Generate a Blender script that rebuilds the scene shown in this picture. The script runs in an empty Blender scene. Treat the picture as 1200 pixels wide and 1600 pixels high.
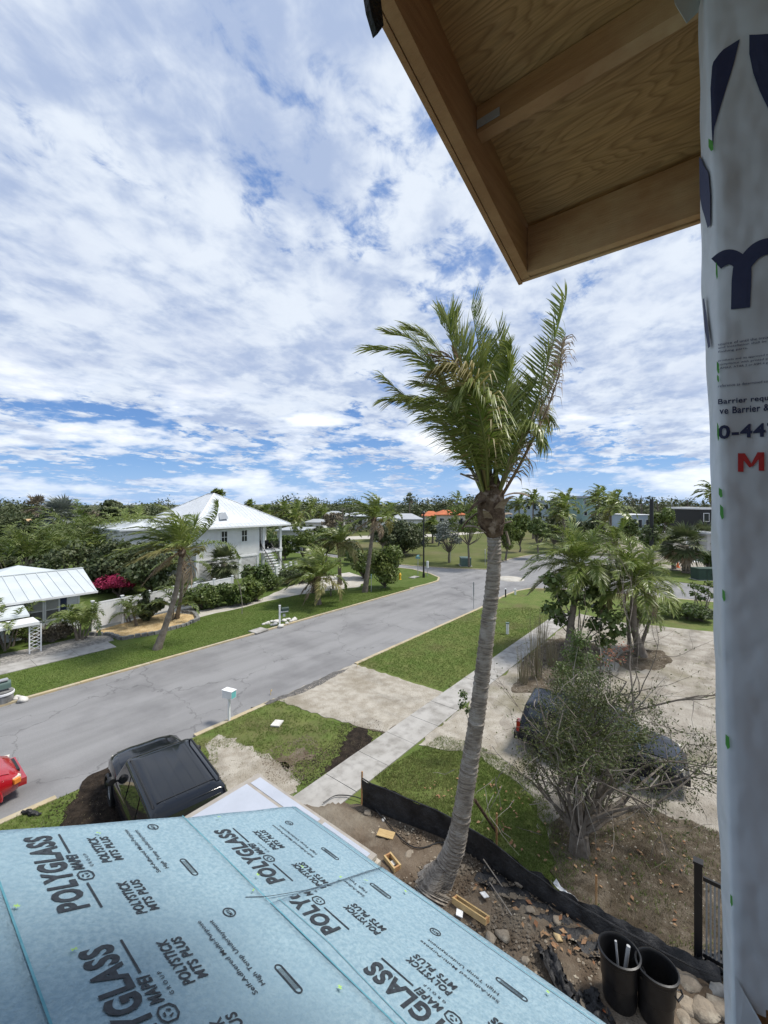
import bpy, math, random
import numpy as np
from mathutils import Vector, Matrix
SC = bpy.context.scene
COL = SC.collection
rad = math.radians

# ------------------------------------------------------------------ frame: world X runs along the road, Y across it
H = 8.4                      # eye height
FPX = 650.0
_a = math.atan(520 / FPX)
FW = np.array([math.cos(_a), math.sin(_a), 0.0])
RT = np.array([math.sin(_a), -math.cos(_a), 0.0])
UP = np.array([0, 0, 1.0])
EYE = np.array([0, 0, H])
def ray(x, y): return RT * (x - 600) / FPX + FW - UP * (y - 785) / FPX
def W(x, y, d): return EYE + ray(x, y) * d          # surveyed point: bearing, height, distance
def G(x, y, z=0.0):                                  # point on the level z
    r = ray(x, y); return EYE + r * ((z - H) / r[2])

# ------------------------------------------------------------------ camera
cd = bpy.data.cameras.new('camera'); cam = bpy.data.objects.new('camera', cd); COL.objects.link(cam)
cam.location = (0, 0, H); cam.rotation_euler = (rad(90), 0, math.atan2(FW[1], FW[0]) - rad(90))
cd.sensor_fit = 'VERTICAL'; cd.sensor_height = 32; cd.sensor_width = 24; cd.lens = FPX / 1600 * 32
cd.shift_y = -15 / 1600; cd.clip_start = .05; cd.clip_end = 3000
SC.camera = cam

# ------------------------------------------------------------------ world
SUN_EL, SUN_AZ = 60, -40      # elevation; compass-like angle of the sun seen from above, from +X towards +Y
world = bpy.data.worlds.new('World'); SC.world = world; world.use_nodes = True
nt = world.node_tree; nt.nodes.clear()
def nd(t, **k):
    n = nt.nodes.new(t)
    for a, b in k.items(): setattr(n, a, b)
    return n
def L(a, b): nt.links.new(a, b)
def mth(op, a, b=None, c=None, clamp=False):
    n = nd('ShaderNodeMath', operation=op, use_clamp=clamp)
    for i, v in enumerate((a, b, c)):
        if v is None: continue
        if isinstance(v, (int, float)): n.inputs[i].default_value = v
        else: L(v, n.inputs[i])
    return n.outputs[0]
def mixc(f, a, b):
    n = nd('ShaderNodeMix', data_type='RGBA')
    for s, v in ((n.inputs[0], f), (n.inputs[6], a), (n.inputs[7], b)):
        if isinstance(v, (int, float)): s.default_value = v
        elif isinstance(v, tuple): s.default_value = (*v, 1)
        else: L(v, s)
    return n.outputs[2]
def rng(v, a, b, c=0., d=1., smooth=True):
    n = nd('ShaderNodeMapRange', clamp=True); n.interpolation_type = 'SMOOTHSTEP' if smooth else 'LINEAR'
    L(v, n.inputs[0])
    for i, q in enumerate((a, b, c, d)): n.inputs[i + 1].default_value = q
    return n.outputs[0]
def noise(vec, sc, det=6, ro=.55, dist=0., off=None):
    if off:
        m = nd('ShaderNodeVectorMath', operation='ADD'); L(vec, m.inputs[0]); m.inputs[1].default_value = off; vec = m.outputs[0]
    n = nd('ShaderNodeTexNoise'); L(vec, n.inputs['Vector']); n.inputs['Scale'].default_value = sc
    n.inputs['Detail'].default_value = det; n.inputs['Roughness'].default_value = ro; n.inputs['Distortion'].default_value = dist
    return n.outputs['Fac']
tc = nd('ShaderNodeTexCoord')
sky = nd('ShaderNodeTexSky'); sky.sky_type = 'NISHITA'; sky.sun_disc = False
sky.sun_elevation = rad(SUN_EL); sky.sun_rotation = rad(90 - SUN_AZ)
sky.ozone_density = 2.0; sky.dust_density = .3; sky.air_density = 1.0
# cloud layer: directions projected on a flat layer overhead, streets running down-wind
rot = nd('ShaderNodeMapping', vector_type='POINT'); L(tc.outputs['Generated'], rot.inputs[0])
rot.inputs['Rotation'].default_value = (0, 0, -(_a - rad(22)))
sep = nd('ShaderNodeSeparateXYZ'); L(rot.outputs[0], sep.inputs[0])
zz = mth('MAXIMUM', mth('ADD', sep.outputs[2], .15), .05)
cx = mth('DIVIDE', sep.outputs[0], zz); cy = mth('DIVIDE', sep.outputs[1], zz)
cb = nd('ShaderNodeCombineXYZ'); L(mth('MULTIPLY', cx, .92), cb.inputs[0]); L(cy, cb.inputs[1]); P = cb.outputs[0]
el = sep.outputs[2]
sh2 = noise(P, 6.5, 4, .55, .3, (2.5, 6.1, 3))
big = noise(P, .85, 3, .5, .25, (3.1, 7.3, 0))
med = noise(P, 3.4, 5, .55, .25, (11.2, 4.4, 2))
fin = noise(P, 10.5, 5, .62, .3, (1.2, 9.4, 5))
cov = mth('ADD', mth('ADD', mth('MULTIPLY', big, .46), mth('MULTIPLY', med, .38)), mth('MULTIPLY', mth('ADD', mth('MULTIPLY', mth('SUBTRACT', fin, .5), rng(el, .8, .15, .75, 1.)), .5), .27))
# fewer high clouds low down
cut = rng(el, .06, .29, .135, 0.0)
cov = mth('SUBTRACT', mth('SUBTRACT', cov, cut), rng(el, .3, .6, 0., .045))
mask = rng(cov, .412, .482)
# shading inside the cloud layer
sh = noise(P, 2.1, 5, .55, .3, (5.5, 1.1, 9))
shv = rng(mth('ADD', mth('ADD', mth('MULTIPLY', sh, .42), mth('MULTIPLY', sh2, .36)), mth('MULTIPLY', fin, .22)), .405, .60)
thick = rng(cov, .47, .60)
shade = mth('MULTIPLY', shv, 1.0)
ccol = mixc(shade, (3.1, 3.8, 5.3), (5.8, 6.3, 7.0))
ccol = mixc(mth('MULTIPLY', rng(cov, .54, .66), .35), ccol, (4.6, 5.1, 6.2))
# towards the bright side of the sky the layer is brighter and whiter
sd = (math.cos(rad(SUN_EL)) * math.cos(rad(SUN_AZ)), math.cos(rad(SUN_EL)) * math.sin(rad(SUN_AZ)), math.sin(rad(SUN_EL)))
dt = nd('ShaderNodeVectorMath', operation='DOT_PRODUCT'); L(tc.outputs['Generated'], dt.inputs[0]); dt.inputs[1].default_value = sd
# low cumulus banks near the horizon
ex = nd('ShaderNodeMapping', vector_type='POINT'); L(tc.outputs['Generated'], ex.inputs[0]); ex.inputs['Scale'].default_value = (1, 1, 3.6)
cum = noise(ex.outputs[0], 4.6, 7, .56, .0, (4.3, 1.9, 7.7))
cumf = noise(ex.outputs[0], 16., 5, .6, .0, (8.3, 1.9, 2.7))
cc = mth('ADD', mth('MULTIPLY', cum, .85), mth('MULTIPLY', cumf, .15))
cmask = mth('MULTIPLY', rng(cc, .485, .56), mth('MULTIPLY', rng(el, .30, .18), rng(el, -.02, .035)))
cumc = mixc(rng(cc, .50, .66), (4.6, 5.3, 6.5), (8.0, 8.2, 8.5))
skyb = mixc(.0, sky.outputs[0], (1, 1, 1))
hz = rng(el, .26, -.02)
hsv = nd('ShaderNodeHueSaturation'); L(sky.outputs[0], hsv.inputs['Color']); hsv.inputs['Saturation'].default_value = 1.22; hsv.inputs['Value'].default_value = .9
skyb = mixc(.8, hsv.outputs[0], mixc(hz, (.95, 1.95, 4.5), (1.55, 3.2, 6.2)))
thin = mth('MULTIPLY', mth('MULTIPLY', rng(el, .18, .55), rng(mth('ADD', mth('MULTIPLY', fin, .5), mth('MULTIPLY', sh2, .5)), .38, .60, .1, 1.)), .40)
mask = mth('ADD', mth('MULTIPLY', mask, mth('SUBTRACT', .97, thin)), thin)
c1 = mixc(mask, skyb, ccol)
c1 = mixc(mth('MULTIPLY', cmask, .9), c1, cumc)
c1 = mixc(mth('MULTIPLY', rng(el, .10, -.01), .35), c1, (3.6, 5.0, 7.2))
below = rng(el, -.03, -.06)
c1 = mixc(below, c1, (1.6, 1.6, 1.4))
bg = nd('ShaderNodeBackground'); L(c1, bg.inputs[0]); bg.inputs[1].default_value = .105
wo = nd('ShaderNodeOutputWorld'); L(bg.outputs[0], wo.inputs[0])

# ------------------------------------------------------------------ sun behind thin cloud
sl = bpy.data.lights.new('sun', 'SUN'); sl.energy = 3.0; sl.angle = rad(12); sl.color = (1, .95, .87)
so = bpy.data.objects.new('sun', sl); COL.objects.link(so); so.location = (0, 0, 40)
so.rotation_euler = Vector(sd).to_track_quat('Z', 'Y').to_euler()
vs = SC.view_settings; vs.view_transform = 'Standard'; vs.look = 'None'; vs.gamma = 1; vs.use_curve_mapping = False; vs.exposure = 0.45
SC.cycles.max_bounces = 6; SC.cycles.transparent_max_bounces = 6

# ------------------------------------------------------------------ helpers
def tag(o, label=None, cat=None, group=None, kind=None):
    for k, v in (('label', label), ('category', cat), ('group', group), ('kind', kind)):
        if v: o[k] = v
    return o
def empty(name, loc=(0, 0, 0), rz=0, label=None, cat=None, group=None, kind=None):
    o = bpy.data.objects.new(name, None); COL.objects.link(o); o.location = tuple(loc); o.rotation_euler = (0, 0, rz)
    o.empty_display_size = .1
    return tag(o, label, cat, group, kind)
def link(name, me, parent=None, mats=None, loc=None, rot=None):
    o = bpy.data.objects.new(name, me); COL.objects.link(o)
    if mats is not None and not me.materials:
        for m in (mats if isinstance(mats, (list, tuple)) else [mats]): me.materials.append(m)
    if parent: o.parent = parent
    if loc is not None: o.location = tuple(loc)
    if rot is not None: o.rotation_euler = rot
    return o
def copy_tree(o, parent=None):
    c = o.copy(); COL.objects.link(c); c.parent = parent
    for ch in list(o.children): copy_tree(ch, c)
    return c
def npmesh(name, V, Fq, tint=None, smooth=False):
    """V (n,3), Fq (m,k) constant-size faces, tint per face"""
    me = bpy.data.meshes.new(name); V = np.asarray(V, dtype=np.float32); Fq = np.asarray(Fq, dtype=np.int32)
    k = Fq.shape[1]; n = len(Fq)
    me.vertices.add(len(V)); me.vertices.foreach_set('co', V.ravel())
    me.loops.add(n * k); me.loops.foreach_set('vertex_index', Fq.ravel())
    me.polygons.add(n); me.polygons.foreach_set('loop_start', np.arange(0, n * k, k, dtype=np.int32))
    me.update(calc_edges=True)
    if smooth: me.polygons.foreach_set('use_smooth', np.ones(n, dtype=bool))
    if tint is not None:
        a = me.attributes.new('tint', 'FLOAT', 'FACE'); a.data.foreach_set('value', np.asarray(tint, dtype=np.float32))
    return me
class MB:
    def __init__(s, org=None): s.v = []; s.f = []; s.m = []; s.mi = 0; s.org = np.array(org if org is not None else (0, 0, 0), float)
    def add(s, vs, fs):
        b = len(s.v); s.v += [tuple(map(float, p)) for p in vs]
        for f in fs: s.f.append([b + i for i in f]); s.m.append(s.mi)
    def box(s, c, sz, rz=0, R=None):
        x, y, z = [q / 2 for q in sz]
        p = [(i * x, j * y, k * z) for i in (-1, 1) for j in (-1, 1) for k in (-1, 1)]
        if R is None:
            ca, sa = math.cos(rz), math.sin(rz); p = [(a * ca - b * sa + c[0], a * sa + b * ca + c[1], d + c[2]) for a, b, d in p]
        else: p = [tuple(Vector(c) + R @ Vector(q)) for q in p]
        s.add(p, [(0, 1, 3, 2), (4, 6, 7, 5), (0, 4, 5, 1), (2, 3, 7, 6), (0, 2, 6, 4), (1, 5, 7, 3)])
    def b2(s, x0, x1, y0, y1, z0, z1): s.box(((x0 + x1) / 2, (y0 + y1) / 2, (z0 + z1) / 2), (abs(x1 - x0), abs(y1 - y0), abs(z1 - z0)))
    def beam(s, p, q, w, h):                 # box from p to q, w horizontal, h vertical thickness
        p = Vector(p); q = Vector(q); d = (q - p); l = d.length; d.normalize()
        u = Vector((0, 0, 1)); a = d.cross(u)
        if a.length < 1e-3: a = Vector((1, 0, 0))
        a.normalize(); b = a.cross(d)
        R = Matrix((d, a, b)).transposed(); s.box((p + q) / 2, (l, w, h), R=R)
    def tube(s, pts, rr, n=8, cap=True):
        pts = [Vector(p) for p in pts]; b = len(s.v)
        if isinstance(rr, (int, float)): rr = [rr] * len(pts)
        ref = Vector((.31, .95, .1)).normalized(); vs = []
        for i, p in enumerate(pts):
            t = (pts[min(i + 1, len(pts) - 1)] - pts[max(i - 1, 0)]).normalized()
            a = t.cross(ref)
            if a.length < .05: a = t.cross(Vector((1, 0, 0)))
            a.normalize(); c = t.cross(a)
            for j in range(n):
                th = 2 * math.pi * j / n; vs.append(p + (a * math.cos(th) + c * math.sin(th)) * rr[i])
        fs = []
        for i in range(len(pts) - 1):
            for j in range(n):
                fs.append((i * n + j, i * n + (j + 1) % n, (i + 1) * n + (j + 1) % n, (i + 1) * n + j))
        if cap: fs.append(tuple(range(n))[::-1]); fs.append(tuple((len(pts) - 1) * n + j for j in range(n)))
        s.add(vs, fs)
    def prism(s, poly, z0, z1):
        n = len(poly); v = [(p[0], p[1], z0) for p in poly] + [(p[0], p[1], z1) for p in poly]
        s.add(v, [tuple(range(n))[::-1], tuple(range(n, 2 * n))] + [(i, (i + 1) % n, n + (i + 1) % n, n + i) for i in range(n)])
    def lathe(s, prof, n=20, c=(0, 0, 0)):
        vs = []
        for r, z in prof:
            for j in range(n):
                th = 2 * math.pi * j / n; vs.append((c[0] + r * math.cos(th), c[1] + r * math.sin(th), c[2] + z))
        s.add(vs, [(i * n + j, i * n + (j + 1) % n, (i + 1) * n + (j + 1) % n, (i + 1) * n + j) for i in range(len(prof) - 1) for j in range(n)])
    def mesh(s, name, smooth=False):
        me = bpy.data.meshes.new(name); o = s.org
        me.from_pydata([(a - o[0], b - o[1], c - o[2]) for a, b, c in s.v], [], s.f); me.update()
        if any(s.m): me.polygons.foreach_set('material_index', s.m)
        if smooth:
            me.polygons.foreach_set('use_smooth', [True] * len(me.polygons))
            try: me.set_sharp_from_angle(angle=rad(40))
            except Exception: pass
        return me
    def build(s, name, mats, parent=None, smooth=False, **t):
        o = link(name, s.mesh(name, smooth), parent, mats, None if parent else s.org); tag(o, **t); return o

# ------------------------------------------------------------------ materials
def mat(name, c1, c2=None, sc=4., rough=.8, bump=0., bsc=40., metal=0., lo=.38, hi=.62, det=6, c3=None, sc3=.6, lo3=.5, hi3=.65, stretch=None, spec=.5, coat=0., bdist=.02, bdet=5, tintmix=None, transl=0., coord='Object'):
    m = bpy.data.materials.new(name); m.use_nodes = True; t = m.node_tree; N = t.nodes; b = N['Principled BSDF']
    b.inputs['Roughness'].default_value = rough; b.inputs['Metallic'].default_value = metal
    b.inputs['Specular IOR Level'].default_value = spec; b.inputs['Coat Weight'].default_value = coat
    def nz(sc, det=6, ro=.6, st=None):
        co = N.new('ShaderNodeTexCoord'); mp = N.new('ShaderNodeMapping'); t.links.new(co.outputs[coord], mp.inputs[0])
        if st: mp.inputs['Scale'].default_value = st
        q = N.new('ShaderNodeTexNoise'); q.inputs['Scale'].default_value = sc; q.inputs['Detail'].default_value = det; q.inputs['Roughness'].default_value = ro
        t.links.new(mp.outputs[0], q.inputs['Vector']); return q.outputs['Fac']
    def mr(v, a, bb):
        q = N.new('ShaderNodeMapRange'); q.inputs[1].default_value = a; q.inputs[2].default_value = bb; t.links.new(v, q.inputs[0]); return q.outputs[0]
    def mx(f, a, c):
        q = N.new('ShaderNodeMix'); q.data_type = 'RGBA'
        t.links.new(f, q.inputs[0])
        for s, v in ((q.inputs[6], a), (q.inputs[7], c)):
            if isinstance(v, tuple): s.default_value = (*v, 1)
            else: t.links.new(v, s)
        return q.outputs[2]
    out = None
    if c2: out = mx(mr(nz(sc, det, st=stretch), lo, hi), c1, c2)
    if c3: out = mx(mr(nz(sc3, 5), lo3, hi3), out if out is not None else c1, c3)
    if tintmix:
        at = N.new('ShaderNodeAttribute'); at.attribute_name = 'tint'
        out = mx(at.outputs['Fac'], out if out is not None else c1, tintmix)
    if out is None: b.inputs['Base Color'].default_value = (*c1, 1)
    else: t.links.new(out, b.inputs['Base Color'])
    if bump:
        q = N.new('ShaderNodeBump'); q.inputs['Strength'].default_value = bump; q.inputs['Distance'].default_value = bdist
        t.links.new(nz(bsc, bdet, st=stretch), q.inputs['Height']); t.links.new(q.outputs[0], b.inputs['Normal'])
    if transl:
        tr = N.new('ShaderNodeBsdfTranslucent'); ms = N.new('ShaderNodeMixShader'); ms.inputs[0].default_value = transl
        if out is not None: t.links.new(out, tr.inputs[0])
        else: tr.inputs[0].default_value = (*c1, 1)
        t.links.new(b.outputs[0], ms.inputs[1]); t.links.new(tr.outputs[0], ms.inputs[2])
        t.links.new(ms.outputs[0], N['Material Output'].inputs[0])
    return m
MT = dict(
    asphalt=mat('asphalt', (.225, .224, .228), (.285, .282, .28), 26, .9, .35, 160, lo=.3, hi=.7, c3=(.175, .173, .176), sc3=.35, lo3=.46, hi3=.74, spec=.25),
    old_asphalt=mat('old_asphalt', (.07, .066, .062), (.15, .14, .13), 9, .95, .5, 60),
    kerb=mat('kerb', (.46, .41, .30), (.36, .30, .19), 3, .9, .3, 60, c3=(.46, .37, .22), sc3=1.2),
    concrete=mat('concrete', (.40, .385, .36), (.32, .305, .28), 1.6, .88, .25, 90, c3=(.25, .235, .21), sc3=.8, lo3=.52, hi3=.75),
    grass=mat('grass', (.10, .145, .035), (.145, .17, .052), 1.1, .95, .6, 45, c3=(.13, .115, .055), sc3=.35, lo3=.52, hi3=.72, spec=.15, bdist=.05),
    grass_left=mat('grass_left', (.075, .115, .024), (.10, .135, .035), 1.1, .95, .6, 45, c3=(.10, .11, .035), sc3=.3, lo3=.6, hi3=.8, spec=.15, bdist=.05),
    field=mat('field', (.085, .105, .03), (.12, .13, .045), .25, .95, .4, 20, c3=(.15, .135, .07), sc3=.06, spec=.15),
    terrain=mat('terrain', (.06, .075, .03), (.10, .10, .05), .1, .95),
    shell=mat('shell', (.46, .425, .365), (.34, .305, .25), 2.5, .95, .9, 30, c3=(.27, .235, .18), sc3=.5, lo3=.5, hi3=.7, bdist=.04, spec=.2),
    sand=mat('sand', (.41, .38, .33), (.29, .26, .22), 1.3, .97, 1.0, 14, c3=(.20, .18, .12), sc3=.5, lo3=.5, hi3=.72, bdist=.05, spec=.15),
    white_sand=mat('white_sand', (.50, .48, .43), (.42, .39, .34), 2, .95, .5, 30, spec=.2),
    dirt=mat('dirt', (.105, .078, .055), (.17, .135, .10), 2.2, .97, .9, 12, c3=(.24, .21, .165), sc3=.7, lo3=.5, hi3=.72, bdist=.06, spec=.15),
    litter=mat('litter', (.085, .068, .048), (.155, .13, .10), 5, .97, .9, 22, c3=(.07, .055, .038), sc3=1.1, bdist=.05, spec=.1),
    mulch=mat('mulch', (.018, .014, .011), (.042, .032, .024), 6, .95, 1, 18, bdist=.06, spec=.15),
    gold=mat('gold_gravel', (.50, .37, .19), (.36, .25, .12), 12, .9, 1, 22, c3=(.60, .50, .32), sc3=6, bdist=.06),
    pavers=mat('pavers', (.36, .34, .31), (.14, .135, .13), 9, .85, .5, 20),
    stone=mat('stone', (.30, .25, .19), (.17, .145, .115), 3, .95, .9, 9, c3=(.42, .37, .29), sc3=2, bdist=.04),
    greystone=mat('greystone', (.27, .27, .26), (.13, .13, .125), 4, .92, .6, 12),
    whitestone=mat('whitestone', (.66, .64, .60), (.48, .46, .42), 3, .9, .5, 12),
    gold_stone=mat('gold_stone', (.58, .44, .24), (.40, .28, .13), 2, .85),
    white=mat('white_paint', (.78, .79, .80), (.70, .71, .71), 2, .6, .05, 30),
    siding=mat('white_siding', (.80, .80, .79), (.74, .74, .73), 1.2, .6),
    metalroof=mat('metal_roof', (.60, .63, .66), (.54, .57, .60), .8, .38, spec=.5),
    metalroof2=mat('pale_metal_roof', (.56, .60, .61), (.50, .54, .55), .8, .45),
    greymetal=mat('grey_metal', (.30, .32, .34), None, rough=.4, metal=.3),
    navy=mat('navy_shutter', (.02, .035, .09), None, rough=.5),
    glass=mat('dark_glass', (.02, .025, .03), None, rough=.06, spec=.8),
    blind=mat('blind', (.40, .40, .38), (.33, .33, .32), 30, .7),
    screen=mat('screen', (.10, .10, .10), (.16, .16, .16), 3, .8),
    blackmetal=mat('black_metal', (.012, .012, .013), None, rough=.45),
    bluelay=mat('blue_underlayment', (.215, .33, .40), (.30, .42, .48), 50, .8, 1.0, 48, c3=(.205, .31, .38), sc3=1.2, lo3=.45, hi3=.8, bdist=.012, spec=.35),
    lapteal=mat('teal_seam', (.07, .24, .30), (.11, .30, .37), 20, .8),
    ink=mat('black_ink', (.012, .016, .022), (.03, .04, .05), 60, .7),
    navyink=mat('navy_ink', (.013, .02, .065), (.02, .03, .08), 9, .6),
    redink=mat('red_ink', (.42, .02, .02), (.34, .02, .02), 9, .6),
    greenink=mat('green_marker', (.06, .30, .05), (.12, .40, .08), 30, .6),
    limeink=mat('lime_marker', (.38, .62, .12), None, rough=.7),
    greysheet=mat('grey_sheet', (.44, .47, .54), (.38, .41, .47), 1.5, .75, .15, 12),
    tape=mat('tan_seam', (.30, .27, .235), (.36, .33, .29), 8, .8),
    boardedge=mat('board_edge', (.55, .50, .42), (.38, .34, .28), 9, .8),
    wood=mat('lumber', (.44, .245, .11), (.35, .18, .075), 3, .75, .25, 20, stretch=(1, 1, 9), c3=(.54, .37, .20), sc3=1.3),
    ply=None,
    pine=mat('pine_board', (.50, .36, .17), (.40, .27, .12), 4, .8, .2, 25, stretch=(1, 6, 1)),
    wrap=mat('house_wrap', (.52, .54, .56), (.47, .49, .51), 1.2, .42, .7, 7.0, bdet=2.2, c3=(.44, .455, .47), sc3=1.3, lo3=.5, hi3=.72, stretch=(1, 1.3, .9), bdist=.035, spec=.35),
    flap=mat('pale_flap', (.42, .45, .42), None, rough=.6),
    tarp=mat('black_fabric', (.010, .010, .011), (.03, .03, .032), 3, .55, .8, 7, bdist=.05, spec=.4),
    plastic=mat('black_plastic', (.009, .009, .010), (.016, .016, .017), 6, .38, .1, 10),
    pvc=mat('grey_pipe', (.40, .41, .42), None, rough=.5),
    carblack=mat('black_car_paint', (.006, .008, .012), None, rough=.1, coat=.15, spec=.4),
    carnavy=mat('navy_car_paint', (.008, .011, .02), None, rough=.25, coat=.2, spec=.35),
    carred=mat('red_car_paint', (.36, .008, .014), None, rough=.2, coat=.8, spec=.6),
    carglass=mat('car_glass', (.012, .014, .017), None, rough=.05, spec=.9),
    chrome=mat('chrome', (.75, .75, .76), None, rough=.15, metal=1),
    lamp=mat('headlight_glass', (.70, .66, .55), None, rough=.1, spec=.8),
    amber=mat('amber_lens', (.70, .22, .03), None, rough=.2),
    tyre=mat('tyre', (.014, .014, .014), None, rough=.85),
    trim=mat('black_trim', (.014, .014, .015), None, rough=.5),
    teal=mat('teal_paint', (.16, .50, .50), None, rough=.5),
    yellow=mat('yellow_paint', (.75, .46, .03), None, rough=.5),
    orange=mat('orange_plastic', (.8, .17, .03), None, rough=.5),
    boxgreen=mat('cabinet_green', (.10, .16, .14), (.08, .13, .115), 2, .6),
    darkgreen=mat('dark_green_cabinet', (.030, .060, .045), (.02, .045, .035), 2, .6),
    signteal=mat('sign_teal', (.16, .36, .40), None, rough=.4),
    galv=mat('galvanised', (.42, .43, .44), None, rough=.5, metal=.4),
    trunk=mat('palm_trunk', (.36, .32, .27), (.19, .165, .14), 5, .95, 1.0, 9, lo=.42, hi=.60, c3=(.40, .37, .33), sc3=2.6, bdist=.06, stretch=(.9, .9, 6.0), spec=.15),
    trunk2=mat('palm_trunk_far', (.23, .20, .165), (.15, .125, .10), 4, .95, .5, 12, spec=.1),
    fibre=mat('palm_fibre', (.075, .05, .035), (.16, .115, .08), 9, .95, 1, 16, c3=(.30, .24, .19), sc3=4, lo3=.56, hi3=.66, bdist=.05, spec=.1),
    husk=mat('dry_sheath', (.20, .155, .115), (.33, .28, .225), 9, .9, .6, 30),
    frond=mat('green_frond', (.085, .15, .018), (.135, .195, .03), 1.5, .36, tintmix=(.27, .30, .09), transl=.32, spec=.5),
    frondlt=mat('yellow_green_frond', (.12, .15, .03), (.17, .18, .045), 1.5, .55, tintmix=(.30, .25, .10), transl=.25),
    frondbr=mat('dry_frond', (.30, .23, .14), (.40, .33, .24), 3, .7, tintmix=(.20, .13, .075), transl=.2),
    stalk=mat('frond_stalk', (.20, .21, .06), (.28, .25, .10), 4, .5),
    sabal=mat('fan_leaf_green', (.060, .088, .028), (.085, .11, .04), 2, .55, tintmix=(.15, .16, .08), transl=.2),
    areca=mat('areca_green', (.065, .115, .016), (.095, .145, .024), 1.5, .5, tintmix=(.17, .20, .05), transl=.22),
    leaf=mat('leaf_green', (.055, .10, .016), (.075, .12, .024), 3, .5, tintmix=(.14, .18, .045), transl=.2),
    leafdk=mat('dark_leaf', (.045, .07, .022), (.058, .082, .028), 3, .6, tintmix=(.11, .125, .05), transl=.15),
    leaflt=mat('bright_leaf', (.085, .135, .02), (.11, .16, .03), 3, .55, tintmix=(.17, .20, .05), transl=.25),
    leafgy=mat('silver_leaf', (.13, .155, .13), (.17, .19, .165), 3, .7, tintmix=(.24, .26, .24), transl=.12),
    leafbr=mat('brownish_leaf', (.12, .10, .06), (.16, .13, .085), 3, .8, tintmix=(.22, .19, .14), transl=.1),
    scrubleaf=mat('scrub_leaf', (.045, .068, .016), (.062, .085, .022), 5, .6, tintmix=(.115, .125, .035), transl=.2),
    redleaf=mat('red_leaf', (.20, .06, .035), (.26, .09, .05), 3, .7, tintmix=(.30, .15, .08)),
    magenta=mat('magenta_bract', (.24, .008, .045), (.34, .012, .07), 3, .7, tintmix=(.42, .03, .11), transl=.2),
    blade=mat('grass_blade', (.14, .21, .045), None, rough=.8, tintmix=(.29, .29, .12), transl=.2, spec=.2),
    bladeL=mat('lawn_blade', (.17, .25, .055), None, rough=.8, tintmix=(.26, .30, .10), transl=.2, spec=.2),
    bark=mat('bark', (.13, .11, .09), (.20, .175, .15), 6, .95, .6, 20, spec=.1),
    twig=mat('grey_twig', (.30, .275, .24), (.20, .175, .15), 3, .9, spec=.1),
    drygrass=mat('dry_grass', (.27, .225, .15), None, rough=.9, tintmix=(.13, .13, .05)),
    deadleaf=mat('dead_leaf', (.22, .10, .045), None, rough=.8, tintmix=(.34, .22, .12)),
    orangeroof=mat('orange_tile', (.52, .15, .05), (.40, .11, .04), .8, .8, .4, 6),
    tanroof=mat('tan_roof', (.55, .38, .19), (.46, .31, .15), .8, .8),
    greyroof=mat('grey_roof', (.40, .42, .44), (.33, .35, .37), .8, .6),
    wallblue=mat('pale_blue_wall', (.38, .46, .52), (.34, .41, .47), .5, .7),
    wallgreen=mat('pale_green_wall', (.26, .38, .35), (.22, .33, .31), .5, .7),
    wallcream=mat('cream_wall', (.58, .54, .46), (.5, .46, .39), .5, .7),
    wallgrey=mat('grey_wall', (.42, .42, .41), (.35, .35, .34), .5, .7),
)
def plymat():
    m = bpy.data.materials.new('plywood_soffit'); m.use_nodes = True; t = m.node_tree; N = t.nodes; b = N['Principled BSDF']; b.inputs['Roughness'].default_value = .8
    co = N.new('ShaderNodeTexCoord'); mp = N.new('ShaderNodeMapping'); mp.inputs['Scale'].default_value = (3.8, .72, 3); t.links.new(co.outputs['Object'], mp.inputs[0])
    n1 = N.new('ShaderNodeTexNoise'); n1.inputs['Scale'].default_value = 1.7; n1.inputs['Detail'].default_value = 2; n1.inputs['Roughness'].default_value = .45; t.links.new(mp.outputs[0], n1.inputs[0])
    k = N.new('ShaderNodeMath'); k.operation = 'MULTIPLY'; k.inputs[1].default_value = 22; t.links.new(n1.outputs[0], k.inputs[0])
    fr = N.new('ShaderNodeMath'); fr.operation = 'FRACT'; t.links.new(k.outputs[0], fr.inputs[0])
    rp = N.new('ShaderNodeValToRGB'); t.links.new(fr.outputs[0], rp.inputs[0])
    e = rp.color_ramp.elements; e[0].position = 0; e[0].color = (.50, .29, .12, 1); e[1].position = 1; e[1].color = (.49, .285, .118, 1)
    for p, c in ((.50, (.47, .27, .105, 1)), (.82, (.345, .185, .07, 1)), (.91, (.42, .235, .092, 1))):
        q = e.new(p); q.color = c
    n2 = N.new('ShaderNodeTexNoise'); n2.inputs['Scale'].default_value = 60; n2.inputs['Detail'].default_value = 4
    mp2 = N.new('ShaderNodeMapping'); mp2.inputs['Scale'].default_value = (3, .15, 1); t.links.new(co.outputs['Object'], mp2.inputs[0]); t.links.new(mp2.outputs[0], n2.inputs[0])
    mx = N.new('ShaderNodeMix'); mx.data_type = 'RGBA'; mx.blend_type = 'MULTIPLY'; mx.inputs[0].default_value = .45
    t.links.new(rp.outputs[0], mx.inputs[6]); t.links.new(n2.outputs['Color'], mx.inputs[7]); mx.inputs[0].default_value = .0
    r2 = N.new('ShaderNodeMapRange'); r2.inputs[1].default_value = .3; r2.inputs[2].default_value = .7; r2.inputs[3].default_value = .75; r2.inputs[4].default_value = 1.1; t.links.new(n2.outputs[0], r2.inputs[0])
    vm = N.new('ShaderNodeVectorMath'); vm.operation = 'SCALE'; t.links.new(rp.outputs[0], vm.inputs[0]); t.links.new(r2.outputs[0], vm.inputs['Scale'])
    t.links.new(vm.outputs[0], b.inputs['Base Color']); return m
MT['ply'] = plymat()
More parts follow.
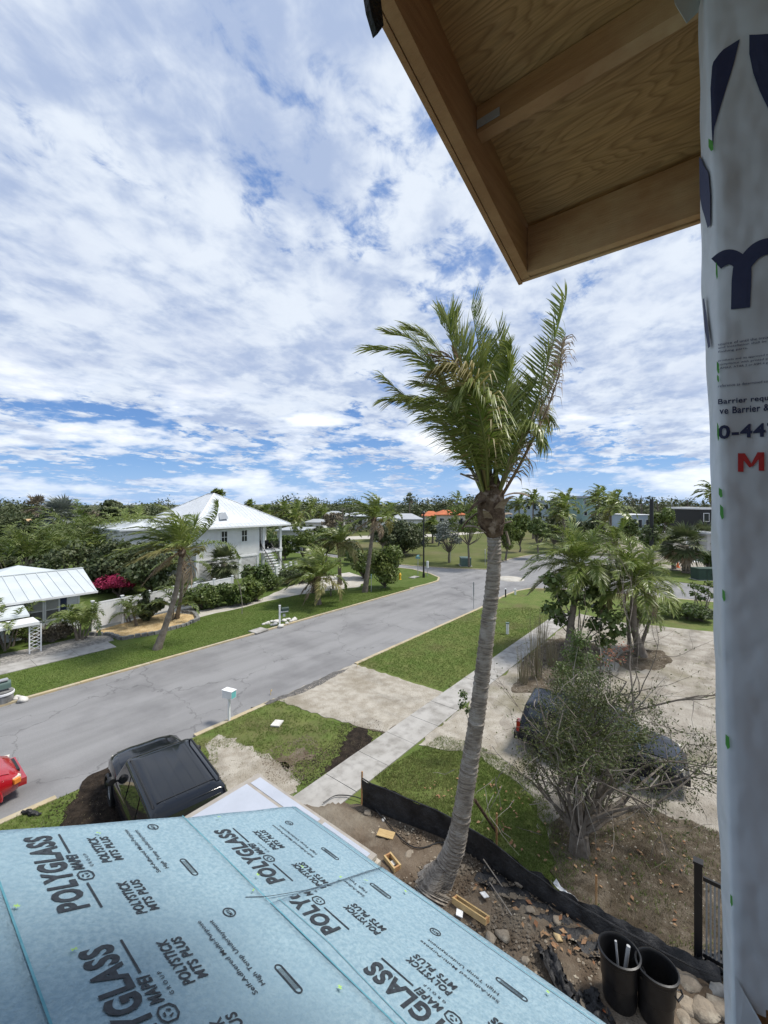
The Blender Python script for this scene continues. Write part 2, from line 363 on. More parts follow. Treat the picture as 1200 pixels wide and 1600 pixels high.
def wear(m, stretch, sc, lo, hi, mul, cracks=0.):
    # large worn bands (and hairline cracks) laid over a material's own colour
    t = m.node_tree; N = t.nodes; b = N['Principled BSDF']; src = b.inputs['Base Color'].links[0].from_socket
    co = N.new('ShaderNodeTexCoord'); mp = N.new('ShaderNodeMapping'); mp.inputs['Scale'].default_value = stretch; t.links.new(co.outputs['Object'], mp.inputs[0])
    q = N.new('ShaderNodeTexNoise'); q.inputs['Scale'].default_value = sc; q.inputs['Detail'].default_value = 3; t.links.new(mp.outputs[0], q.inputs[0])
    r = N.new('ShaderNodeMapRange'); r.inputs[1].default_value = lo; r.inputs[2].default_value = hi; r.inputs[3].default_value = 1; r.inputs[4].default_value = mul; t.links.new(q.outputs[0], r.inputs[0]); f = r.outputs[0]
    if cracks:
        n2 = N.new('ShaderNodeTexNoise'); n2.inputs['Scale'].default_value = 1.3; n2.inputs['Detail'].default_value = 5; t.links.new(co.outputs['Object'], n2.inputs[0])
        mv = N.new('ShaderNodeVectorMath'); mv.operation = 'MULTIPLY_ADD'; t.links.new(n2.outputs['Color'], mv.inputs[0]); mv.inputs[1].default_value = (1.6, 1.6, 0); t.links.new(co.outputs['Object'], mv.inputs[2])
        v = N.new('ShaderNodeTexVoronoi'); v.feature = 'DISTANCE_TO_EDGE'; v.inputs['Scale'].default_value = cracks; t.links.new(mv.outputs[0], v.inputs[0])
        r2 = N.new('ShaderNodeMapRange'); r2.inputs[1].default_value = .002; r2.inputs[2].default_value = .007; r2.inputs[3].default_value = .72; r2.inputs[4].default_value = 1; t.links.new(v.outputs['Distance'], r2.inputs[0])
        k = N.new('ShaderNodeMath'); k.operation = 'MULTIPLY'; t.links.new(f, k.inputs[0]); t.links.new(r2.outputs[0], k.inputs[1]); f = k.outputs[0]
    vm = N.new('ShaderNodeVectorMath'); vm.operation = 'SCALE'; t.links.new(src, vm.inputs[0]); t.links.new(f, vm.inputs['Scale']); t.links.new(vm.outputs[0], b.inputs['Base Color'])
wear(MT['asphalt'], (.06, .9, 1), 1.1, .42, .66, .84, .22)
wear(MT['concrete'], (1, 1, 1), 3.2, .5, .75, .78)
wear(MT['sand'], (.25, 1, 1), 1.2, .48, .68, .72)
wear(MT['shell'], (1, .3, 1), 1.4, .5, .7, .78)
wear(MT['bluelay'], (1, 1, 1), 2.2, .45, .75, .93)
wear(MT['siding'], (1, 1, .1), 1.5, .5, .8, .90)
wear(MT['metalroof'], (1, 1, 1), .7, .45, .75, .90)
R = np.random.RandomState(7); random.seed(7)
def rn(a, b): return random.uniform(a, b)
# ================================================================== GROUND
def inpoly(P, poly):
    P = np.asarray(P); x, y = P[:, 0], P[:, 1]; c = np.zeros(len(P), bool); n = len(poly)
    for i in range(n):
        x1, y1 = poly[i][:2]; x2, y2 = poly[(i + 1) % n][:2]
        m = ((y1 > y) != (y2 > y)) & (x < (x2 - x1) * (y - y1) / ((y2 - y1) if abs(y2 - y1) > 1e-9 else 1e-9) + x1); c ^= m
    return c
def jag(poly, step=.35, amp=.12):
    out = []
    for i, p in enumerate(poly):
        q = poly[(i + 1) % len(poly)]; l = math.hypot(q[0] - p[0], q[1] - p[1]); n = min(60, max(1, int(l / step)))
        for k in range(n):
            a = k / n; out.append((p[0] + (q[0] - p[0]) * a + rn(-amp, amp), p[1] + (q[1] - p[1]) * a + rn(-amp, amp)))
    return out
def gp(pts): return [tuple(G(x, y)[:2]) for x, y in pts]
def patch(name, poly, z, m, z0=-.06, ja=0, step=.35, kind='structure'):
    if ja: poly = jag(poly, step, ja)
    b = MB(); b.prism(poly, z0, z); return b.build(name, MT[m], kind=kind)
def off(name, px, z, m, **k): return patch(name, gp(px), z, m, **k)
b = MB(); b.add([(-900, -900, -.08), (1500, -900, -.08), (1500, 1500, -.08), (-900, 1500, -.08)], [(0, 1, 2, 3)]); b.build('ground', MT['terrain'], kind='structure')
# road: main strip and the side street
b = MB(); b.add([(-60, 14.4, 0), (60, 14.4, 0), (60, 23.3, 0), (-60, 23.3, 0)], [(0, 1, 2, 3)]); b.build('road', MT['asphalt'], kind='structure')
cross = gp([(380, 850), (380, 868), (545, 888), (690, 925), (780, 945), (850, 935), (1115, 950), (1300, 960), (1300, 905), (1115, 905), (1000, 893), (950, 870), (800, 860), (600, 876), (480, 862)])
b = MB(); b.prism(cross, -.05, .004); b.build('side_street', MT['asphalt'], kind='structure')
# lawns (raised a little above the road, their kerbs in front)
KL, KR = 23.0, 14.65
left_ret = gp([(640, 920), (668, 913), (684, 908), (686, 903), (672, 897), (645, 890), (600, 885), (560, 878), (500, 868), (440, 862), (380, 857)])
lawnL = [(-60, KL + .14)] + left_ret + [(60, 110), (-60, 110)]
b = MB(); b.prism(lawnL, -.06, .05); b.build('lawn_across_road', MT['grass_left'], kind='structure')
right_ret = gp([(770, 941), (792, 930), (808, 924), (830, 920), (870, 921), (950, 927), (1087, 939), (1130, 943), (1400, 970)])
lawnR = [(-40, KR - .14), (30, KR - .14)] + right_ret + [(40, -60), (-40, -60)]
b = MB(); b.prism(lawnR, -.06, .05); b.build('lawn', MT['grass'], kind='structure')
farp = gp([(440, 852), (500, 862), (560, 873), (610, 881), (640, 884), (700, 888), (763, 890), (772, 882), (795, 874), (825, 868), (870, 864), (900, 863)])
lawnF = farp + gp([(960, 800), (400, 800)])
b = MB(); b.prism(lawnF, -.06, .05); b.build('field', MT['field'], kind='structure')
off('verge', [(905, 886), (990, 887), (1060, 893), (1130, 901), (1300, 912), (1300, 926), (1115, 917), (1040, 907), (960, 898), (905, 892)], .045, 'grass')
off('far_lot', [(880, 862), (960, 866), (985, 882), (1115, 898), (1500, 930), (1500, 810), (880, 806)], .03, 'sand')
off('concrete_drive', [(905, 877), (962, 877), (962, 885), (905, 884)], .06, 'white_sand')
off('white_driveway', [(1040, 872), (1075, 862), (1140, 862), (1140, 878), (1060, 879)], .06, 'white')
off('far_path', [(480, 842), (560, 838), (700, 834), (800, 826), (800, 829), (700, 838), (560, 843), (480, 847)], .07, 'white_sand')
# kerbs, in sections
def kerb(pts, name='kerb', w=.2, sec=3.0, zt=.075):
    root = empty(name, kind='structure'); P = [np.array(p[:2], float) for p in pts]
    for i in range(len(P) - 1):
        d = P[i + 1] - P[i]; l = np.linalg.norm(d); n = max(1, int(l / sec)); u = d / l
        for k in range(n):
            a = P[i] + u * (l * k / n + .006); c = P[i] + u * (l * (k + 1) / n - .006)
            m = MB(); m.beam((a[0], a[1], zt - .08 + rn(-.004, .004)), (c[0], c[1], zt - .08 + rn(-.004, .004)), w, .16); m.build('kerb_section', MT['kerb'], root)
kerb([(-24, KL + .05), (33.5, KL + .05)]); kerb([(33.5, KL + .05)] + left_ret[:9], sec=2.5)
kerb([(-24, KR - .05), (3.4, KR - .05)]); kerb([(7.4, KR - .05), (10.9, KR - .05)]); kerb([(15.9, KR - .05), (30, KR - .05)] + right_ret, sec=3)
kerb(farp[2:], sec=3)
# sidewalk this side: slab by slab
sw = empty('sidewalk', (0, 8.7, 0), kind='structure')
m0 = MB(); m0.box((0, 0, 0), (1.482, 1.26, .1)); me0 = m0.mesh('concrete_panel')
s = 7.35
for i in range(17):
    m = MB(org=(0, 8.7, 0)); w_ = 1.482; m.box((s + w_ / 2, 8.73, .035 + rn(-.004, .004)), (w_, 1.26, .1), rz=rn(-.003, .003)); m.build('concrete_panel', MT['concrete'], sw); s += 1.5
# path across the road
sp = empty('far_sidewalk', (0, 27.7, 0), kind='structure')
for i in range(10):
    m = MB(org=(0, 27.7, 0)); m.box((-8 + i * 1.8, 27.75, .03), (1.785, 1.4, .1)); m.build('concrete_panel', MT['concrete'], sp)
# shell driveway apron, lot and dirt
patch('shell_driveway', [(10.9, 14.62), (15.8, 14.62), (15.9, 9.36), (11.8, 9.36), (11.2, 11.8)], .066, 'shell', ja=.07, step=.25)
off('asphalt_edge', [(392, 1109), (430, 1094), (470, 1078), (520, 1052), (545, 1046), (520, 1062), (480, 1082), (445, 1094), (420, 1102)], .072, 'old_asphalt', ja=.06, step=.2)
patch('sand_lot', [(12.2, 8.04), (33.5, 8.04), (33, 5), (34.5, -1), (36, -8), (38, -30), (9.2, -30), (9.2, 1.6), (10.6, 3.2), (12.0, 4.2), (12.7, 6.2)], .064, 'sand', ja=.1, step=.4)
patch('shell_patch', [(11.9, 8.03), (16.5, 8.03), (15.8, 6.6), (13.3, 5.9), (12.6, 6.6)], .070, 'shell', ja=.12, step=.25)
off('leaf_litter', [(872, 1385), (862, 1330), (860, 1290), (905, 1255), (1000, 1265), (1085, 1290), (1140, 1310), (1200, 1400), (1240, 1600), (1130, 1560), (1040, 1515), (960, 1470), (905, 1430)], .074, 'litter', ja=.12, step=.25)
off('leaf_litter', [(960, 1035), (985, 1015), (1035, 1018), (1052, 1035), (1030, 1048), (985, 1050)], .070, 'litter', ja=.1, step=.3)
off('leaf_litter', [(800, 1085), (820, 1030), (860, 1000), (900, 1000), (935, 1010), (945, 1040), (900, 1060), (850, 1085)], .072, 'litter', ja=.14, step=.3)
off('shell_patch', [(320, 1165), (345, 1150), (385, 1168), (440, 1195), (470, 1225), (455, 1250), (400, 1260), (340, 1230)], .06, 'shell', ja=.18, step=.2)
off('mulch_bed', [(138, 1218), (190, 1192), (260, 1178), (330, 1215), (330, 1330), (60, 1360), (105, 1268)], .066, 'mulch', ja=.10, step=.2)
off('dirt_patch', [(548, 1140), (573, 1135), (583, 1160), (540, 1205), (500, 1215), (530, 1180)], .062, 'mulch', ja=.12, step=.15)
off('dirt_patch', [(430, 1190), (470, 1170), (490, 1185), (450, 1205)], .060, 'dirt', ja=.14, step=.15)
off('dirt_patch', [(560, 1115), (600, 1120), (640, 1140), (600, 1152), (580, 1140)], .062, 'litter', ja=.14, step=.15)
off('path_curve', [(312, 965), (380, 950), (440, 935), (500, 925), (560, 918), (575, 905), (545, 895), (480, 905), (445, 920), (400, 940), (330, 952), (290, 958)], .058, 'white_sand', ja=.1, step=.6)
off('white_path', [(143, 988), (150, 970), (262, 945), (300, 948), (310, 962), (285, 962), (240, 966), (160, 992)], .057, 'white_sand')
off('gravel_bed', [(140, 993), (160, 985), (215, 968), (262, 958), (304, 962), (308, 971), (290, 978), (240, 992), (190, 1000), (172, 994)], .075, 'gold', ja=.06, step=.4)
off('paver_border', [(0, 1024), (60, 1012), (140, 994), (172, 993), (178, 1002), (120, 1016), (0, 1046)], .060, 'pavers')
# real pebbles / clods scattered on the near surfaces, and grass tufts
def scatter(poly, n):
    P = np.array([p[:2] for p in poly]); lo, hi = P.min(0), P.max(0); out = np.zeros((0, 2))
    while len(out) < n:
        q = lo + R.rand(n * 2, 2) * (hi - lo); q = q[inpoly(q, poly)]; out = np.vstack([out, q])
    return out[:n]
def pebbles(name, poly, n, s0, s1, m, z=.06, tint=True):
    q = scatter(poly, n); sz = s0 + (s1 - s0) * R.rand(n) ** 2
    base = np.array([[1, 0, 0], [0, 1, 0], [-1, 0, 0], [0, -1, 0], [0, 0, .7]]); fb = np.array([[0, 1, 4], [1, 2, 4], [2, 3, 4], [3, 0, 4]])
    an = R.rand(n) * 6.28; c, s_ = np.cos(an), np.sin(an)
    B = base[None] * (.6 + .8 * R.rand(n, 5, 1)); V = np.zeros((n, 5, 3))
    V[:, :, 0] = (B[:, :, 0] * c[:, None] - B[:, :, 1] * s_[:, None]) * sz[:, None] + q[:, None, 0]
    V[:, :, 1] = (B[:, :, 0] * s_[:, None] + B[:, :, 1] * c[:, None]) * sz[:, None] + q[:, None, 1]
    V[:, :, 2] = B[:, :, 2] * sz[:, None] + z
    Fq = (fb[None] + (np.arange(n) * 5)[:, None, None]).reshape(-1, 3)
    o = link(name, npmesh(name, V.reshape(-1, 3), Fq), None, MT[m]); tag(o, kind='stuff'); return o
def tufts(name, polys, n, m, h0=.03, h1=.07, z=.05, hole=(), wid=.006, near=True, clump=None):
    q = np.vstack([scatter(p, int(n * k)) for p, k in polys])
    if near:                                  # keep more of them close by
        d = q @ FW[:2]; q = q[R.rand(len(q)) < np.clip(14 / np.maximum(d, 4), .12, 1) ** 1.2]
    for hpoly in hole: q = q[~inpoly(q, hpoly)]
    if clump is not None:
        f = np.sin(q[:, 0] * 2.1 + 1.3 * np.sin(q[:, 1] * 1.7)) * np.sin(q[:, 1] * 2.6 + 1.1 * np.sin(q[:, 0] * 1.3)) + .6 * np.sin(q[:, 0] * 5.3 + q[:, 1] * 4.1)
        q = q[(f + R.randn(len(q)) * .5) > clump]
    n = len(q); k = 4; q = np.repeat(q, k, 0) + R.randn(n * k, 2) * .02; N = len(q)
    h = h0 + (h1 - h0) * R.rand(N); an = R.rand(N) * 6.28; le = R.randn(N, 2) * .45 * h[:, None]
    wv = np.stack([np.cos(an), np.sin(an)], 1) * (wid * (.6 + .9 * R.rand(N)))[:, None]
    V = np.zeros((N, 3, 3)); V[:, 0, :2] = q - wv; V[:, 1, :2] = q + wv; V[:, 2, :2] = q + le; V[:, :2, 2] = z; V[:, 2, 2] = z + h
    f = np.sin(q[:, 0] * .9 + 2 * np.sin(q[:, 1] * .6)) * .5 + np.sin(q[:, 1] * 1.9 + q[:, 0] * .7) * .3
    t = np.clip(.35 + f * .45 + R.randn(N) * .25, 0, 1)
    o = link(name, npmesh(name, V.reshape(-1, 3), np.arange(N * 3).reshape(-1, 3), t), None, MT[m]); tag(o, kind='stuff'); return o
mulchp = gp([(138, 1218), (190, 1192), (260, 1178), (330, 1215), (330, 1330), (60, 1360), (105, 1268)])
shellp = gp([(340, 1170), (385, 1175), (440, 1200), (465, 1225), (455, 1250), (400, 1260), (340, 1230)])
dirtp1 = gp([(548, 1140), (573, 1135), (583, 1160), (540, 1205), (505, 1215), (530, 1180)])
verge1 = [(-2, 14.5), (11.1, 14.5), (11.0, 12), (11.7, 9.4), (7.5, 9.4), (6, 8), (-2, 9)]
verge2 = [(16, 14.5), (29.5, 14.5), (33, 12), (33, 9.4), (16, 9.4)]
lawn2 = gp([(583, 1216), (690, 1152), (745, 1165), (800, 1200), (850, 1240), (870, 1300), (900, 1400), (780, 1345), (700, 1305), (640, 1290)])
cl = tufts('grass', [(verge1, 26000)], 1, 'blade', hole=[mulchp, shellp, dirtp1], clump=-.75)
tufts('grass', [(verge2, 36000)], 1, 'blade', h1=.08)
tufts('grass', [(lawn2, 16000)], 1, 'blade', h1=.08, clump=-1.2)
vergeL = [(-4, 23.2), (34, 23.2), (33, 24.5), (30, 26), (24, 29.5), (14, 29), (12, 26.9), (-4, 26.9)]
tufts('grass', [(vergeL, 30000)], 1, 'bladeL', h0=.02, h1=.055, near=False, wid=.012)
pebbles('gravel', [(11.2, 14.4), (15.7, 14.4), (15.8, 9.5), (11.9, 9.5)], 9000, .008, .035, 'shell', z=.064)
pebbles('gravel', gp([(320, 1165), (345, 1150), (385, 1168), (440, 1195), (470, 1225), (455, 1250), (400, 1260), (340, 1230)]), 7000, .006, .024, 'shell', z=.058)
pebbles('gravel', [(12.4, 7.9), (30, 7.9), (30, -4), (9.8, -4), (9.8, 2), (12.5, 5)], 16000, .01, .045, 'sand', z=.062)
pebbles('gravel', gp([(143, 992), (160, 986), (215, 970), (262, 960), (302, 963), (304, 971), (290, 977), (240, 990), (190, 998), (172, 993)]), 7000, .03, .07, 'gold_stone', z=.075)
# rough building ground by the house
def rough(name, poly, m, step=.14, amp=.05, z=.06, seed=1):
    P = np.array([p[:2] for p in poly]); lo, hi = P.min(0), P.max(0)
    xs = np.arange(lo[0], hi[0] + step, step); ys = np.arange(lo[1], hi[1] + step, step)
    X, Y = np.meshgrid(xs, ys, indexing='ij'); r = np.random.RandomState(seed)
    Z = z + 0 * X
    for k in range(9):
        a = r.rand() * 6.28; f = 1.2 + k * 1.1; Z = Z + amp / (1 + .6 * k) * np.sin(f * (X * math.cos(a) + Y * math.sin(a)) + r.rand() * 6.28)
    Z = Z + r.randn(*Z.shape) * amp * .22
    E_ = np.full(X.shape, 9.)
    for i in range(len(P)):
        a, c_ = P[i], P[(i + 1) % len(P)]; ab = c_ - a; k = np.clip(((X - a[0]) * ab[0] + (Y - a[1]) * ab[1]) / (ab @ ab), 0, 1); E_ = np.minimum(E_, np.hypot(X - a[0] - k * ab[0], Y - a[1] - k * ab[1]))
    Z = Z - .14 * np.clip(1 - E_ / .35, 0, 1)
    I = np.arange(X.size).reshape(X.shape)
    F_ = np.stack([I[:-1, :-1], I[1:, :-1], I[1:, 1:], I[:-1, 1:]], -1).reshape(-1, 4)
    C = np.stack([(X[:-1, :-1] + step / 2).ravel(), (Y[:-1, :-1] + step / 2).ravel()], 1); F_ = F_[inpoly(C, poly)]
    o = link(name, npmesh(name, np.stack([X, Y, Z], -1).reshape(-1, 3), F_, smooth=True), None, MT[m]); tag(o, kind='structure'); return o
dirtpoly = [(7.4, 9.2), (8.55, 7.75), (9.0, 5.3), (9.1, 3.6), (9.25, 2.3), (9.3, .3), (9.6, -3), (2.2, -3), (2.2, 9.2)]
b = MB(); b.prism(jag(dirtpoly, .2, .05), -.06, .064); b.build('dirt_base', MT['dirt'], kind='structure')
rough('dirt', dirtpoly, 'dirt', .11, .045, .10)
RP_ = [(7, 8.6), (8.5, 7.5), (8.9, 5.3), (9.0, 3.6), (9.0, .5), (6.5, .5), (5.5, 8)]
pebbles('rubble', RP_, 1600, .01, .042, 'stone', z=.10)
pebbles('clods', RP_, 9000, .008, .035, 'dirt', z=.10)
pebbles('mulch_chips', mulchp, 5000, .012, .05, 'mulch', z=.062)
pebbles('mulch_chips', gp([(140, 1222), (195, 1195), (262, 1182), (350, 1215), (330, 1330), (40, 1360), (80, 1262)]), 2600, .01, .035, 'mulch', z=.06)
pebbles('soil_crumbs', gp([(535, 1130), (590, 1122), (610, 1160), (560, 1215), (480, 1240), (450, 1200), (520, 1165)]), 2600, .01, .03, 'mulch', z=.058)
pebbles('soil_crumbs', gp([(405, 1180), (480, 1150), (520, 1180), (470, 1225), (420, 1230)]), 1500, .01, .03, 'dirt', z=.058)
litp = gp([(872, 1385), (862, 1330), (860, 1290), (905, 1255), (1000, 1265), (1085, 1290), (1140, 1310), (1200, 1400), (1180, 1560), (1060, 1505), (960, 1450)])
pebbles('litter_bits', litp, 9000, .008, .03, 'litter', z=.072)
tufts('dry_grass', [(litp, 1500)], 1, 'drygrass', h0=.03, h1=.14, z=.07, near=False, wid=.004)
tufts('sparse_weeds', [(litp, 2600)], 1, 'blade', h0=.02, h1=.09, z=.07, near=False, clump=.3)
tufts('sparse_weeds', [([(12.6, 7.8), (32, 7.8), (32, -6), (9.8, -6), (9.8, 1.5), (12.5, 5)], 5200)], 1, 'drygrass', h0=.02, h1=.10, z=.06, near=False, clump=.75, wid=.007)
tufts('sparse_weeds', [([(12.6, 7.8), (32, 7.8), (32, -6), (9.8, -6), (9.8, 1.5), (12.5, 5)], 5200)], 1, 'blade', h0=.02, h1=.07, z=.06, near=False, clump=1.0, wid=.007)
tufts('sparse_weeds', [([(-2, 14.5), (11.5, 14.5), (12.2, 9.4), (6, 9.4), (6, 8), (-2, 9)], 3500)], 1, 'drygrass', h0=.02, h1=.06, z=.055, clump=.2)
# dead leaves
def leafbits(name, poly, n, m, z, s0=.03, s1=.07):
    q = scatter(poly, n); V = []; T = []
    for x, y in q:
        a = rn(0, 6.28); s = rn(s0, s1); u = np.array([math.cos(a), math.sin(a), rn(-.3, .3)]) * s; v = np.array([-math.sin(a), math.cos(a), rn(-.3, .3)]) * s * .55
        c = np.array([x, y, z + rn(0, .03)]); V += [c - u, c - v + [0, 0, .01], c + u, c + v + [0, 0, .012]]; T.append(rn(0, 1))
    o = link(name, npmesh(name, V, np.arange(len(V)).reshape(-1, 4), T), None, MT[m]); tag(o, kind='stuff'); return o
leafbits('fallen_leaves', gp([(640, 1225), (800, 1215), (860, 1300), (920, 1390), (800, 1340)]), 70, 'deadleaf', .08)
leafbits('fallen_leaves', gp([(870, 1330), (1000, 1280), (1090, 1330), (1080, 1470), (930, 1400)]), 60, 'deadleaf', .09, .03, .06)
leafbits('fallen_leaves', gp([(730, 1390), (900, 1430), (930, 1520), (830, 1480)]), 40, 'deadleaf', .14, .03, .08)

# ================================================================== VEGETATION BUILDERS
WIND = -RT * .9 + np.array([0, 0, -.02])
def unit(v): v = np.asarray(v, float); return v / (np.linalg.norm(v, axis=-1, keepdims=True) + 1e-9)
def bez(ctrl, n):
    """smooth curve through control points (Catmull-Rom)"""
    P = [np.array(p, float) for p in ctrl]; P = [2 * P[0] - P[1]] + P + [2 * P[-1] - P[-2]]; out = []
    segs = len(P) - 3
    for i in range(n):
        u = i / (n - 1) * segs; k = min(int(u), segs - 1); t = u - k; a, b_, c, d = P[k:k + 4]
        out.append(.5 * ((2 * b_) + (-a + c) * t + (2 * a - 5 * b_ + 4 * c - d) * t * t + (-a + 3 * b_ - 3 * c + d) * t ** 3))
    return np.array(out)
def frond_mesh(ctrl, nl=60, ll=.7, lw=.03, wind=.4, grav=.3, r0=.03, org=(0, 0, 0), start=.16, fold=.5, tint0=.25, rs=None, segs=2, brk=.0, pmin=.35):
    """pinnate leaf: stalk tube plus two rows of narrow leaflets"""
    rs = rs or R; C = bez(ctrl, 26); T = unit(np.gradient(C, axis=0)); org = np.array(org)
    up = np.array([0, 0, 1.]); S = unit(np.cross(T, up)); B = unit(np.cross(S, T))
    V = []; Fc = []; tint = []; n = 26
    for i in range(n):
        r = r0 * (1 - .88 * i / (n - 1))
        for j in range(3):
            th = 2.1 * j; V.append(C[i] + (S[i] * math.cos(th) + B[i] * math.sin(th)) * r)
    for i in range(n - 1):
        for j in range(3): Fc.append((i * 3 + j, i * 3 + (j + 1) % 3, (i + 1) * 3 + (j + 1) % 3, (i + 1) * 3 + j)); tint.append(.9)
    b0 = len(V)
    for side in (-1, 1):
        u = start + (1 - start) * (np.arange(nl) + rs.rand(nl) * .7) / nl; u = np.clip(u, 0, .999)
        ii = u * (n - 1); k = ii.astype(int); f = (ii - k)[:, None]
        p = C[k] * (1 - f) + C[k + 1] * f; t = T[k]; s_ = S[k] * side; bb = B[k]
        prof = np.sin(np.clip((u - start) / (1 - start), 0, 1) ** .6 * 2.75 + .25)
        l = ll * np.clip(prof, pmin, 1) * (.85 + .3 * rs.rand(nl)); keep = rs.rand(nl) > brk
        d = t * (.55 + .5 * u[:, None]) + s_ * (1. - .35 * u[:, None]) + bb * fold * (.6 + .5 * rs.rand(nl, 1)) + rs.randn(nl, 3) * .15
        d = unit(unit(d) + WIND * wind * (.6 + .7 * rs.rand(nl, 1)))
        wv = unit(np.cross(d, bb + .3 * rs.randn(nl, 3))) * lw * .5
        pts = [p]; cur = p; dd = d
        for q in range(segs):
            dd = unit(dd + np.array([0, 0, -1]) * grav * (q + .35) * 1.1 + WIND * wind * .35 * q); cur = cur + dd * (l / segs)[:, None]; pts.append(cur)
        base = len(V)
        rows = [np.stack([p - wv * .5, p + wv * .5], 1)]
        for q in range(1, segs): rows.append(np.stack([pts[q] - wv, pts[q] + wv], 1))
        rows.append(np.stack([pts[-1] - wv * .08, pts[-1] + wv * .08], 1))
        A = np.stack(rows, 1)[keep]; m = len(A)       # m, segs+1, 2, 3
        if not m: continue
        V += list(A.reshape(-1, 3)); st = (segs + 1) * 2
        tt = np.clip(tint0 + rs.randn(m) * .18, 0, 1)
        for a in range(m):
            o = base + a * st
            for q in range(segs): Fc.append((o + q * 2, o + q * 2 + 1, o + q * 2 + 3, o + q * 2 + 2)); tint.append(min(1, tt[a] + .25 * q))
    return npmesh('frond', np.array(V) - org, np.array(Fc), tint)
def grow(p, az, el, L_, droop, wind, n=6, lift=0):
    """stalk path: starts at az/el, bends by its weight and the wind"""
    d = np.array([math.cos(az) * math.cos(el), math.sin(az) * math.cos(el), math.sin(el)]); out = [np.array(p, float)]
    for i in range(n):
        d = unit(d + np.array([0, 0, -1]) * droop * (i + .3) / n + WIND * wind * (.35 + i / n)); out.append(out[-1] + d * L_ / n)
    return out
def palm_trunk(mb, pts, radii, rings=0, n=14, amp=.06):
    C = bez(pts, max(rings * 2, 12)) if rings else bez(pts, 12)
    rr = np.interp(np.linspace(0, 1, len(C)), np.linspace(0, 1, len(radii)), radii)
    if rings: rr = rr * (1 + amp * np.array([(1 if i % 2 else -.4) + rn(-.5, .5) for i in range(len(C))]))
    mb.tube(C, list(rr), n)
def coconut(name, base, crown, r, n=16, L_=2.6, seed=1, label='', group=None, droop=.5, wind=.28, nl=42, ll=.55, lw=.035, mats=('frond', 'frondlt', 'frondbr'), dead=1, pale=2, mids=None, elmin=-.35, elmax=1.35, cat='palm tree', fibre=True):
    rs = np.random.RandomState(seed); base = np.array(base, float); crown = np.array(crown, float)
    root = empty(name, base, label=label, cat=cat, group=group)
    t = MB(org=base); pts = [base] + [np.array(m) for m in (mids or [])] + [crown]
    palm_trunk(t, pts if len(pts) > 2 else [base, base * .5 + crown * .5 + np.array([0, 0, 0]), crown], [r * 1.7, r * 1.15, r, r * .95, r * .9], rings=14, n=10); t.build('trunk', MT['trunk2'], root, smooth=True)
    if fibre:
        t = MB(org=base); t.tube([crown + np.array([0, 0, -.35]), crown, crown + np.array([0, 0, .25])], [r * 1.05, r * 1.7, r * .9], 8); t.build('crownshaft', MT['fibre'], root, smooth=True)
    for i in range(n):
        az = i * 2.399 + rs.rand() * .5; el = elmax - (elmax - elmin) * (i / max(1, n - 1)) ** .8 + rs.randn() * .08
        isdead = i >= n - dead; ispale = (not isdead) and i >= n - dead - pale
        l = L_ * (.85 + .25 * rs.rand()) * (.8 if isdead else 1)
        path = grow(crown + np.array([0, 0, .12]), az, el if not isdead else -.5, l, droop * (1.6 if isdead else 1) * (.7 + .6 * rs.rand()), wind)
        me = frond_mesh(path, nl=nl if not isdead else nl // 2, ll=ll, lw=lw, wind=wind * 1.4, grav=.30 if not isdead else .9, r0=.035, org=base, rs=rs, tint0=.15 + .35 * rs.rand(), fold=.35, brk=.05 if not isdead else .3)
        o = link('frond', me, root, MT[mats[2] if isdead else mats[1] if ispale else mats[0]])
        if isdead: o['label'] = 'dry brown hanging frond'
    return root
def fan_mesh(path, rad_, org, rs, nb=22, w=.05, droop=.35):
    C = np.array(path); V = []; Fc = []; tint = []; n = len(C); T = unit(C[-1] - C[-2]); S = unit(np.cross(T, [0, 0, 1.])); B = unit(np.cross(S, T))
    for i in range(n):
        for j in range(3):
            th = 2.1 * j; V.append(C[i] + (S * math.cos(th) + B * math.sin(th)) * .018)
    for i in range(n - 1):
        for j in range(3): Fc.append((i * 3 + j, i * 3 + (j + 1) % 3, (i + 1) * 3 + (j + 1) % 3, (i + 1) * 3 + j)); tint.append(.8)
    for k in range(nb):
        a = (k / (nb - 1) - .5) * 3.7; d = unit(T * math.cos(a) + S * math.sin(a) + B * (.22 * abs(math.sin(a)) + rs.randn() * .06)); wv = unit(np.cross(d, B)) * w * .5
        l = rad_ * (.85 + .25 * rs.rand()) * (1 - .25 * abs(a) / 1.9); p1 = C[-1] + d * l * .55; d2 = unit(d + np.array([0, 0, -1]) * droop * (.5 + rs.rand()) + WIND * .3); p2 = p1 + d2 * l * .45; o = len(V)
        V += [C[-1], p1 - wv, p1 + wv, p2]; Fc += [(o, o + 1, o + 3, o + 2)]; tint.append(np.clip(.3 + rs.randn() * .2, 0, 1))
    return npmesh('leaf', np.array(V) - np.array(org), np.array(Fc), tint)
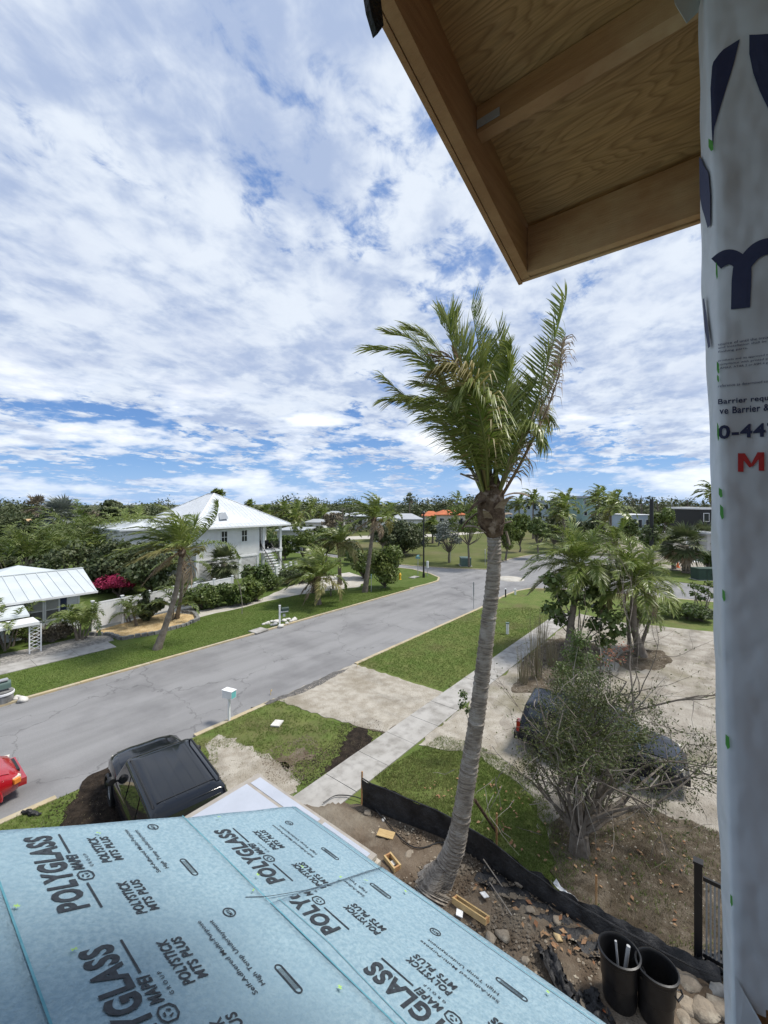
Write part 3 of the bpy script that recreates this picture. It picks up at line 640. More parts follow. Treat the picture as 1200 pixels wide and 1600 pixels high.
def sabal(name, base, crown, r, n=26, Ls=.8, rad_=.75, seed=1, label='', group=None, mat_='sabal', mids=None, elmin=-1.0, boots=True, cat='palm tree', nb=18, w=.06):
    rs = np.random.RandomState(seed); base = np.array(base, float); crown = np.array(crown, float)
    root = empty(name, base, label=label, cat=cat, group=group)
    t = MB(org=base); pts = [base] + [np.array(m) for m in (mids or [])] + [crown]
    palm_trunk(t, pts if len(pts) > 2 else [base, (base + crown) / 2, crown], [r * 1.15, r, r * .95, r * 1.1], rings=10, n=9, amp=.09); t.build('trunk', MT['trunk2'], root, smooth=True)
    for i in range(n):
        az = i * 2.399 + rs.rand() * .4; el = 1.4 - (1.4 - elmin) * (i / (n - 1)); p = grow(crown, az, el, Ls * (.8 + .4 * rs.rand()), .25, .06, 3)
        link('leaf', fan_mesh(p, rad_, base, rs, nb=nb, w=w), root, MT[mat_] if i < n - 2 else MT['frondbr'])
    return root
def leaves(blobs, n, size, rs, flat=.0, org=(0, 0, 0), asp=.55, fill=.35):
    """leaf faces through the volume of many clumps (x,y,z,rx,ry,rz)"""
    B = np.array(blobs); vol = (B[:, 3] * B[:, 4] * B[:, 5]) ** .7; k = rs.choice(len(B), n, p=vol / vol.sum()); b = B[k]
    d = unit(rs.randn(n, 3)); rr = 1 - fill * rs.rand(n) ** 1.5; rr *= 1 + .12 * rs.randn(n)
    p = b[:, :3] + d * b[:, 3:] * rr[:, None]
    nrm = unit(d * .8 + rs.randn(n, 3) * .7 + np.array([0, 0, .4])); u = unit(np.cross(nrm, rs.randn(n, 3))); v = np.cross(nrm, u)
    s = size * (.6 + .8 * rs.rand(n))[:, None]
    V = np.stack([p - u * s, p - v * s * asp + nrm * s * .15, p + u * s, p + v * s * asp + nrm * s * .15], 1) - np.array(org)
    ct = rs.rand(len(B)); t = np.clip(ct[k] * .6 + rs.randn(n) * .22 + .1, 0, 1)
    return npmesh('crown', V.reshape(-1, 3), np.arange(n * 4).reshape(-1, 4), t)
def clumps(c, rx, ry, rz, k, rs, cs=.38, hollow=.5, zmin=None):
    out = []
    for i in range(k):
        d = unit(rs.randn(3)); q = hollow + (1 - hollow) * rs.rand(); s = cs * (.6 + .8 * rs.rand())
        p = np.array(c) + d * np.array([rx, ry, rz]) * q * .8
        if zmin is not None and p[2] < zmin: p[2] = zmin + rs.rand() * rz * .3
        out.append((*p, rx * s, ry * s, rz * s * .8))
    return out
def branch_net(mb, base, blobs, r, rs, fork=None, n=None):
    fork = fork if fork is not None else base + np.array([0, 0, .3])
    mb.tube([base, (base + fork) / 2 + rs.randn(3) * r * .4, fork], [r * 1.25, r, r * .85], 7)
    for b in blobs[:n or len(blobs)]:
        e = np.array(b[:3]); m = fork * .5 + e * .5 + np.array([0, 0, -.08 * np.linalg.norm(e - fork)]) + rs.randn(3) * .06 * np.linalg.norm(e - fork)
        mb.tube([fork, m, e], [r * .55, r * .33, r * .08], 4, cap=False)
def tree(name, base, w, htop, hbot, label, n=3500, leaf=.16, m='leaf', k=16, seed=1, group=None, cat='tree', r=None, bark='bark', depth=None, cs=.38, nb=None, hollow=.5, asp=.55, fill=.35):
    rs = np.random.RandomState(seed); base = np.array(base, float); root = empty(name, base, label=label, cat=cat, group=group)
    zc = (htop + hbot) / 2; c = base + np.array([0, 0, zc - base[2]]); dp = depth or w
    bl = clumps(c, w / 2, dp / 2, (htop - hbot) / 2, k, rs, cs, hollow)
    r = r or max(.05, w * .035); t = MB(org=base); fork = base + np.array([rs.randn() * r, rs.randn() * r, max(.15, (hbot - base[2]) * .8)])
    branch_net(t, base, bl, r, rs, fork, nb); t.build('trunk', MT[bark], root, smooth=True)
    link('crown', leaves(bl, n, leaf, rs, org=base, asp=asp, fill=fill), root, MT[m]); return root
def areca(name, base, w, h, label, n=30, seed=1, m='areca', group=None, nl=16, ll=None, cat='palm', lw=None, spread=None, stems=5, elmin=.5):
    rs = np.random.RandomState(seed); base = np.array(base, float); root = empty(name, base, label=label, cat=cat, group=group)
    t = MB(org=base); tops = []
    for i in range(stems):
        a = rs.rand() * 6.28; q = w * .16 * rs.rand(); p = base + np.array([math.cos(a) * q, math.sin(a) * q, 0]); e = p + np.array([math.cos(a) * w * .1, math.sin(a) * w * .1, h * (.25 + .3 * rs.rand())])
        t.tube([p, (p + e) / 2, e], [.05 + w * .006, .045, .035], 6); tops.append(e)
    t.build('stem', MT['trunk2'], root, smooth=True)
    for i in range(n):
        p = tops[i % stems]; az = i * 2.399 + rs.rand(); el = elmin + (1.4 - elmin) * rs.rand(); L_ = (w * .5) * (.75 + .4 * rs.rand())
        path = grow(p, az, el, L_ * 1.25, .75, .12, 5)
        link('frond', frond_mesh(path, nl=nl, ll=ll or L_ * .32, lw=lw or L_ * .045, wind=.15, grav=.35, r0=.02, org=base, rs=rs, tint0=.2 + .4 * rs.rand(), segs=2), root, MT[m])
    return root
# ================================================================== OWN HOUSE: lower roof under blue underlayment
TH = math.atan(.5)
Q0 = ray(460, 1262) * 3.19 + EYE
UPQ = np.array([-math.cos(TH), 0, math.sin(TH)]); TT = np.array([0, 1., 0]); NN = np.cross(TT, UPQ)
def RP(p, q, h=0.): return Q0 + TT * p + UPQ * q + NN * h
roof = empty('roof', RP(0, 0), label='sloping house roof wrapped in printed light blue underlayment, filling the bottom left', cat='roof')
def sheet(name, m, p0, p1, q0, q1, h, edge=.03, seed=0, sub=.05, parent=roof, curl=0):
    r = np.random.RandomState(seed); n1 = max(2, int(abs(p1 - p0) / sub)); n2 = max(2, int(abs(q1 - q0) / sub)); V = []; Fc = []
    for i in range(n1 + 1):
        for j in range(n2 + 1):
            p = p0 + (p1 - p0) * i / n1; q = q0 + (q1 - q0) * j / n2
            dz = .0006 * math.sin(p * 9 + q * 5) + .0005 * math.sin(q * 13 - p * 6)
            pe = p + (.010 * math.sin(q * 3.1 + 1) + .004 * math.sin(q * 11)) if i == n1 else p
            qe = q + .006 * math.sin(p * 4.3) if j == 0 else q
            V.append(RP(pe, qe, h + dz) - RP(0, 0))
    k = n2 + 1
    for i in range(n1):
        for j in range(n2): Fc.append((i * k + j, (i + 1) * k + j, (i + 1) * k + j + 1, i * k + j + 1))
    nb = len(V)                                    # turned-down edges
    for i in range(n1 + 1): V.append(V[i * k] - NN * edge)
    for i in range(n1): Fc.append((i * k, nb + i, nb + i + 1, (i + 1) * k))
    nb2 = len(V)
    for j in range(n2 + 1): V.append(V[n1 * k + j] - NN * edge)
    for j in range(n2): Fc.append((n1 * k + j, nb2 + j, nb2 + j + 1, n1 * k + j + 1))
    o = link(name, npmesh(name, V, Fc, smooth=False), parent, MT[m]); o.data.update(); return o
dk = MB(org=RP(0, 0))
for h0, h1 in ((-.035, -.006),):
    vs = [RP(p, q, h) for h in (h0, h1) for p, q in ((-5.2, .02), (-.02, .02), (-.02, 3.6), (-5.2, 3.6))]
    dk.add(vs, [(0, 3, 2, 1), (4, 5, 6, 7), (0, 1, 5, 4), (1, 2, 6, 5), (2, 3, 7, 6), (3, 0, 4, 7)])
dk.build('deck', MT['pine'], roof)
dk = MB(org=RP(0, 0)); a = RP(0, .0, 0)
dk.b2(a[0] - .06, a[0] - .02, a[1] - 5.2, a[1] - .03, a[2] - .24, a[2] - .045); dk.build('fascia', MT['pine'], roof)
s1 = sheet('underlayment_sheet', 'bluelay', -1.02, .0, -.02, 1.0, .004, seed=1)       # far, by the eave
s2 = sheet('underlayment_sheet', 'bluelay', -5.2, -.86, -.02, 1.0, .008, seed=2)      # near, by the eave
s3 = sheet('underlayment_sheet', 'bluelay', -5.2, .005, .965, 1.99, .012, seed=3)
s4 = sheet('underlayment_sheet', 'bluelay', -5.2, .0, 1.955, 3.0, .016, seed=4)
s5 = sheet('underlayment_sheet', 'bluelay', -5.2, .0, 2.955, 3.6, .020, seed=5)
def strip(name, pts, w, h, m, parent, th=.0015):
    b = MB(org=RP(0, 0)); P = [np.array(p) for p in pts]
    for i in range(len(P) - 1):
        d = P[i + 1] - P[i]; n = np.array([-d[1], d[0]]); n = n / np.linalg.norm(n) * w / 2
        b.add([RP(*(P[i] - n), h), RP(*(P[i + 1] - n), h), RP(*(P[i + 1] + n), h), RP(*(P[i] + n), h)], [(0, 1, 2, 3)])
    return b.build(name, MT[m], parent)
strip('seam', [(-4, .962), (-2, .957), (-.7, .962), (0, .963)], .008, .013, 'lapteal', s3)
strip('seam', [(-1.9, .93), (-1.2, .88), (-.86, .9)], .004, .0115, 'lapteal', s2)
strip('seam', [(-4, 1.952), (-1, 1.95), (0, 1.953)], .008, .0175, 'lapteal', s4)
strip('seam', [(-.80, 1.06), (-.835, .95), (-.848, .86), (-.868, .7), (-.872, .55), (-.868, .3), (-.86, .0)], .0045, .0145, 'ink', s2)
strip('seam', [(-5, .04), (-.9, .035), (0, .03)], .006, .0135, 'lapteal', s2)
# --- printing
_tc = {}
def text_tris(s, bold=0., shear=0.):
    key = (s, bold, shear)
    if key in _tc: return _tc[key]
    cu = bpy.data.curves.new('t', 'FONT'); cu.body = s; cu.size = 1; cu.offset = bold; cu.shear = shear; cu.space_character = 1 + bold * 3.2; cu.space_word = 1.1; cu.resolution_u = 3; cu.align_x = 'LEFT'
    o = bpy.data.objects.new('t', cu); COL.objects.link(o); bpy.context.view_layer.update()
    me = bpy.data.meshes.new_from_object(o, depsgraph=bpy.context.evaluated_depsgraph_get())
    V = np.array([v.co[:] for v in me.vertices])[:, :2]; Fs = [list(p.vertices) for p in me.polygons]
    bpy.data.objects.remove(o); bpy.data.curves.remove(cu); bpy.data.meshes.remove(me)
    V = V - V.min(0); _tc[key] = (V, Fs); return V, Fs
def text_on(f, s, x0, x1, y0, y1, bold=0., shear=0.):
    """f(x,y)->3D; the string fills the rectangle"""
    V, Fs = text_tris(s, bold, shear); m = V.max(0); P = [f(x0 + (x1 - x0) * v[0] / m[0], y0 + (y1 - y0) * v[1] / m[1]) for v in V]; return P, Fs
def rprint(b, s, p0, p1, q0, q1, h, bold=0., shear=0., clip=None):
    P, Fs = text_on(lambda x, y: RP(x, y, h), s, p0, p1, q0, q1, bold, shear)
    if clip is not None: Fs = [f for f in Fs if all(clip(P[i]) for i in f)]
    b.add(P, Fs)
def rline(b, p0, p1, q, w, h): b.add([RP(p0, q - w / 2, h), RP(p1, q - w / 2, h), RP(p1, q + w / 2, h), RP(p0, q + w / 2, h)], [(0, 1, 2, 3)])
def ring(b, c, q, r1, r0, h, n=28, ax=1., f=None):
    f = f or (lambda x, y: RP(x, y, h))
    o = [f(c + ax * r1 * math.cos(6.2832 * i / n), q + r1 * math.sin(6.2832 * i / n)) for i in range(n)] + [f(c + ax * r0 * math.cos(6.2832 * i / n), q + r0 * math.sin(6.2832 * i / n)) for i in range(n)]
    b.add(o, [(i, (i + 1) % n, n + (i + 1) % n, n + i) for i in range(n)])
def slot(b, c, q, l, w, h, t=.006):
    def pts(l, w):
        out = []
        for i in range(9): a = -math.pi / 2 + math.pi * i / 8; out.append((c + l / 2 - w / 2 + w / 2 * math.cos(a), q + w / 2 * math.sin(a)))
        for i in range(9): a = math.pi / 2 + math.pi * i / 8; out.append((c - l / 2 + w / 2 + w / 2 * math.cos(a), q + w / 2 * math.sin(a)))
        return out
    A = pts(l, w); B_ = pts(l - 2 * t, w - 2 * t); n = len(A)
    b.add([RP(x, y, h) for x, y in A] + [RP(x, y, h) for x, y in B_], [(i, (i + 1) % n, n + (i + 1) % n, n + i) for i in range(n)])
    for k in range(7):                                # the close print inside reads as rows of tiny bars
        rline(b, c - l / 2 + w * .6, c + l / 2 - w * .6, q - w * .30 + k * w * .1, w * .045, h)
def logo(b, c, q, s, h, fr=1.0):
    """rounded hexagonal badge with three leaning figures"""
    pts = [(-.5, -.28), (-.5, .28), (-.22, .5), (.22, .5), (.5, .28), (.5, -.28), (.22, -.5), (-.22, -.5)]
    n = len(pts); b.add([RP(c + x * s, q + y * s, h) for x, y in pts] + [RP(c + x * s * .8, q + y * s * .8, h) for x, y in pts], [(i, (i + 1) % n, n + (i + 1) % n, n + i) for i in range(n)])
    for a in (90, 210, 330):
        ca, sa = math.cos(rad(a)), math.sin(rad(a)); x, y = .17 * ca, .17 * sa; u = (-sa, ca); v = (ca, sa)
        q4 = [(x + u[0] * i * .13 + v[0] * j * .05, y + u[1] * i * .13 + v[1] * j * .05) for i, j in ((-1, -1), (1, -.4), (1, 1), (-.6, 1.6))]
        b.add([RP(c + X * s, q + Y * s, h) for X, Y in q4], [(0, 1, 2, 3)])
def block(sh, t0, qb, h, small=True, clip=None, parts='pmlsac'):
    """one repeat of the print; t0 = right end of the big word, qb = lower edge of the roll"""
    dq = qb
    def bld(name, fn):
        b = MB(org=RP(0, 0)); fn(b)
        if clip:
            keep = [(f, m) for f, m in zip(b.f, b.m) if all(clip(b.v[i]) for i in f)]
            if not keep: return
            b.f = [k[0] for k in keep]; b.m = [k[1] for k in keep]
        if b.f: b.build(name, MT['ink'], sh)
    if 'p' in parts: bld('brand_lettering', lambda b: rprint(b, 'POLYGLASS', t0 - .555, t0, dq + .745, dq + .862, h, .042))
    if 'm' in parts:
        def f(b):
            rline(b, t0 - .17, t0 - .0, dq + .712, .009, h); rline(b, t0 - .575, t0 - .405, dq + .712, .009, h)
            logo(b, t0 - .352, dq + .700, .066, h); rprint(b, 'MAPEI', t0 - .305, t0 - .185, dq + .688, dq + .735, h, .035, .15); rprint(b, 'G R O U P', t0 - .295, t0 - .19, dq + .648, dq + .663, h, .02)
        bld('maker_lettering', f)
    if 's' in parts:
        for o in (-.165, -.545):
            def f(b, o=o):
                rprint(b, 'POLYSTICK', t0 + o - .118, t0 + o + .105, dq + .562, dq + .607, h, .03, .1); rprint(b, 'MTS PLUS', t0 + o - .115, t0 + o + .10, dq + .508, dq + .550, h, .03, .1)
            bld('product_lettering', f)
    if 'a' in parts:
        def f(b): rprint(b, 'Self-Adhered Multi-Purpose', t0 - .425, t0 - .02, dq + .385, dq + .412, h, .01); rprint(b, 'High Temp Underlayment', t0 - .405, t0 - .035, dq + .335, dq + .362, h, .01)
        bld('small_lettering', f)
    if 'c' in parts:
        def f(b): ring(b, t0 - .02, dq + .245, .030, .024, h); rprint(b, 'MTS', t0 - .038, t0 - .002, dq + .236, dq + .254, h, .03); slot(b, t0 - .425, dq + .245, .15, .036, h)
        bld('printed_mark', f)
T1 = -.075
for k in range(3): block(s3, T1 - k * .768, .95, .0148)
far = lambda P: (P - Q0)[1] > -.80 if isinstance(P, np.ndarray) else (P[1] - Q0[1]) > -.84
block(s1, -.19, .0, .0068)
nearc = lambda P: (P[1] - Q0[1]) < -.868
for k, t in enumerate((-.60, -1.372, -2.14)): block(s2, t, .0, .0108, clip=nearc)
for k in range(2): block(s4, -.3 - k * .768, 1.94, .0188)
# lime marker ticks on nail heads
b = MB(org=RP(0, 0))
for x, y in ((150, 1310), (20, 1428), (110, 1497), (393, 1400), (400, 1375), (625, 1370), (655, 1332), (685, 1350), (632, 1400), (530, 1378), (750, 1430), (528, 1555), (470, 1362), (340, 1283), (590, 1330), (820, 1500), (570, 1383), (855, 1560)):
    r = ray(x, y); k = np.dot(Q0 - EYE, NN) / np.dot(r, NN); P = r * k + EYE - Q0; p, q = P @ TT, P @ UPQ
    if q < .03 or p > -.02: continue
    for a in (rn(0, 3), rn(0, 3), rn(0, 3)):
        d = np.array([math.cos(a), math.sin(a)]) * .011; n = np.array([-d[1], d[0]]) * .16
        b.add([RP(p + i * d[0] + j * n[0], q + i * d[1] + j * n[1], .024) for i, j in ((-1, -1), (1, -1), (1, 1), (-1, 1))], [(0, 1, 2, 3)])
b.build('marker_tick', MT['limeink'], s3)
# gable wall under the far end (down to the ground)
gw = MB(); gw.b2(-3.5, 1.95, 2.2, 2.4, -.05, 5.55); gw.b2(-3.5, 1.95, 2.2, 2.38, 5.55, 5.95)
gw.build('lower_wall', MT['wrap'], label='wrapped lower storey wall of the unfinished house under the blue roof', cat='wall')
# --- low grey sheeted roof beyond
ZL = H - 3.0
pr = empty('porch_roof', (2.0, 3.0, ZL), label='low flat porch roof of pale grey sheets with tan seams, beyond the blue roof', cat='roof')
c = [G(395, 1212, ZL), G(600, 1330, ZL), G(285, 1277, ZL)]
sx, ty = 2.73, 3.97; tn = 2.26
b = MB(org=(2, 3, ZL)); b.b2(-2.6, sx, tn, ty, -.03 + ZL, ZL - .006); b.build('deck', MT['boardedge'], pr)
for dz, e in ((.06, .012), (.105, -.004), (.15, .015)):
    b = MB(org=(2, 3, ZL)); b.b2(-2.6, sx + e, tn - .02 - e, ty + e, ZL - dz - .018 + .0, ZL - dz + .018); b.build('edge_board', MT['boardedge' if dz != .105 else 'white'], pr)
b = MB(org=(2, 3, ZL)); b.b2(-2.6, sx - .05, tn + .05, ty - .05, ZL - .24, ZL - .18); b.build('fascia', MT['pine'], pr)
xs = [-2.6, -.6, 1.15, sx - .17]; ys = [tn + .02, 2.9, ty - .05]
for i in range(len(xs) - 1):
    for j in range(len(ys) - 1):
        b = MB(org=(2, 3, ZL)); b.b2(xs[i] + .016, xs[i + 1] - .016, ys[j] + .016, ys[j + 1] - .016, ZL - .01, ZL + .004 + rn(0, .003)); b.build('grey_sheet', MT['greysheet'], pr)
for j in range(len(ys) - 1):
    b = MB(org=(2, 3, ZL)); b.b2(sx - .15, sx - .03, ys[j] + .03, ys[j + 1] - .03, ZL - .01, ZL + .003); b.build('grey_sheet', MT['greysheet'], pr)
b = MB(org=(2, 3, ZL)); b.b2(-2.6, sx, tn, ty, ZL - .0055, ZL - .001); b.build('seam_tape', MT['tape'], pr)
b = MB(); b.b2(-2.6, 2.55, tn + .15, 3.8, -.05, ZL - .25); b.build('porch_wall', MT['wrap'], label='wrapped wall carrying the low grey porch roof', cat='wall')

# ================================================================== OWN HOUSE: eave overhead
EZ = 9.5; ES = 2.033; ET = .755; SL = .294
ev = empty('eave', (ES, ET, EZ), label='unfinished plywood and lumber roof eave overhanging the top right corner', cat='roof eave')
def ez(s): return EZ + (ES - s) * SL
BD = .235
def slab(name, m, s0, s1_, t0, t1, lo, hi, parent=ev):     # follows the roof pitch; lo/hi above the line of the barge bottom
    b = MB(org=(ES, ET, EZ)); v = [(s, t, ez(s) + h) for h in (lo, hi) for s, t in ((s0, t0), (s1_, t0), (s1_, t1), (s0, t1))]
    b.add(v, [(0, 3, 2, 1), (4, 5, 6, 7), (0, 1, 5, 4), (1, 2, 6, 5), (2, 3, 7, 6), (3, 0, 4, 7)]); return b.build(name, m if not isinstance(m, str) else MT[m], parent)
slab('barge_board', 'wood', -1.2, ES, ET - .042, ET, 0, BD)
slab('barge_board', 'wood', -1.2, ES + .022, ET + .003, ET + .022, -.003, BD + .01)['label'] = 'outer trim board'
b = MB(org=(ES, ET, EZ)); b.b2(ES - .040, ES, -2.2, ET - .044, EZ + .004, EZ + BD - .012); b.build('subfascia', MT['wood'], ev)
b = MB(org=(ES, ET, EZ)); b.b2(ES + .003, ES + .022, -2.2, ET + .022, EZ - .003, EZ + BD - .012); b.build('fascia', MT['wood'], ev)
slab('lookout', 'wood', 1.455, 1.495, -2.2, ET - .043, BD - .105, BD - .003)
slab('lookout', 'wood', .70, .74, -2.2, ET - .043, BD - .105, BD - .003)
slab('plywood_panel', 'ply', .84, ES - .003, -2.2, ET - .0, BD + .001, BD + .016)
slab('plywood_panel', 'ply', -1.2, .836, -2.2, ET - .0, BD + .001, BD + .016)
slab('roof_felt', 'tarp', -1.2, ES + .03, -2.2, ET + .03, BD + .02, BD + .03)
b = MB(org=(ES, ET, EZ)); p = [W(580, -30, .80), W(586, 8, .81), W(597, 47, .83), W(607, 33, .83), (W(600, -30, .82))]
n_ = np.array([0, .012, 0]); b.add([q + n_ for q in p] + [q + 2 * n_ for q in p], [(0, 1, 2, 3, 4), (9, 8, 7, 6, 5)] + [(i, 5 + i, 5 + (i + 1) % 5, (i + 1) % 5) for i in range(5)]); b.build('felt_flap', MT['tarp'], ev)
b = MB(org=(ES, ET, EZ)); p = [W(1045, -30, .98), W(1054, 4, .98), W(1072, 34, .98), W(1090, 16, .98), W(1100, -30, .98)]
b.add(list(p) + [q + RT * .004 + FW * .004 for q in p], [(0, 1, 2, 3, 4), (9, 8, 7, 6, 5)] + [(i, 5 + i, 5 + (i + 1) % 5, (i + 1) % 5) for i in range(5)]); b.build('wrap_flap', MT['flap'], ev)
# bracket plate at the lookout end
b = MB(org=(ES, ET, EZ)); b.b2(1.45, 1.4535, .62, .71, ez(1.45) + BD - .09, ez(1.45) + BD - .06); b.build('metal_bracket', MT['galv'], ev)

# ================================================================== OWN HOUSE: wrapped wall at the right
SW = 1.2
wl = empty('wrapped_wall', (SW, 0, 7), label='house wall in crinkled pale grey printed wrap along the right edge', cat='wall')
def dirt_t(x):      # across-offset per metre of s for the bearing of pixel column x
    k = (x - 600) / FPX; s = RT[0] * k + FW[0]; t = RT[1] * k + FW[1]; return t / s
def zat(y): return H - (y - 785) / FPX * .94
def silx(z):
    y = 785 - (z - H) * FPX / .94; return np.interp(y, [-200, 0, 430, 700, 1000, 1300, 1400, 1600, 1900], [1090, 1092, 1097, 1110, 1115, 1122, 1127, 1131, 1140])
def crx(z):
    y = 785 - (z - H) * FPX / .94; return np.interp(y, [-200, 0, 150, 300, 430, 700, 1000, 1150, 1300, 1600, 1900], [1097, 1100, 1107, 1113, 1119, 1122, 1128, 1133, 1139, 1146, 1152])
def crinkle(t, z):
    k_ = min(1., max(0., (dirt_t(crx(z)) * SW - t - .012) / .09))
    return k_ * crinkle0(t, z)
def crinkle0(t, z):
    return .011 * abs(math.sin(z * 2.1 + t * 5 + .6 * math.sin(z * 5))) + .007 * abs(math.sin(z * 3.3 + t * 13 + 1.5)) + .006 * abs(math.sin(z * 4.7 - t * 9 + 2)) + .0035 * math.sin(z * 7 + 3 * math.sin(t * 5)) + .003 * math.sin(z * 3.1 - t * 11 + 1) + .0022 * math.sin((z * 1.0 + t * 2.1) * 17) * math.sin(z * 2.3 + 1) + .0015 * math.sin(z * 41 + t * 19) * math.sin(t * 13 + z * 3)
def wallgrid():
    V = []; nz = 240; ZS = np.linspace(6.4, 10.6, nz); rows = []
    for z in ZS:
        tc_ = dirt_t(crx(z)) * SW; ts = dirt_t(silx(z)) * 1.29; row = []
        for t in np.linspace(-1.6, tc_ - .02, 90) if True else []:
            row.append((SW + crinkle(t, z), t, z))
        row.append((SW + .002, tc_ - .006, z)); row.append((SW + .010, tc_ + .0008, z))
        for k, u in enumerate((.25, .6, 1.0)):
            row.append((SW + .010 + .085 * u, tc_ + (ts - tc_) * math.sin(u * 1.5708) + .0012 * math.sin(z * 30 + k * 2) + .001 * math.sin(z * 9 + k), z))
        row.append((SW + .35, ts + .0, z)); row.append((SW + .8, ts - .01, z)); row.append((SW + .8, ts - .3, z)); rows.append(row)
    w = len(rows[0]); V = [p for r in rows for p in r]
    Fc = [(i * w + j, (i + 1) * w + j, (i + 1) * w + j + 1, i * w + j + 1) for i in range(nz - 1) for j in range(w - 1)]
    # torn away low down
    def keep(f):
        c = np.mean([V[i] for i in f], 0)
        return not (c[2] < zat(1543) + .02 * math.sin(c[1] * 40) + .008 * math.sin(c[1] * 130) and c[1] < dirt_t(1152) * SW - .01 - .1 * (zat(1540) - c[2]) and c[0] < SW + .02)
    Fc = [f for f in Fc if keep(f)]
    o = link('wrap_sheet', npmesh('wrap_sheet', np.array(V) - np.array([SW, 0, 7]), Fc, smooth=True), wl, MT['wrap']); return o
ws = wallgrid()
b = MB(org=(SW, 0, 7)); b.b2(SW + .05, SW + .065, -1.6, -.04, 5.5, 10.6); b.build('sheathing', MT['wood'], wl)
b = MB(org=(SW, 0, 7)); b.b2(SW + .07, SW + .19, -1.6, -.045, 4.5, 10.6); b.build('stud_frame', MT['wood'], wl)
def wp(x, y, lift=.004):
    lift = lift * .5
    """surveyed bearing -> point on the wall face"""
    r = ray(x, y); k = SW / r[0]; P = EYE + r * k; P[0] = SW + crinkle(P[1], P[2]) - lift; return P
def wpoly(name, px, m, lift=.0045):
    b = MB(org=(SW, 0, 7)); b.add([wp(x, y, lift) for x, y in px], [tuple(range(len(px)))[::-1]]); return b.build(name, MT[m], ws)
def wgrid(name, quadfn, m, nu=6, nv=8, lift=.004):
    b = MB(org=(SW, 0, 7)); V = [wp(*quadfn(i / nu, j / nv), lift) for i in range(nu + 1) for j in range(nv + 1)]
    b.add(V, [(i * (nv + 1) + j, i * (nv + 1) + j + 1, (i + 1) * (nv + 1) + j + 1, (i + 1) * (nv + 1) + j) for i in range(nu) for j in range(nv)]); return b.build(name, MT[m], ws)
def spans(name, rows, m, lift=.004):      # rows: (y, xl, xr)
    Y = [r[0] for r in rows]
    def q(u, v):
        y = Y[0] + (Y[-1] - Y[0]) * v; xl = np.interp(y, Y, [r[1] for r in rows]); xr = np.interp(y, Y, [r[2] for r in rows]); return (xl + (xr - xl) * u, y - (4 * u))
    return wgrid(name, q, m, 4, 24, lift)
spans('printed_shape', [(62, 1150, 1156), (78, 1128, 1152), (100, 1113, 1147), (140, 1110, 1135), (170, 1111, 1126), (205, 1112, 1116), (232, 1113.5, 1114.5)], 'navyink')
spans('printed_shape', [(50, 1171, 1215), (80, 1171, 1215), (110, 1177, 1215), (135, 1187, 1225), (170, 1205, 1250)], 'navyink')
spans('printed_shape', [(398, 1152, 1153), (404, 1134, 1158)], 'navyink')
# the m: stem, left shoulder, right arch
spans('letter_m', [(402, 1150, 1172), (420, 1145, 1174), (440, 1143, 1174), (484, 1142, 1172)], 'navyink', .0052)
def arc(name, p0, p1, p2, w0, w1, lift=.0058):
    def q(u, v):
        x = (1 - v) ** 2 * p0[0] + 2 * v * (1 - v) * p1[0] + v * v * p2[0]; y = (1 - v) ** 2 * p0[1] + 2 * v * (1 - v) * p1[1] + v * v * p2[1]
        dx = 2 * (1 - v) * (p1[0] - p0[0]) + 2 * v * (p2[0] - p1[0]); dy = 2 * (1 - v) * (p1[1] - p0[1]) + 2 * v * (p2[1] - p1[1]); l = math.hypot(dx, dy) + 1e-6; w = (w0 + (w1 - w0) * v) * (u - .5)
        return x - dy / l * w, y + dx / l * w
    return wgrid(name, q, 'navyink', 3, 14, lift)
arc('letter_m', (1119, 413), (1145, 388), (1163, 420), 22, 26); arc('letter_m', (1160, 420), (1180, 380), (1212, 384), 22, 26, .0064)
# strip round the corner: partial shapes on the edge face
def ep(x, y, s=SW + .06):
    z = zat(y); t = dirt_t(x) * s; return np.array([s, t + .0, z])
def estrip(name, rows, m='navyink'):
    b = MB(org=(SW, 0, 7)); n = 16; Y = [r[0] for r in rows]; V = []
    for i in range(n + 1):
        y = Y[0] + (Y[-1] - Y[0]) * i / n; z = zat(y); tc_ = dirt_t(crx(z)) * SW; ts = dirt_t(silx(z)) * 1.29
        for x in (np.interp(y, Y, [r[1] for r in rows]), np.interp(y, Y, [r[2] for r in rows])):
            u0 = np.clip((crx(z) - x) / (crx(z) - silx(z)), 0, 1); u = math.asin(min(1, u0 * .98)) / 1.5708 * .8
            V.append((SW + .010 + .085 * u - .003, tc_ + (ts - tc_) * math.sin(u * 1.5708) + .004, z))
    b.add(V, [(2 * i, 2 * i + 1, 2 * i + 3, 2 * i + 2) for i in range(n)]); return b.build(name, MT[m], ws)
estrip('printed_shape', [(208, 1093, 1095), (240, 1093.5, 1102), (262, 1094, 1110), (300, 1098, 1113), (345, 1108, 1113)])
estrip('printed_shape', [(448, 1099, 1101), (500, 1102, 1108), (535, 1108, 1112)])
def wtext(s, x0, x1, yb, yt, m='navyink', bold=.02, slope=-.115, name='wrap_lettering'):
    f = lambda x, y: wp(x, y + slope * (x - x0) * (785 - yb) / 155. * 1.0, .006)
    P, Fs = text_on(f, s, x0, x1, yb, yt, bold); b = MB(org=(SW, 0, 7)); b.add(P, Fs); b.build(name, MT[m], ws)
for i, (y, t) in enumerate(((541, 'source of until the installation of'), (547, 'and installation shall be subject to'), (553, 'flashing parts.'), (567, 'products and its approved membrane'), (573, 'compliance with printed place. The'), (579, 'LAMAZ, ATAR 2 or ASM 4 guide as'), (606, 'reference as determined conform'))):
    wtext(t, 1122, 1122 + len(t) * 3.1, y, y - 4.2, bold=.0)
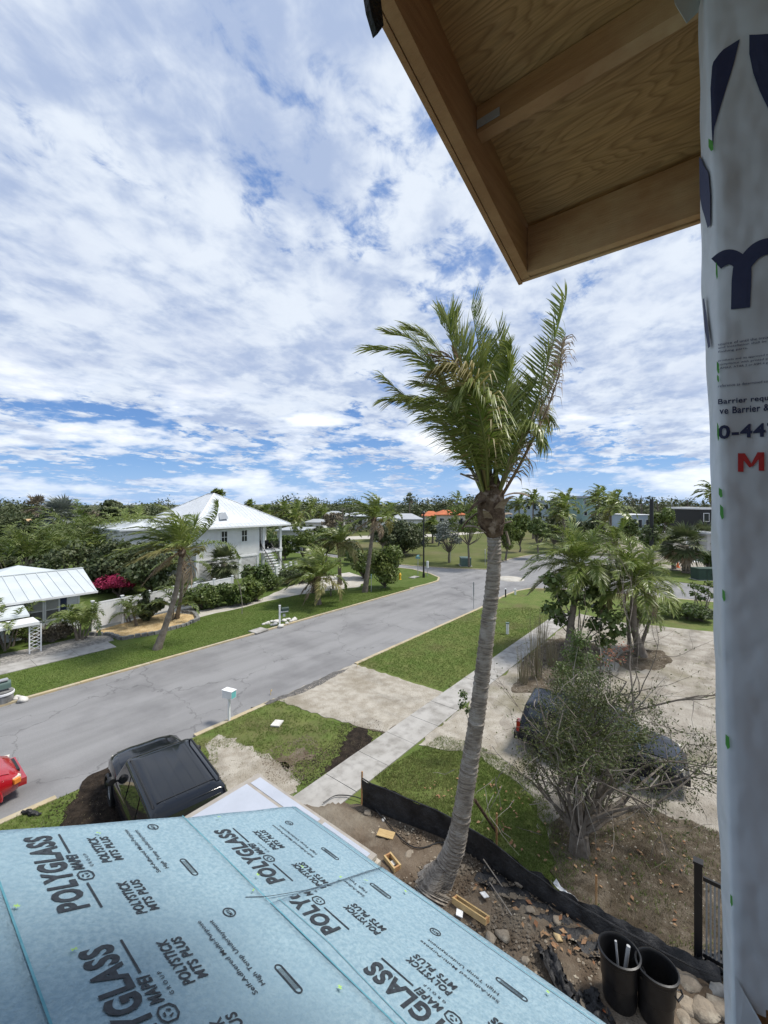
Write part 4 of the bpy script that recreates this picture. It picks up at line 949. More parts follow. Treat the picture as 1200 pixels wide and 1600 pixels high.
wtext('Barrier requires', 1122, 1226, 635, 624); wtext('ve Barrier & Air', 1124, 1228, 648, 637)
wtext('0-4477', 1122, 1240, 687, 665, bold=.03)
for i_, q4 in enumerate((((1153, 737), (1162, 737), (1162, 708), (1153, 708)), ((1186, 735), (1195, 735), (1195, 706), (1186, 706)), ((1153, 708), (1164, 708), (1177, 728), (1171, 730)), ((1195, 706), (1184, 706), (1171, 730), (1177, 728)))):
    b = MB(org=(SW, 0, 7)); b.add([wp(x, y, .006 + .0004 * i_) for x, y in q4], [(0, 1, 2, 3) if i_ != 3 else (3, 2, 1, 0)]); b.build('wrap_lettering', MT['redink'], ws)
b = MB(org=(SW, 0, 7))
for x, y, w_, h_ in ((1120, 424, 1.6, 14), (1122, 575, 2, 10), (1122, 592, 1.6, 6), (1122, 675, 1.6, 15), (1128, 800, 3, 12), (1126, 770, 3, 8), (1131, 930, 2.5, 10), (1137, 1158, 3.5, 12), (1143, 1405, 2, 10), (1111, 228, 4, 10)):
    b.add([wp(x - w_, y - h_, .007), wp(x + w_ * .6, y - h_ * .6, .007), wp(x + w_, y + h_ * .7, .007), wp(x, y + h_, .007), wp(x - w_, y + h_ * .3, .007)], [(0, 4, 3, 2, 1)])
b.build('marker_smear', MT['greenink'], ws)
# loose flap at the tear
b = MB(org=(SW, 0, 7)); P0 = [wp(1148, 1520, .012), wp(1152, 1640, .02), wp(1152, 1760, .02), wp(1290, 1760, .03), wp(1215, 1660, .03), wp(1188, 1590, .028), wp(1162, 1545, .018)]
b.add(P0, [tuple(range(7))]); b.build('loose_flap', MT['wrap'], ws)
# main body of the house behind the eye ; its unseen room is added to shade the wrap
b = MB(); b.b2(SW + .2, 1.95, -8, -.06, 0, 6.0); b.build('house_wall', MT['wrap'], label='wrapped lower wall of the unfinished house below the right edge', cat='wall')

rm = empty('unseen_room_shell', (-1, -2, 6.2), label='unseen unfinished room behind the view, added to keep sky light off the wrapped wall', cat='room'); o = np.array([-1, -2, 6.2])
b = MB(org=o); b.b2(-4.5, SW - .01, -2.6, -2.4, 6.2, 10.2); b.build('back_wall', MT['wood'], rm)
b = MB(org=o); b.b2(-4.5, -.6, -.55, -.45, 6.2, 10.2); b.build('front_wall', MT['wood'], rm)
b = MB(org=o); b.b2(-4.7, SW - .01, -2.6, -.1, 10.0, 10.1); b.build('ceiling', MT['wood'], rm)
b = MB(org=o); b.b2(-4.7, SW - .01, -2.6, -.45, 6.9, 7.0); b.build('floor_deck', MT['wood'], rm)
# ================================================================== FOREGROUND PALM
base = G(690, 1388); CR = W(768, 795, 8.75)
fp = empty('coconut_palm', base, label='tall wind-blown coconut palm with a curved ringed trunk rising beside the blue roof', cat='palm tree')
t = MB(org=base)
tp = [base + np.array([-.1, .05, -.1]), W(690, 1372, 9.1), W(714, 1310, 9.08), W(733, 1200, 9.02), W(748, 1100, 8.97), W(762, 980, 8.9), W(772, 880, 8.82), W(770, 800, 8.75)]
C = bez(tp, 190); px = np.interp(np.linspace(0, 1, 190), [0, .05, .12, .3, .5, .7, .85, 1], [36, 29, 19, 14, 12.5, 11.2, 10.2, 10]); rr = px / FPX * 9.0
rr = rr * (1 + .065 * np.array([(1 if i % 2 else -.6) + rn(-.6, .6) for i in range(190)])); t.tube(C, list(rr), 22); t.build('trunk', MT['trunk'], fp, smooth=True)
t = MB(org=base)                                      # swollen root foot
for k in range(7):
    a = math.pi * .55 + (k - 3) * .42; e = base + np.array([math.cos(a) * .62, math.sin(a) * .62, -.02]); t.tube([base + np.array([0, 0, .42]), base * .45 + e * .55 + np.array([0, 0, .14]), e], [.2, .14, .05], 8)
t.build('root_flare', MT['trunk'], fp, smooth=True)
t = MB(org=base); t.tube(bez([W(774, 838, 8.78), W(768, 815, 8.77), W(767, 790, 8.76), W(768, 765, 8.75), W(768, 740, 8.75)], 16), [.16, .19, .23, .26, .28, .29, .28, .28, .28, .27, .26, .24, .21, .18, .15, .12], 14); t.build('fibre_mat', MT['fibre'], fp, smooth=True)
def sheath(p, d, l, w, cur=.4, m='husk', lab=None):   # boot flap: a curved tapered plate with thickness
    b = MB(org=base); P = [np.array(p, float)]; dd = unit(d); n = 5
    for i in range(n): dd = unit(dd + np.array([0, 0, -1]) * cur / n); P.append(P[-1] + dd * l / n)
    s_ = unit(np.cross(dd, [0, 0, 1])); nn = unit(np.cross(s_, dd)); V = []
    for i, q in enumerate(P):
        ww = w * (1 - (i / n) ** 1.5 * .9); V += [q - s_ * ww, q + nn * .03, q + s_ * ww, q - nn * .01]
    b.add(V, [(4 * i + j, 4 * i + (j + 1) % 4, 4 * i + 4 + (j + 1) % 4, 4 * i + 4 + j) for i in range(n) for j in range(4)]); b.build('leaf_sheath', MT[m], fp, smooth=True)
rs = np.random.RandomState(4)
for k in range(15):
    a = k * 2.4; c = W(768, 838 - k * 6.2, 8.75); o = np.array([math.cos(a), math.sin(a), 0]); r0 = .16 + .14 * min(1, k / 6)
    sheath(c + o * r0 * .8, o * .5 + np.array([0, 0, rs.rand() * 1.0 - .2]), .30 + .25 * rs.rand(), .09 + .05 * rs.rand(), 1.0, 'husk' if k % 3 else 'fibre')
sheath(W(752, 755, 8.6), -RT * .9 + np.array([0, 0, .45]), .48, .05, .1, 'trunk'); sheath(W(748, 748, 8.6), -RT * .7 + np.array([0, 0, .75]), .5, .05, .1, 'trunk')
sheath(W(790, 830, 8.55), RT * .3 + np.array([0, 0, -1]), .3, .08, .1, 'husk'); sheath(W(778, 850, 8.55), -RT * .4 + np.array([0, 0, -.9]), .35, .1, .1, 'husk')
def F_(pts, nl=100, ll=.98, lw=.031, wind=.45, grav=.28, m='frond', seed=1, tint=.25, fold=.4, dep=0., start=.13, lab=None, brk=0., r0=.045):
    ctrl = [W(x, y, 8.7 + d_) for x, y, d_ in pts]; r = np.random.RandomState(seed)
    o = link('frond', frond_mesh(ctrl, nl=nl, ll=ll, lw=lw, wind=wind, grav=grav * .62, r0=r0, org=base, start=start, fold=fold, tint0=tint, rs=r, segs=3, brk=brk, pmin=.5), fp, MT[m])
    if lab: o['label'] = lab
F_([(765, 770, 0), (752, 690, -.1), (738, 600, -.1), (716, 540, 0), (688, 505, .2)], seed=1, wind=.1, ll=1.0, fold=.9, grav=-.05, tint=.35)
F_([(768, 770, 0), (764, 690, .1), (758, 600, .2), (748, 540, .3), (736, 480, .3)], seed=2, wind=.02, ll=1.0, fold=.9, grav=-.15, tint=.2)
F_([(770, 770, 0), (776, 690, .3), (780, 610, .5), (782, 560, .6), (778, 515, .6)], seed=3, wind=.12, ll=.85, grav=-.05, fold=.7, tint=.3)
F_([(760, 770, 0), (740, 680, .2), (720, 600, .4), (708, 545, .5), (700, 490, .5)], seed=21, wind=.1, ll=.9, fold=.8, grav=-.1, tint=.3)
F_([(776, 775, 0), (800, 720, -.2), (835, 640, -.3), (858, 560, -.2), (885, 465, 0)], seed=4, wind=.12, ll=.82, grav=-.02, fold=.9, tint=.25, nl=95)
F_([(778, 775, 0), (805, 715, .3), (838, 650, .5), (868, 590, .6), (884, 520, .6)], seed=5, wind=.4, ll=.7, grav=.1, tint=.3)
F_([(780, 780, 0), (815, 720, -.4), (850, 650, -.6), (872, 590, -.6), (878, 535, -.5)], seed=6, wind=.25, ll=.85, grav=.95, m='frondbr', tint=.2, nl=70, lab='dry tan frond hanging on the lee side', fold=.1)
F_([(758, 772, 0), (738, 700, -.3), (700, 610, -.5), (650, 555, -.6), (580, 545, -.6)], seed=7, wind=.5, ll=.85, grav=.22, tint=.3)
F_([(756, 772, 0), (730, 690, .3), (690, 590, .4), (650, 535, .5), (606, 520, .6)], seed=8, wind=.5, ll=.8, grav=.05, tint=.35, fold=.6)
F_([(758, 770, 0), (740, 680, .7), (705, 580, 1.0), (670, 530, 1.1), (640, 512, 1.2)], seed=9, wind=.5, ll=.85, grav=.1, tint=.4)
F_([(758, 775, 0), (735, 700, -.7), (705, 650, -1.0), (660, 625, -1.2), (610, 625, -1.2)], seed=10, wind=.55, ll=.85, grav=.4, tint=.35)
F_([(762, 775, 0), (750, 690, -.8), (735, 610, -1.1), (712, 575, -1.2), (680, 580, -1.2)], seed=12, wind=.45, ll=1.0, grav=.75, tint=.5, m='frondlt', nl=80)
F_([(764, 775, 0), (760, 700, -.9), (748, 640, -1.2), (735, 610, -1.3), (722, 620, -1.4)], seed=13, wind=.3, ll=.9, grav=.8, tint=.3)
F_([(776, 778, 0), (800, 715, -.6), (818, 680, -.9), (835, 670, -1.0), (850, 690, -1.1)], seed=15, wind=.45, ll=.8, grav=.7, tint=.3)
F_([(776, 778, 0), (802, 700, .7), (825, 650, .9), (845, 640, 1.0), (862, 660, 1.1)], seed=16, wind=.35, ll=.75, grav=.6, tint=.35)
F_([(772, 775, 0), (782, 690, -.5), (790, 620, -.8), (795, 580, -.8), (800, 540, -.8)], seed=17, wind=.3, ll=.7, grav=.15, tint=.25)
F_([(757, 776, 0), (720, 700, .2), (680, 650, .1), (640, 625, .1), (600, 590, .1)], seed=22, wind=.5, ll=.75, grav=.25, tint=.3)
F_([(757, 774, 0), (745, 660, -.4), (722, 590, -.6), (705, 560, -.7), (672, 556, -.8)], seed=23, wind=.5, ll=.8, grav=.35, tint=.7, m='frondbr', nl=40, lab='half dry brownish frond in the middle of the crown', brk=.3)
F_([(762, 775, 0), (748, 700, .5), (722, 640, .7), (690, 610, .8), (655, 600, .9)], seed=25, wind=.5, ll=.9, grav=.3, tint=.25)
F_([(770, 772, 0), (786, 700, .2), (806, 650, .2), (822, 620, .2), (838, 600, .2)], seed=26, wind=.3, ll=.8, grav=.3, tint=.3)
F_([(762, 772, 0), (750, 680, -.2), (728, 590, -.4), (705, 530, -.4), (700, 500, -.3)], seed=27, wind=.15, ll=1.0, grav=.0, tint=.35, fold=.7)
# ================================================================== COCONUT AND SABAL PALMS OF THE STREET
gl = 'coconut palms across the street'; gr = 'coconut palms in the sandy lot'
coconut('coconut_palm', G(245, 1016), W(284, 862, 24.6), .145, n=26, L_=3.7, seed=3, label='leaning coconut palm on the lawn edge across the road, next to the golden gravel bed', mids=[W(263, 965, 24), W(276, 920, 24.3)], dead=3, pale=4, wind=.40, nl=56, ll=.95, lw=.07, droop=.36, elmin=-.1, group=gl)
coconut('coconut_palm', G(276, 968), W(288, 882, 29), .11, n=9, L_=2.4, seed=31, label='slender coconut palm standing just behind the leaning one', mids=[W(283, 930, 29)], dead=2, pale=1, nl=36, ll=.7, lw=.06, group=gl)
coconut('coconut_palm', G(497, 945), W(496, 905, 34), .19, n=26, L_=3.4, seed=5, label='short thick coconut palm with drooping fronds on the lawn by the white house', dead=2, pale=4, nl=52, droop=.45, ll=.85, lw=.08, group=gl, elmin=-.05)
coconut('coconut_palm', G(491, 926), W(490, 893, 36.8), .22, n=12, L_=2.6, seed=6, label='short coconut palm on the white sand bed beside the lawn palm', dead=1, pale=2, nl=40, ll=.8, lw=.08, droop=.4, group=gl)
coconut('coconut_palm', G(531, 914), W(530, 852, 40), .17, n=24, L_=2.9, seed=8, label='pale green coconut palm with bare trunk on the white sand bed', dead=0, pale=10, nl=40, mats=('frond', 'frondlt', 'frondbr'), group=gl, elmin=.0, ll=.8, lw=.09)
coconut('coconut_palm', G(570, 926), W(584, 812, 38.5), .17, n=24, L_=3.2, seed=9, label='tall leaning coconut palm with hanging dead fronds by the round shrub', mids=[W(576, 880, 38.7), W(581, 840, 38.6)], dead=5, pale=1, nl=44, wind=.35, droop=.3, group=gl, elmax=1.5, ll=.75, lw=.09)
sabal('cabbage_palm', G(352, 918), W(350, 880, 41.5), .26, n=34, Ls=1.1, rad_=1.25, seed=2, label='round-headed cabbage palm standing against the wall of the raised white house', cat='palm tree', nb=22, w=.13)
coconut('coconut_palm', G(889, 1018), W(904, 886, 23.7), .17, n=30, L_=3.1, seed=11, label='coconut palm in the sandy lot nearest the pavement, with long dark hanging fronds', mids=[W(892, 975, 23.6), W(900, 925, 23.6)], dead=1, pale=2, nl=64, ll=.95, droop=.42, group=gr, elmin=-.45, wind=.12, lw=.055)
coconut('coconut_palm', G(1004, 1027), W(991, 912, 22.8), .17, n=30, L_=2.8, seed=12, label='coconut palm in the sandy lot with a cluster of small date palms at its foot', mids=[W(990, 975, 22.8)], dead=3, pale=1, nl=64, ll=.9, droop=.42, group=gr, elmin=-.4, wind=.10, lw=.055)
coconut('coconut_palm', G(968, 926), W(960, 850, 38), .16, n=16, L_=2.9, seed=13, label='coconut palm by the side street, seen between the two palms of the lot', mids=[W(966, 890, 38)], dead=1, pale=2, nl=40, ll=.85, lw=.09, wind=.3, droop=.4, group=gr)
sabal('cabbage_palm', G(1073, 896), W(1069, 852, 49), .42, n=26, Ls=1.3, rad_=1.8, seed=7, label='stout cabbage palm across the side street beside the dark green cabinet', nb=20, w=.22)
sabal('cabbage_palm', G(1053, 889), W(1050, 855, 52), .24, n=18, Ls=1.0, rad_=1.4, seed=8, label='thinner cabbage palm left of the stout one, by an orange cone', nb=18, w=.2)
sabal('cabbage_palm', W(1101, 880, 62) * [1, 1, 0], W(1099, 838, 62), .3, n=20, Ls=1.2, rad_=1.5, seed=9, label='pale cabbage palm in front of the low dark house at the far right', nb=16, w=.22)
# pygmy date palms
for i, (x, y, cx_, cy_, lb) in enumerate(((984, 1013, 981, 962, 'left'), (994, 1016, 996, 965, 'middle'), (1000, 1014, 1016, 966, 'right'))):
    d_ = G(x, y); k = np.dot(d_ - EYE, FW)
    coconut('date_palm', d_, W(cx_, cy_, k), .09, n=16, L_=1.05, seed=40 + i, label='small date palm with dark trunk, %s of three at the foot of the lot palm' % lb, dead=0, pale=0, nl=26, ll=.28, lw=.03, wind=.05, droop=.9, elmin=-.2, group='small date palms', fibre=False, cat='palm tree')
# ================================================================== SHRUBS ACROSS THE ROAD
areca('young_palm', G(205, 974), 2.5, 2.2, 'young palm with arching fronds on the left of the golden gravel bed', n=13, seed=2, nl=22, stems=2, elmin=.1)
areca('young_palm', G(221, 978), 2.4, 2.3, 'young palm with arching fronds in the middle of the golden gravel bed', n=13, seed=3, nl=22, stems=2, elmin=.1)
areca('young_palm', G(268, 968), 3.6, 2.8, 'young palm at the right end of the golden gravel bed under the leaning palm', n=14, seed=4, nl=22, stems=2)
areca('areca_palm', G(125, 1000), 3.2, 2.2, 'bushy many-stemmed palm in front of the low white house', n=30, seed=5, nl=20, stems=7)
areca('young_palm', G(42, 985), 2.2, 2.6, 'palm in front of the windows of the low white house', n=9, seed=6, stems=2, elmin=.1)
areca('areca_palm', G(8, 1015), 3.2, 3.0, 'feathery palm clump cut by the left edge of the view', n=30, seed=7, stems=6, nl=22)
tree('shrub', G(233, 972), 1.6, 2.3, .1, 'dark broad-leaved shrub against the white fence', n=900, leaf=.2, m='leafdk', seed=6, cat='shrub', k=10)
tree('hedge', G(80, 1004), 3.4, 1.1, .1, 'low purplish brown hedge below the low white house', n=2600, leaf=.07, m='leafbr', seed=7, cat='hedge', k=14, hollow=.2, depth=1.2)
tree('shrub', G(40, 1004), 1.6, 1.3, .1, 'small yellowish green shrub at the corner of the low white house', n=900, leaf=.08, m='leaflt', seed=8, cat='shrub')
tree('bougainvillea', W(188, 925, 37) * [1, 1, 0], 5.6, 2.9, .2, 'magenta flowering bougainvillea behind the white fence', n=5200, leaf=.1, m='magenta', seed=9, cat='shrub', k=16, hollow=.2, fill=.2)
for i, (x, w_, h_) in enumerate(((318, 3.0, 2.1), (342, 2.6, 2.0), (362, 2.4, 1.9), (380, 1.6, 1.7))):
    tree('hedge', G(x, 951 - i * 2), w_, h_, .1, ['big green hedge shrub left of the row below the raised white house', 'second green hedge shrub below the raised white house', 'third green hedge shrub below the raised white house', 'smallest green hedge shrub at the right of the row'][i], n=2400, leaf=.12, m='leaf', seed=20 + i, cat='hedge', k=12, hollow=.25, group='hedge shrubs below the white house', fill=.2)
tree('shrub', G(392, 940), 2.6, 2.2, .1, 'leafy mixed shrub with yellow tips by the sapling', n=1400, leaf=.17, m='leaflt', seed=26, cat='shrub')
tree('shrub', G(398, 925), 2.8, 2.9, .3, 'taller dark green shrub before the corner of the raised house', n=1700, leaf=.17, m='leaf', seed=27, cat='shrub')
tree('shrub', G(425, 922), 2.6, 1.8, .1, 'clipped bright green shrub beside the house stairs', n=2400, leaf=.09, m='leaf', seed=28, cat='shrub', hollow=.2, fill=.2)
tree('shrub', G(452, 915), 2.8, 1.9, .1, 'round clipped shrub right of the house stairs', n=2000, leaf=.1, m='leafdk', seed=29, cat='shrub', hollow=.2)
tree('shrub', G(470, 910), 3.0, 1.6, .1, 'low green shrub behind the short lawn palm', n=1500, leaf=.12, m='leaf', seed=30, cat='shrub')
tree('shrub', G(600, 919), 4.2, 4.3, .1, 'large bright green rounded shrub at the street corner', n=5200, leaf=.15, m='leaflt', seed=31, cat='shrub', k=22, hollow=.3, r=.1)
tree('shrub', G(566, 905), 3.6, 3.6, .1, 'dark green shrub behind the tall leaning palm', n=2600, leaf=.15, m='leaf', seed=32, cat='shrub', k=14)
areca('low_plant', G(405, 940), 1.4, .9, 'small tufted plant on the white sand by the lawn', n=12, seed=50, nl=8, stems=3, elmin=.3)
areca('low_plant', G(517, 932), 1.2, 1.2, 'small spiky plant on the white sand near the pale palm', n=12, seed=51, nl=8, stems=3, elmin=.3)
tree('round_tree', G(630, 868), 7.4, 5.6, .3, 'dark round spreading tree on the field beyond the side street', n=6500, leaf=.2, m='leafdk', seed=33, k=26, hollow=.35, bark='bark', r=.22)
tree('silver_tree', G(702, 880), 5.0, 6.2, 1.8, 'silvery thin-leaved tree on the field near the green cabinet', n=1500, leaf=.16, m='leafgy', seed=34, k=22, r=.14, cs=.25)
tree('light_tree', G(733, 887), 7.5, 8.4, 3.6, 'light green tree with slim leaning trunk right behind the big palm trunk', n=2600, leaf=.17, m='leaflt', seed=35, k=20, r=.13, cs=.25)
# sapling on the lawn
b = MB(org=G(378, 960)); p0 = G(378, 960); b.tube([p0, p0 + [.02, 0, .8], W(375, 915, 31.2), W(362, 890, 31.2)], [.035, .03, .02, .008], 5); b.tube([W(375, 915, 31.2), W(384, 895, 31.2)], [.02, .006], 4); b.tube([W(376, 925, 31.2), W(370, 905, 31.4)], [.015, .005], 4)
b.build('sapling', MT['twig'], label='bare thin sapling stick on the lawn before the raised white house', cat='sapling')
# ================================================================== LOT VEGETATION
def bush_net(name, base, blobs, label, nst=9, seed=1, leafm='leaf', n=1500, leaf=.12, r=.03, bark='twig', cat='shrub', asp=.6, twigs=2):
    rs = np.random.RandomState(seed); root = empty(name, base, label=label, cat=cat); t = MB(org=base)
    for k, bl in enumerate(blobs):
        e = np.array(bl[:3]); s0 = base + np.array([rs.randn() * .15, rs.randn() * .15, 0]); m = s0 * .45 + e * .55 + rs.randn(3) * .12 * [1, 1, .4]
        t.tube([s0, m, e], [r, r * .7, r * .25], 5)
        for j in range(twigs): a = m * rs.rand() + e * (1 - rs.rand()); a = m + (e - m) * rs.rand(); t.tube([a, a + rs.randn(3) * np.array(bl[3:6]) * .9], [r * .3, r * .08], 3, cap=False)
    t.build('stems', MT[bark], root, smooth=True); link('foliage', leaves(blobs, n, leaf, rs, org=base, asp=asp, fill=.7), root, MT[leafm]); return root
bb = []
rs = np.random.RandomState(77)
for x, y in ((868, 918), (880, 935), (860, 950), (925, 925), (940, 950), (955, 965), (930, 975), (965, 985), (875, 965), (945, 1000), (905, 940), (910, 905), (862, 905)): bb.append((*W(x, y, 23 + rs.randn() * .6), .55, .55, .4))
bush_net('sea_grape_bush', G(905, 1010), bb, 'large-leaved many-stemmed bush around the foot of the first lot palm', seed=3, n=1500, leaf=.12, asp=.85, leafm='leaf', r=.04, twigs=3)
bb = [(*W(x, y, 18.5 + rs.randn() * .5), .5, .5, .45) for x, y in ((905, 1000), (895, 1025), (880, 1048), (918, 1030), (905, 1060), (930, 1060), (885, 1075))]
bush_net('scrub_bush', G(898, 1105), bb, 'fine-leaved upright scrub behind the dark parked car', seed=4, n=3800, leaf=.05, leafm='leaf', r=.025)
bb = [(*W(x, y, 19 + rs.randn() * .4), .35, .35, .25) for x, y in ((955, 1018), (968, 1028), (945, 1030), (975, 1012))]
bush_net('red_shrub', G(958, 1048), bb, 'small reddish brown shrub left of the date palms', seed=5, n=170, leaf=.06, leafm='redleaf', r=.015)
# tall dry grass clumps
def drygrass(base, n, h, w, label, seed, m='drygrass'):
    rs = np.random.RandomState(seed); V = []; T = []; Fc = []
    for i in range(n):
        a = rs.rand() * 6.28; q = w * rs.rand() ** .7 * .3; p = np.array(base) + [math.cos(a) * q, math.sin(a) * q, 0]; hh = h * (.45 + .6 * rs.rand()); l = np.array([math.cos(a), math.sin(a), 0]) * w * .5 * rs.rand()
        b1 = rs.rand() * 6.28; wv = np.array([math.cos(b1), math.sin(b1), 0]) * .011; m1 = p + l * .35 + [0, 0, hh * .6]; e = p + l + [0, 0, hh]; o = len(V)
        V += [p - wv, p + wv, m1 + wv * .8, m1 - wv * .8, e, e + wv * .2]; Fc += [(o, o + 1, o + 2, o + 3), (o + 3, o + 2, o + 5, o + 4)]; T += [rs.rand() * .7] * 2
    me = npmesh('dry_grass_clump', np.array(V) - np.array(base), Fc, T); o = link('dry_grass_clump', me, None, MT[m], loc=base); tag(o, label, 'grass clump', 'tall dry grass clumps'); return o
for i, (x, y, n, h, lb) in enumerate(((838, 1062, 60, 3.4, 'tall thin dry grass clump beside the pavement, its stems the highest'), (818, 1070, 45, 1.9, 'shorter dry grass clump at the pavement edge near the palm trunk'), (862, 1042, 60, 1.8, 'dense dry grass clump left of the upright scrub'), (848, 1010, 40, 2.2, 'dry grass clump behind the others by the pavement'), (930, 1040, 40, 1.0, 'low dry grass clump near the red shrub'))):
    drygrass(G(x, y), n, h, .9, lb, 60 + i)
# hedge at the far side of the lot, taller plants
for i, (x, y, w_, h_, lb) in enumerate(((1052, 966, 2.2, 1.3, 'low yellow-green shrub at the back edge of the sandy lot, left end'), (1074, 968, 2.4, 1.4, 'low yellow-green shrub at the back edge of the sandy lot, middle'), (1098, 972, 2.6, 1.3, 'darker low shrub at the back edge of the sandy lot by the wrapped wall'))):
    tree('shrub', G(x, y), w_, h_, .1, lb, n=1900, leaf=.08, m=('leaflt', 'leaf', 'leafdk')[i], seed=70 + i, cat='shrub', k=12, hollow=.25, group='shrubs along the lot edge')
bb = [(*W(x, y, 31 + rs.randn() * .2), .35, .35, .22) for x, y in ((1082, 915), (1092, 918), (1100, 922), (1094, 935), (1108, 912), (1112, 930), (1084, 928))]
bush_net('tall_shrub', G(1096, 965), bb, 'upright woody shrub with leaf tufts above the lot hedge', seed=9, n=500, leaf=.1, leafm='leaf', r=.05, bark='bark')
# ================================================================== THE BIG SCRUB TREE
sb = G(905, 1335); scr = empty('scrub_tree', sb, label='large straggly half-bare tree hiding the dark parked car', cat='tree')
rs = np.random.RandomState(12); t = MB(org=sb); tips = []; mids_ = []
def limb(p, d, l, r, lv):
    n = 4; P = [p]; dd = d
    for i in range(n): dd = unit(dd + rs.randn(3) * .13 + np.array([0, 0, .02])); P.append(P[-1] + dd * l / n)
    t.tube(P, list(np.linspace(r, r * .45, n + 1)), 5 if lv < 2 else 3, cap=False)
    if lv >= 2: tips.append((P[-1], dd)); mids_.append((P[2], dd))
    if lv < 4:
        for k in range(3 if lv < 3 else 2):
            q = P[1 + rs.randint(n)] if k else P[-1]; limb(q, unit(dd + rs.randn(3) * [.62, .62, .40]), l * (.55 + .25 * rs.rand()), r * .48, lv + 1)
fk = sb + np.array([0, 0, .5]); t.tube([sb + [0, 0, -.05], fk], [.26, .2], 9)
targets = [(815, 1190), (825, 1225), (885, 1050), (910, 1090), (950, 1130), (990, 1150), (1000, 1090), (1040, 1190), (1090, 1150), (1090, 1210), (1080, 1260), (880, 1160), (845, 1195), (930, 1180), (980, 1220), (850, 1200), (1010, 1260), (905, 1130), (950, 1060), (1100, 1080)]
for i, (x, y) in enumerate(targets):
    e = W(x, y, 10.3 + rs.randn() * .9); d = e - fk; l = np.linalg.norm(d); limb(fk + rs.randn(3) * .08, unit(d + np.array([0, 0, .15 * l])), l * .62, .06, 0)
t.build('branches', MT['bark'], scr)
t = MB(org=sb)                                       # pale dead twigs hanging through it
for i in range(130):
    x = rs.normal(920, 85); y = rs.normal(1200, 70); p = W(x, y, 9.6 + rs.randn() * .6); a = rs.rand() * 6.28; d = np.array([math.cos(a), math.sin(a), -.4 + rs.randn() * .5]); P = [p]
    for k in range(4): d = unit(d + rs.randn(3) * .25 + [0, 0, -.10]); P.append(P[-1] + d * (.10 + .16 * rs.rand()))
    t.tube(P, [.0085, .0075, .006, .005, .002], 3, cap=False)
for x0, y0, x1, y1, x2, y2 in ((900, 1215, 905, 1290, 928, 1375), (902, 1220, 930, 1300, 932, 1335), (908, 1290, 902, 1320, 900, 1335), (1040, 1208, 1052, 1230, 1053, 1253), (1030, 1212, 1015, 1230, 1016, 1252), (900, 1190, 950, 1205, 1000, 1200), (895, 1180, 930, 1190, 960, 1170), (880, 1110, 870, 1150, 880, 1200), (985, 1120, 1010, 1090, 1040, 1058), (900, 1215, 900, 1250, 890, 1300)):
    t.tube([W(x0, y0, 9.3), W(x1, y1, 9.1), W(x2, y2, 9.2)], [.014, .011, .005], 4, cap=False)
t.build('dead_twigs', MT['twig'], scr, kind='stuff')
V = []; T = []
allp = [(p, d) for p, d in tips] + mids_
for p, d in allp:
    x = 600 + FPX * np.dot(p - EYE, RT) / np.dot(p - EYE, FW); y = 785 - FPX * (p[2] - H) / np.dot(p - EYE, FW)
    dens = math.exp(-((x - 935) / 80) ** 2 - ((y - 1150) / 60) ** 2) * 1.15 + .05 + .40 * math.exp(-((x - 1085) / 40) ** 2 - ((y - 1230) / 70) ** 2) + .4 * math.exp(-((x - 900) / 40) ** 2 - ((y - 1070) / 50) ** 2)
    if y > 1290: dens *= .15
    k = int(38 * min(dens, 1.9) * rs.rand() + .3)
    for j in range(k):
        q = p - d * rs.rand() * .28 + rs.randn(3) * .065; u = unit(d + rs.randn(3) * .7); v = unit(np.cross(u, rs.randn(3))); s_ = .024 + .026 * rs.rand()
        V += [q - u * s_, q - v * s_ * .38, q + u * s_, q + v * s_ * .38]; T.append(np.clip(.3 + rs.randn() * .28, 0, 1))
link('crown', npmesh('crown', np.array(V) - sb, np.arange(len(V)).reshape(-1, 4), T), scr, MT['scrubleaf'])
NSCR = len(T)
# sprig peeping out left of the palm trunk
bb = [(*W(x, y, 13.5), .16, .16, .14) for x, y in ((724, 1085), (722, 1100), (733, 1110))]
bush_net('small_shrub', G(745, 1160), bb, 'small leafy sprig just left of the big palm trunk', seed=15, n=220, leaf=.05, leafm='leaf', r=.012)
# ================================================================== BACKGROUND TREES
def zpx(y, d): return H - (y - 785) / FPX * d
def GD(x, d): p = W(x, 785, d); p[2] = 0; return p
# leafy trees behind the two white houses: x, distance, top y, bottom y, width px, leaf material, leaf size, label
BT = [
 (14, 60, 842, 895, 74, 'leafdk', 'dark dense tree at the far left behind the low white house'),
 (52, 55, 838, 892, 66, 'leaf', 'green dense tree second from the left behind the low white house'),
 (60, 66, 800, 850, 60, 'leafdk', 'dark green tree just right of the tan roof'),
 (24, 75, 806, 842, 50, 'leafdk', 'dark tree rising behind the tan roof'),
 (140, 70, 797, 840, 54, 'leafbr', 'bare brownish tree between the silver palm and the dark tree on the left skyline'),
 (178, 72, 781, 815, 50, 'leafdk', 'dark round-headed tree on the left skyline'),
 (208, 70, 785, 820, 34, 'leafdk', 'smaller dark tree right of the round-headed one on the left skyline'),
 (212, 62, 803, 850, 44, 'leaflt', 'light green tree in front of the dark skyline trees'),
 (235, 58, 815, 880, 50, 'leafdk', 'deep green tree left of the wing of the raised white house'),
 (262, 52, 828, 895, 40, 'leafdk', 'dark tree behind the leaning palm crown'),
 (295, 50, 862, 925, 26, 'leafdk', 'dark tree at the left corner of the raised white house'),
 (132, 75, 788, 812, 20, 'leafdk', 'small dark treetop on the left skyline'),
 (5, 50, 866, 905, 50, 'leafdk', 'dark shrubby tree cut by the left edge above the white roof'),
]
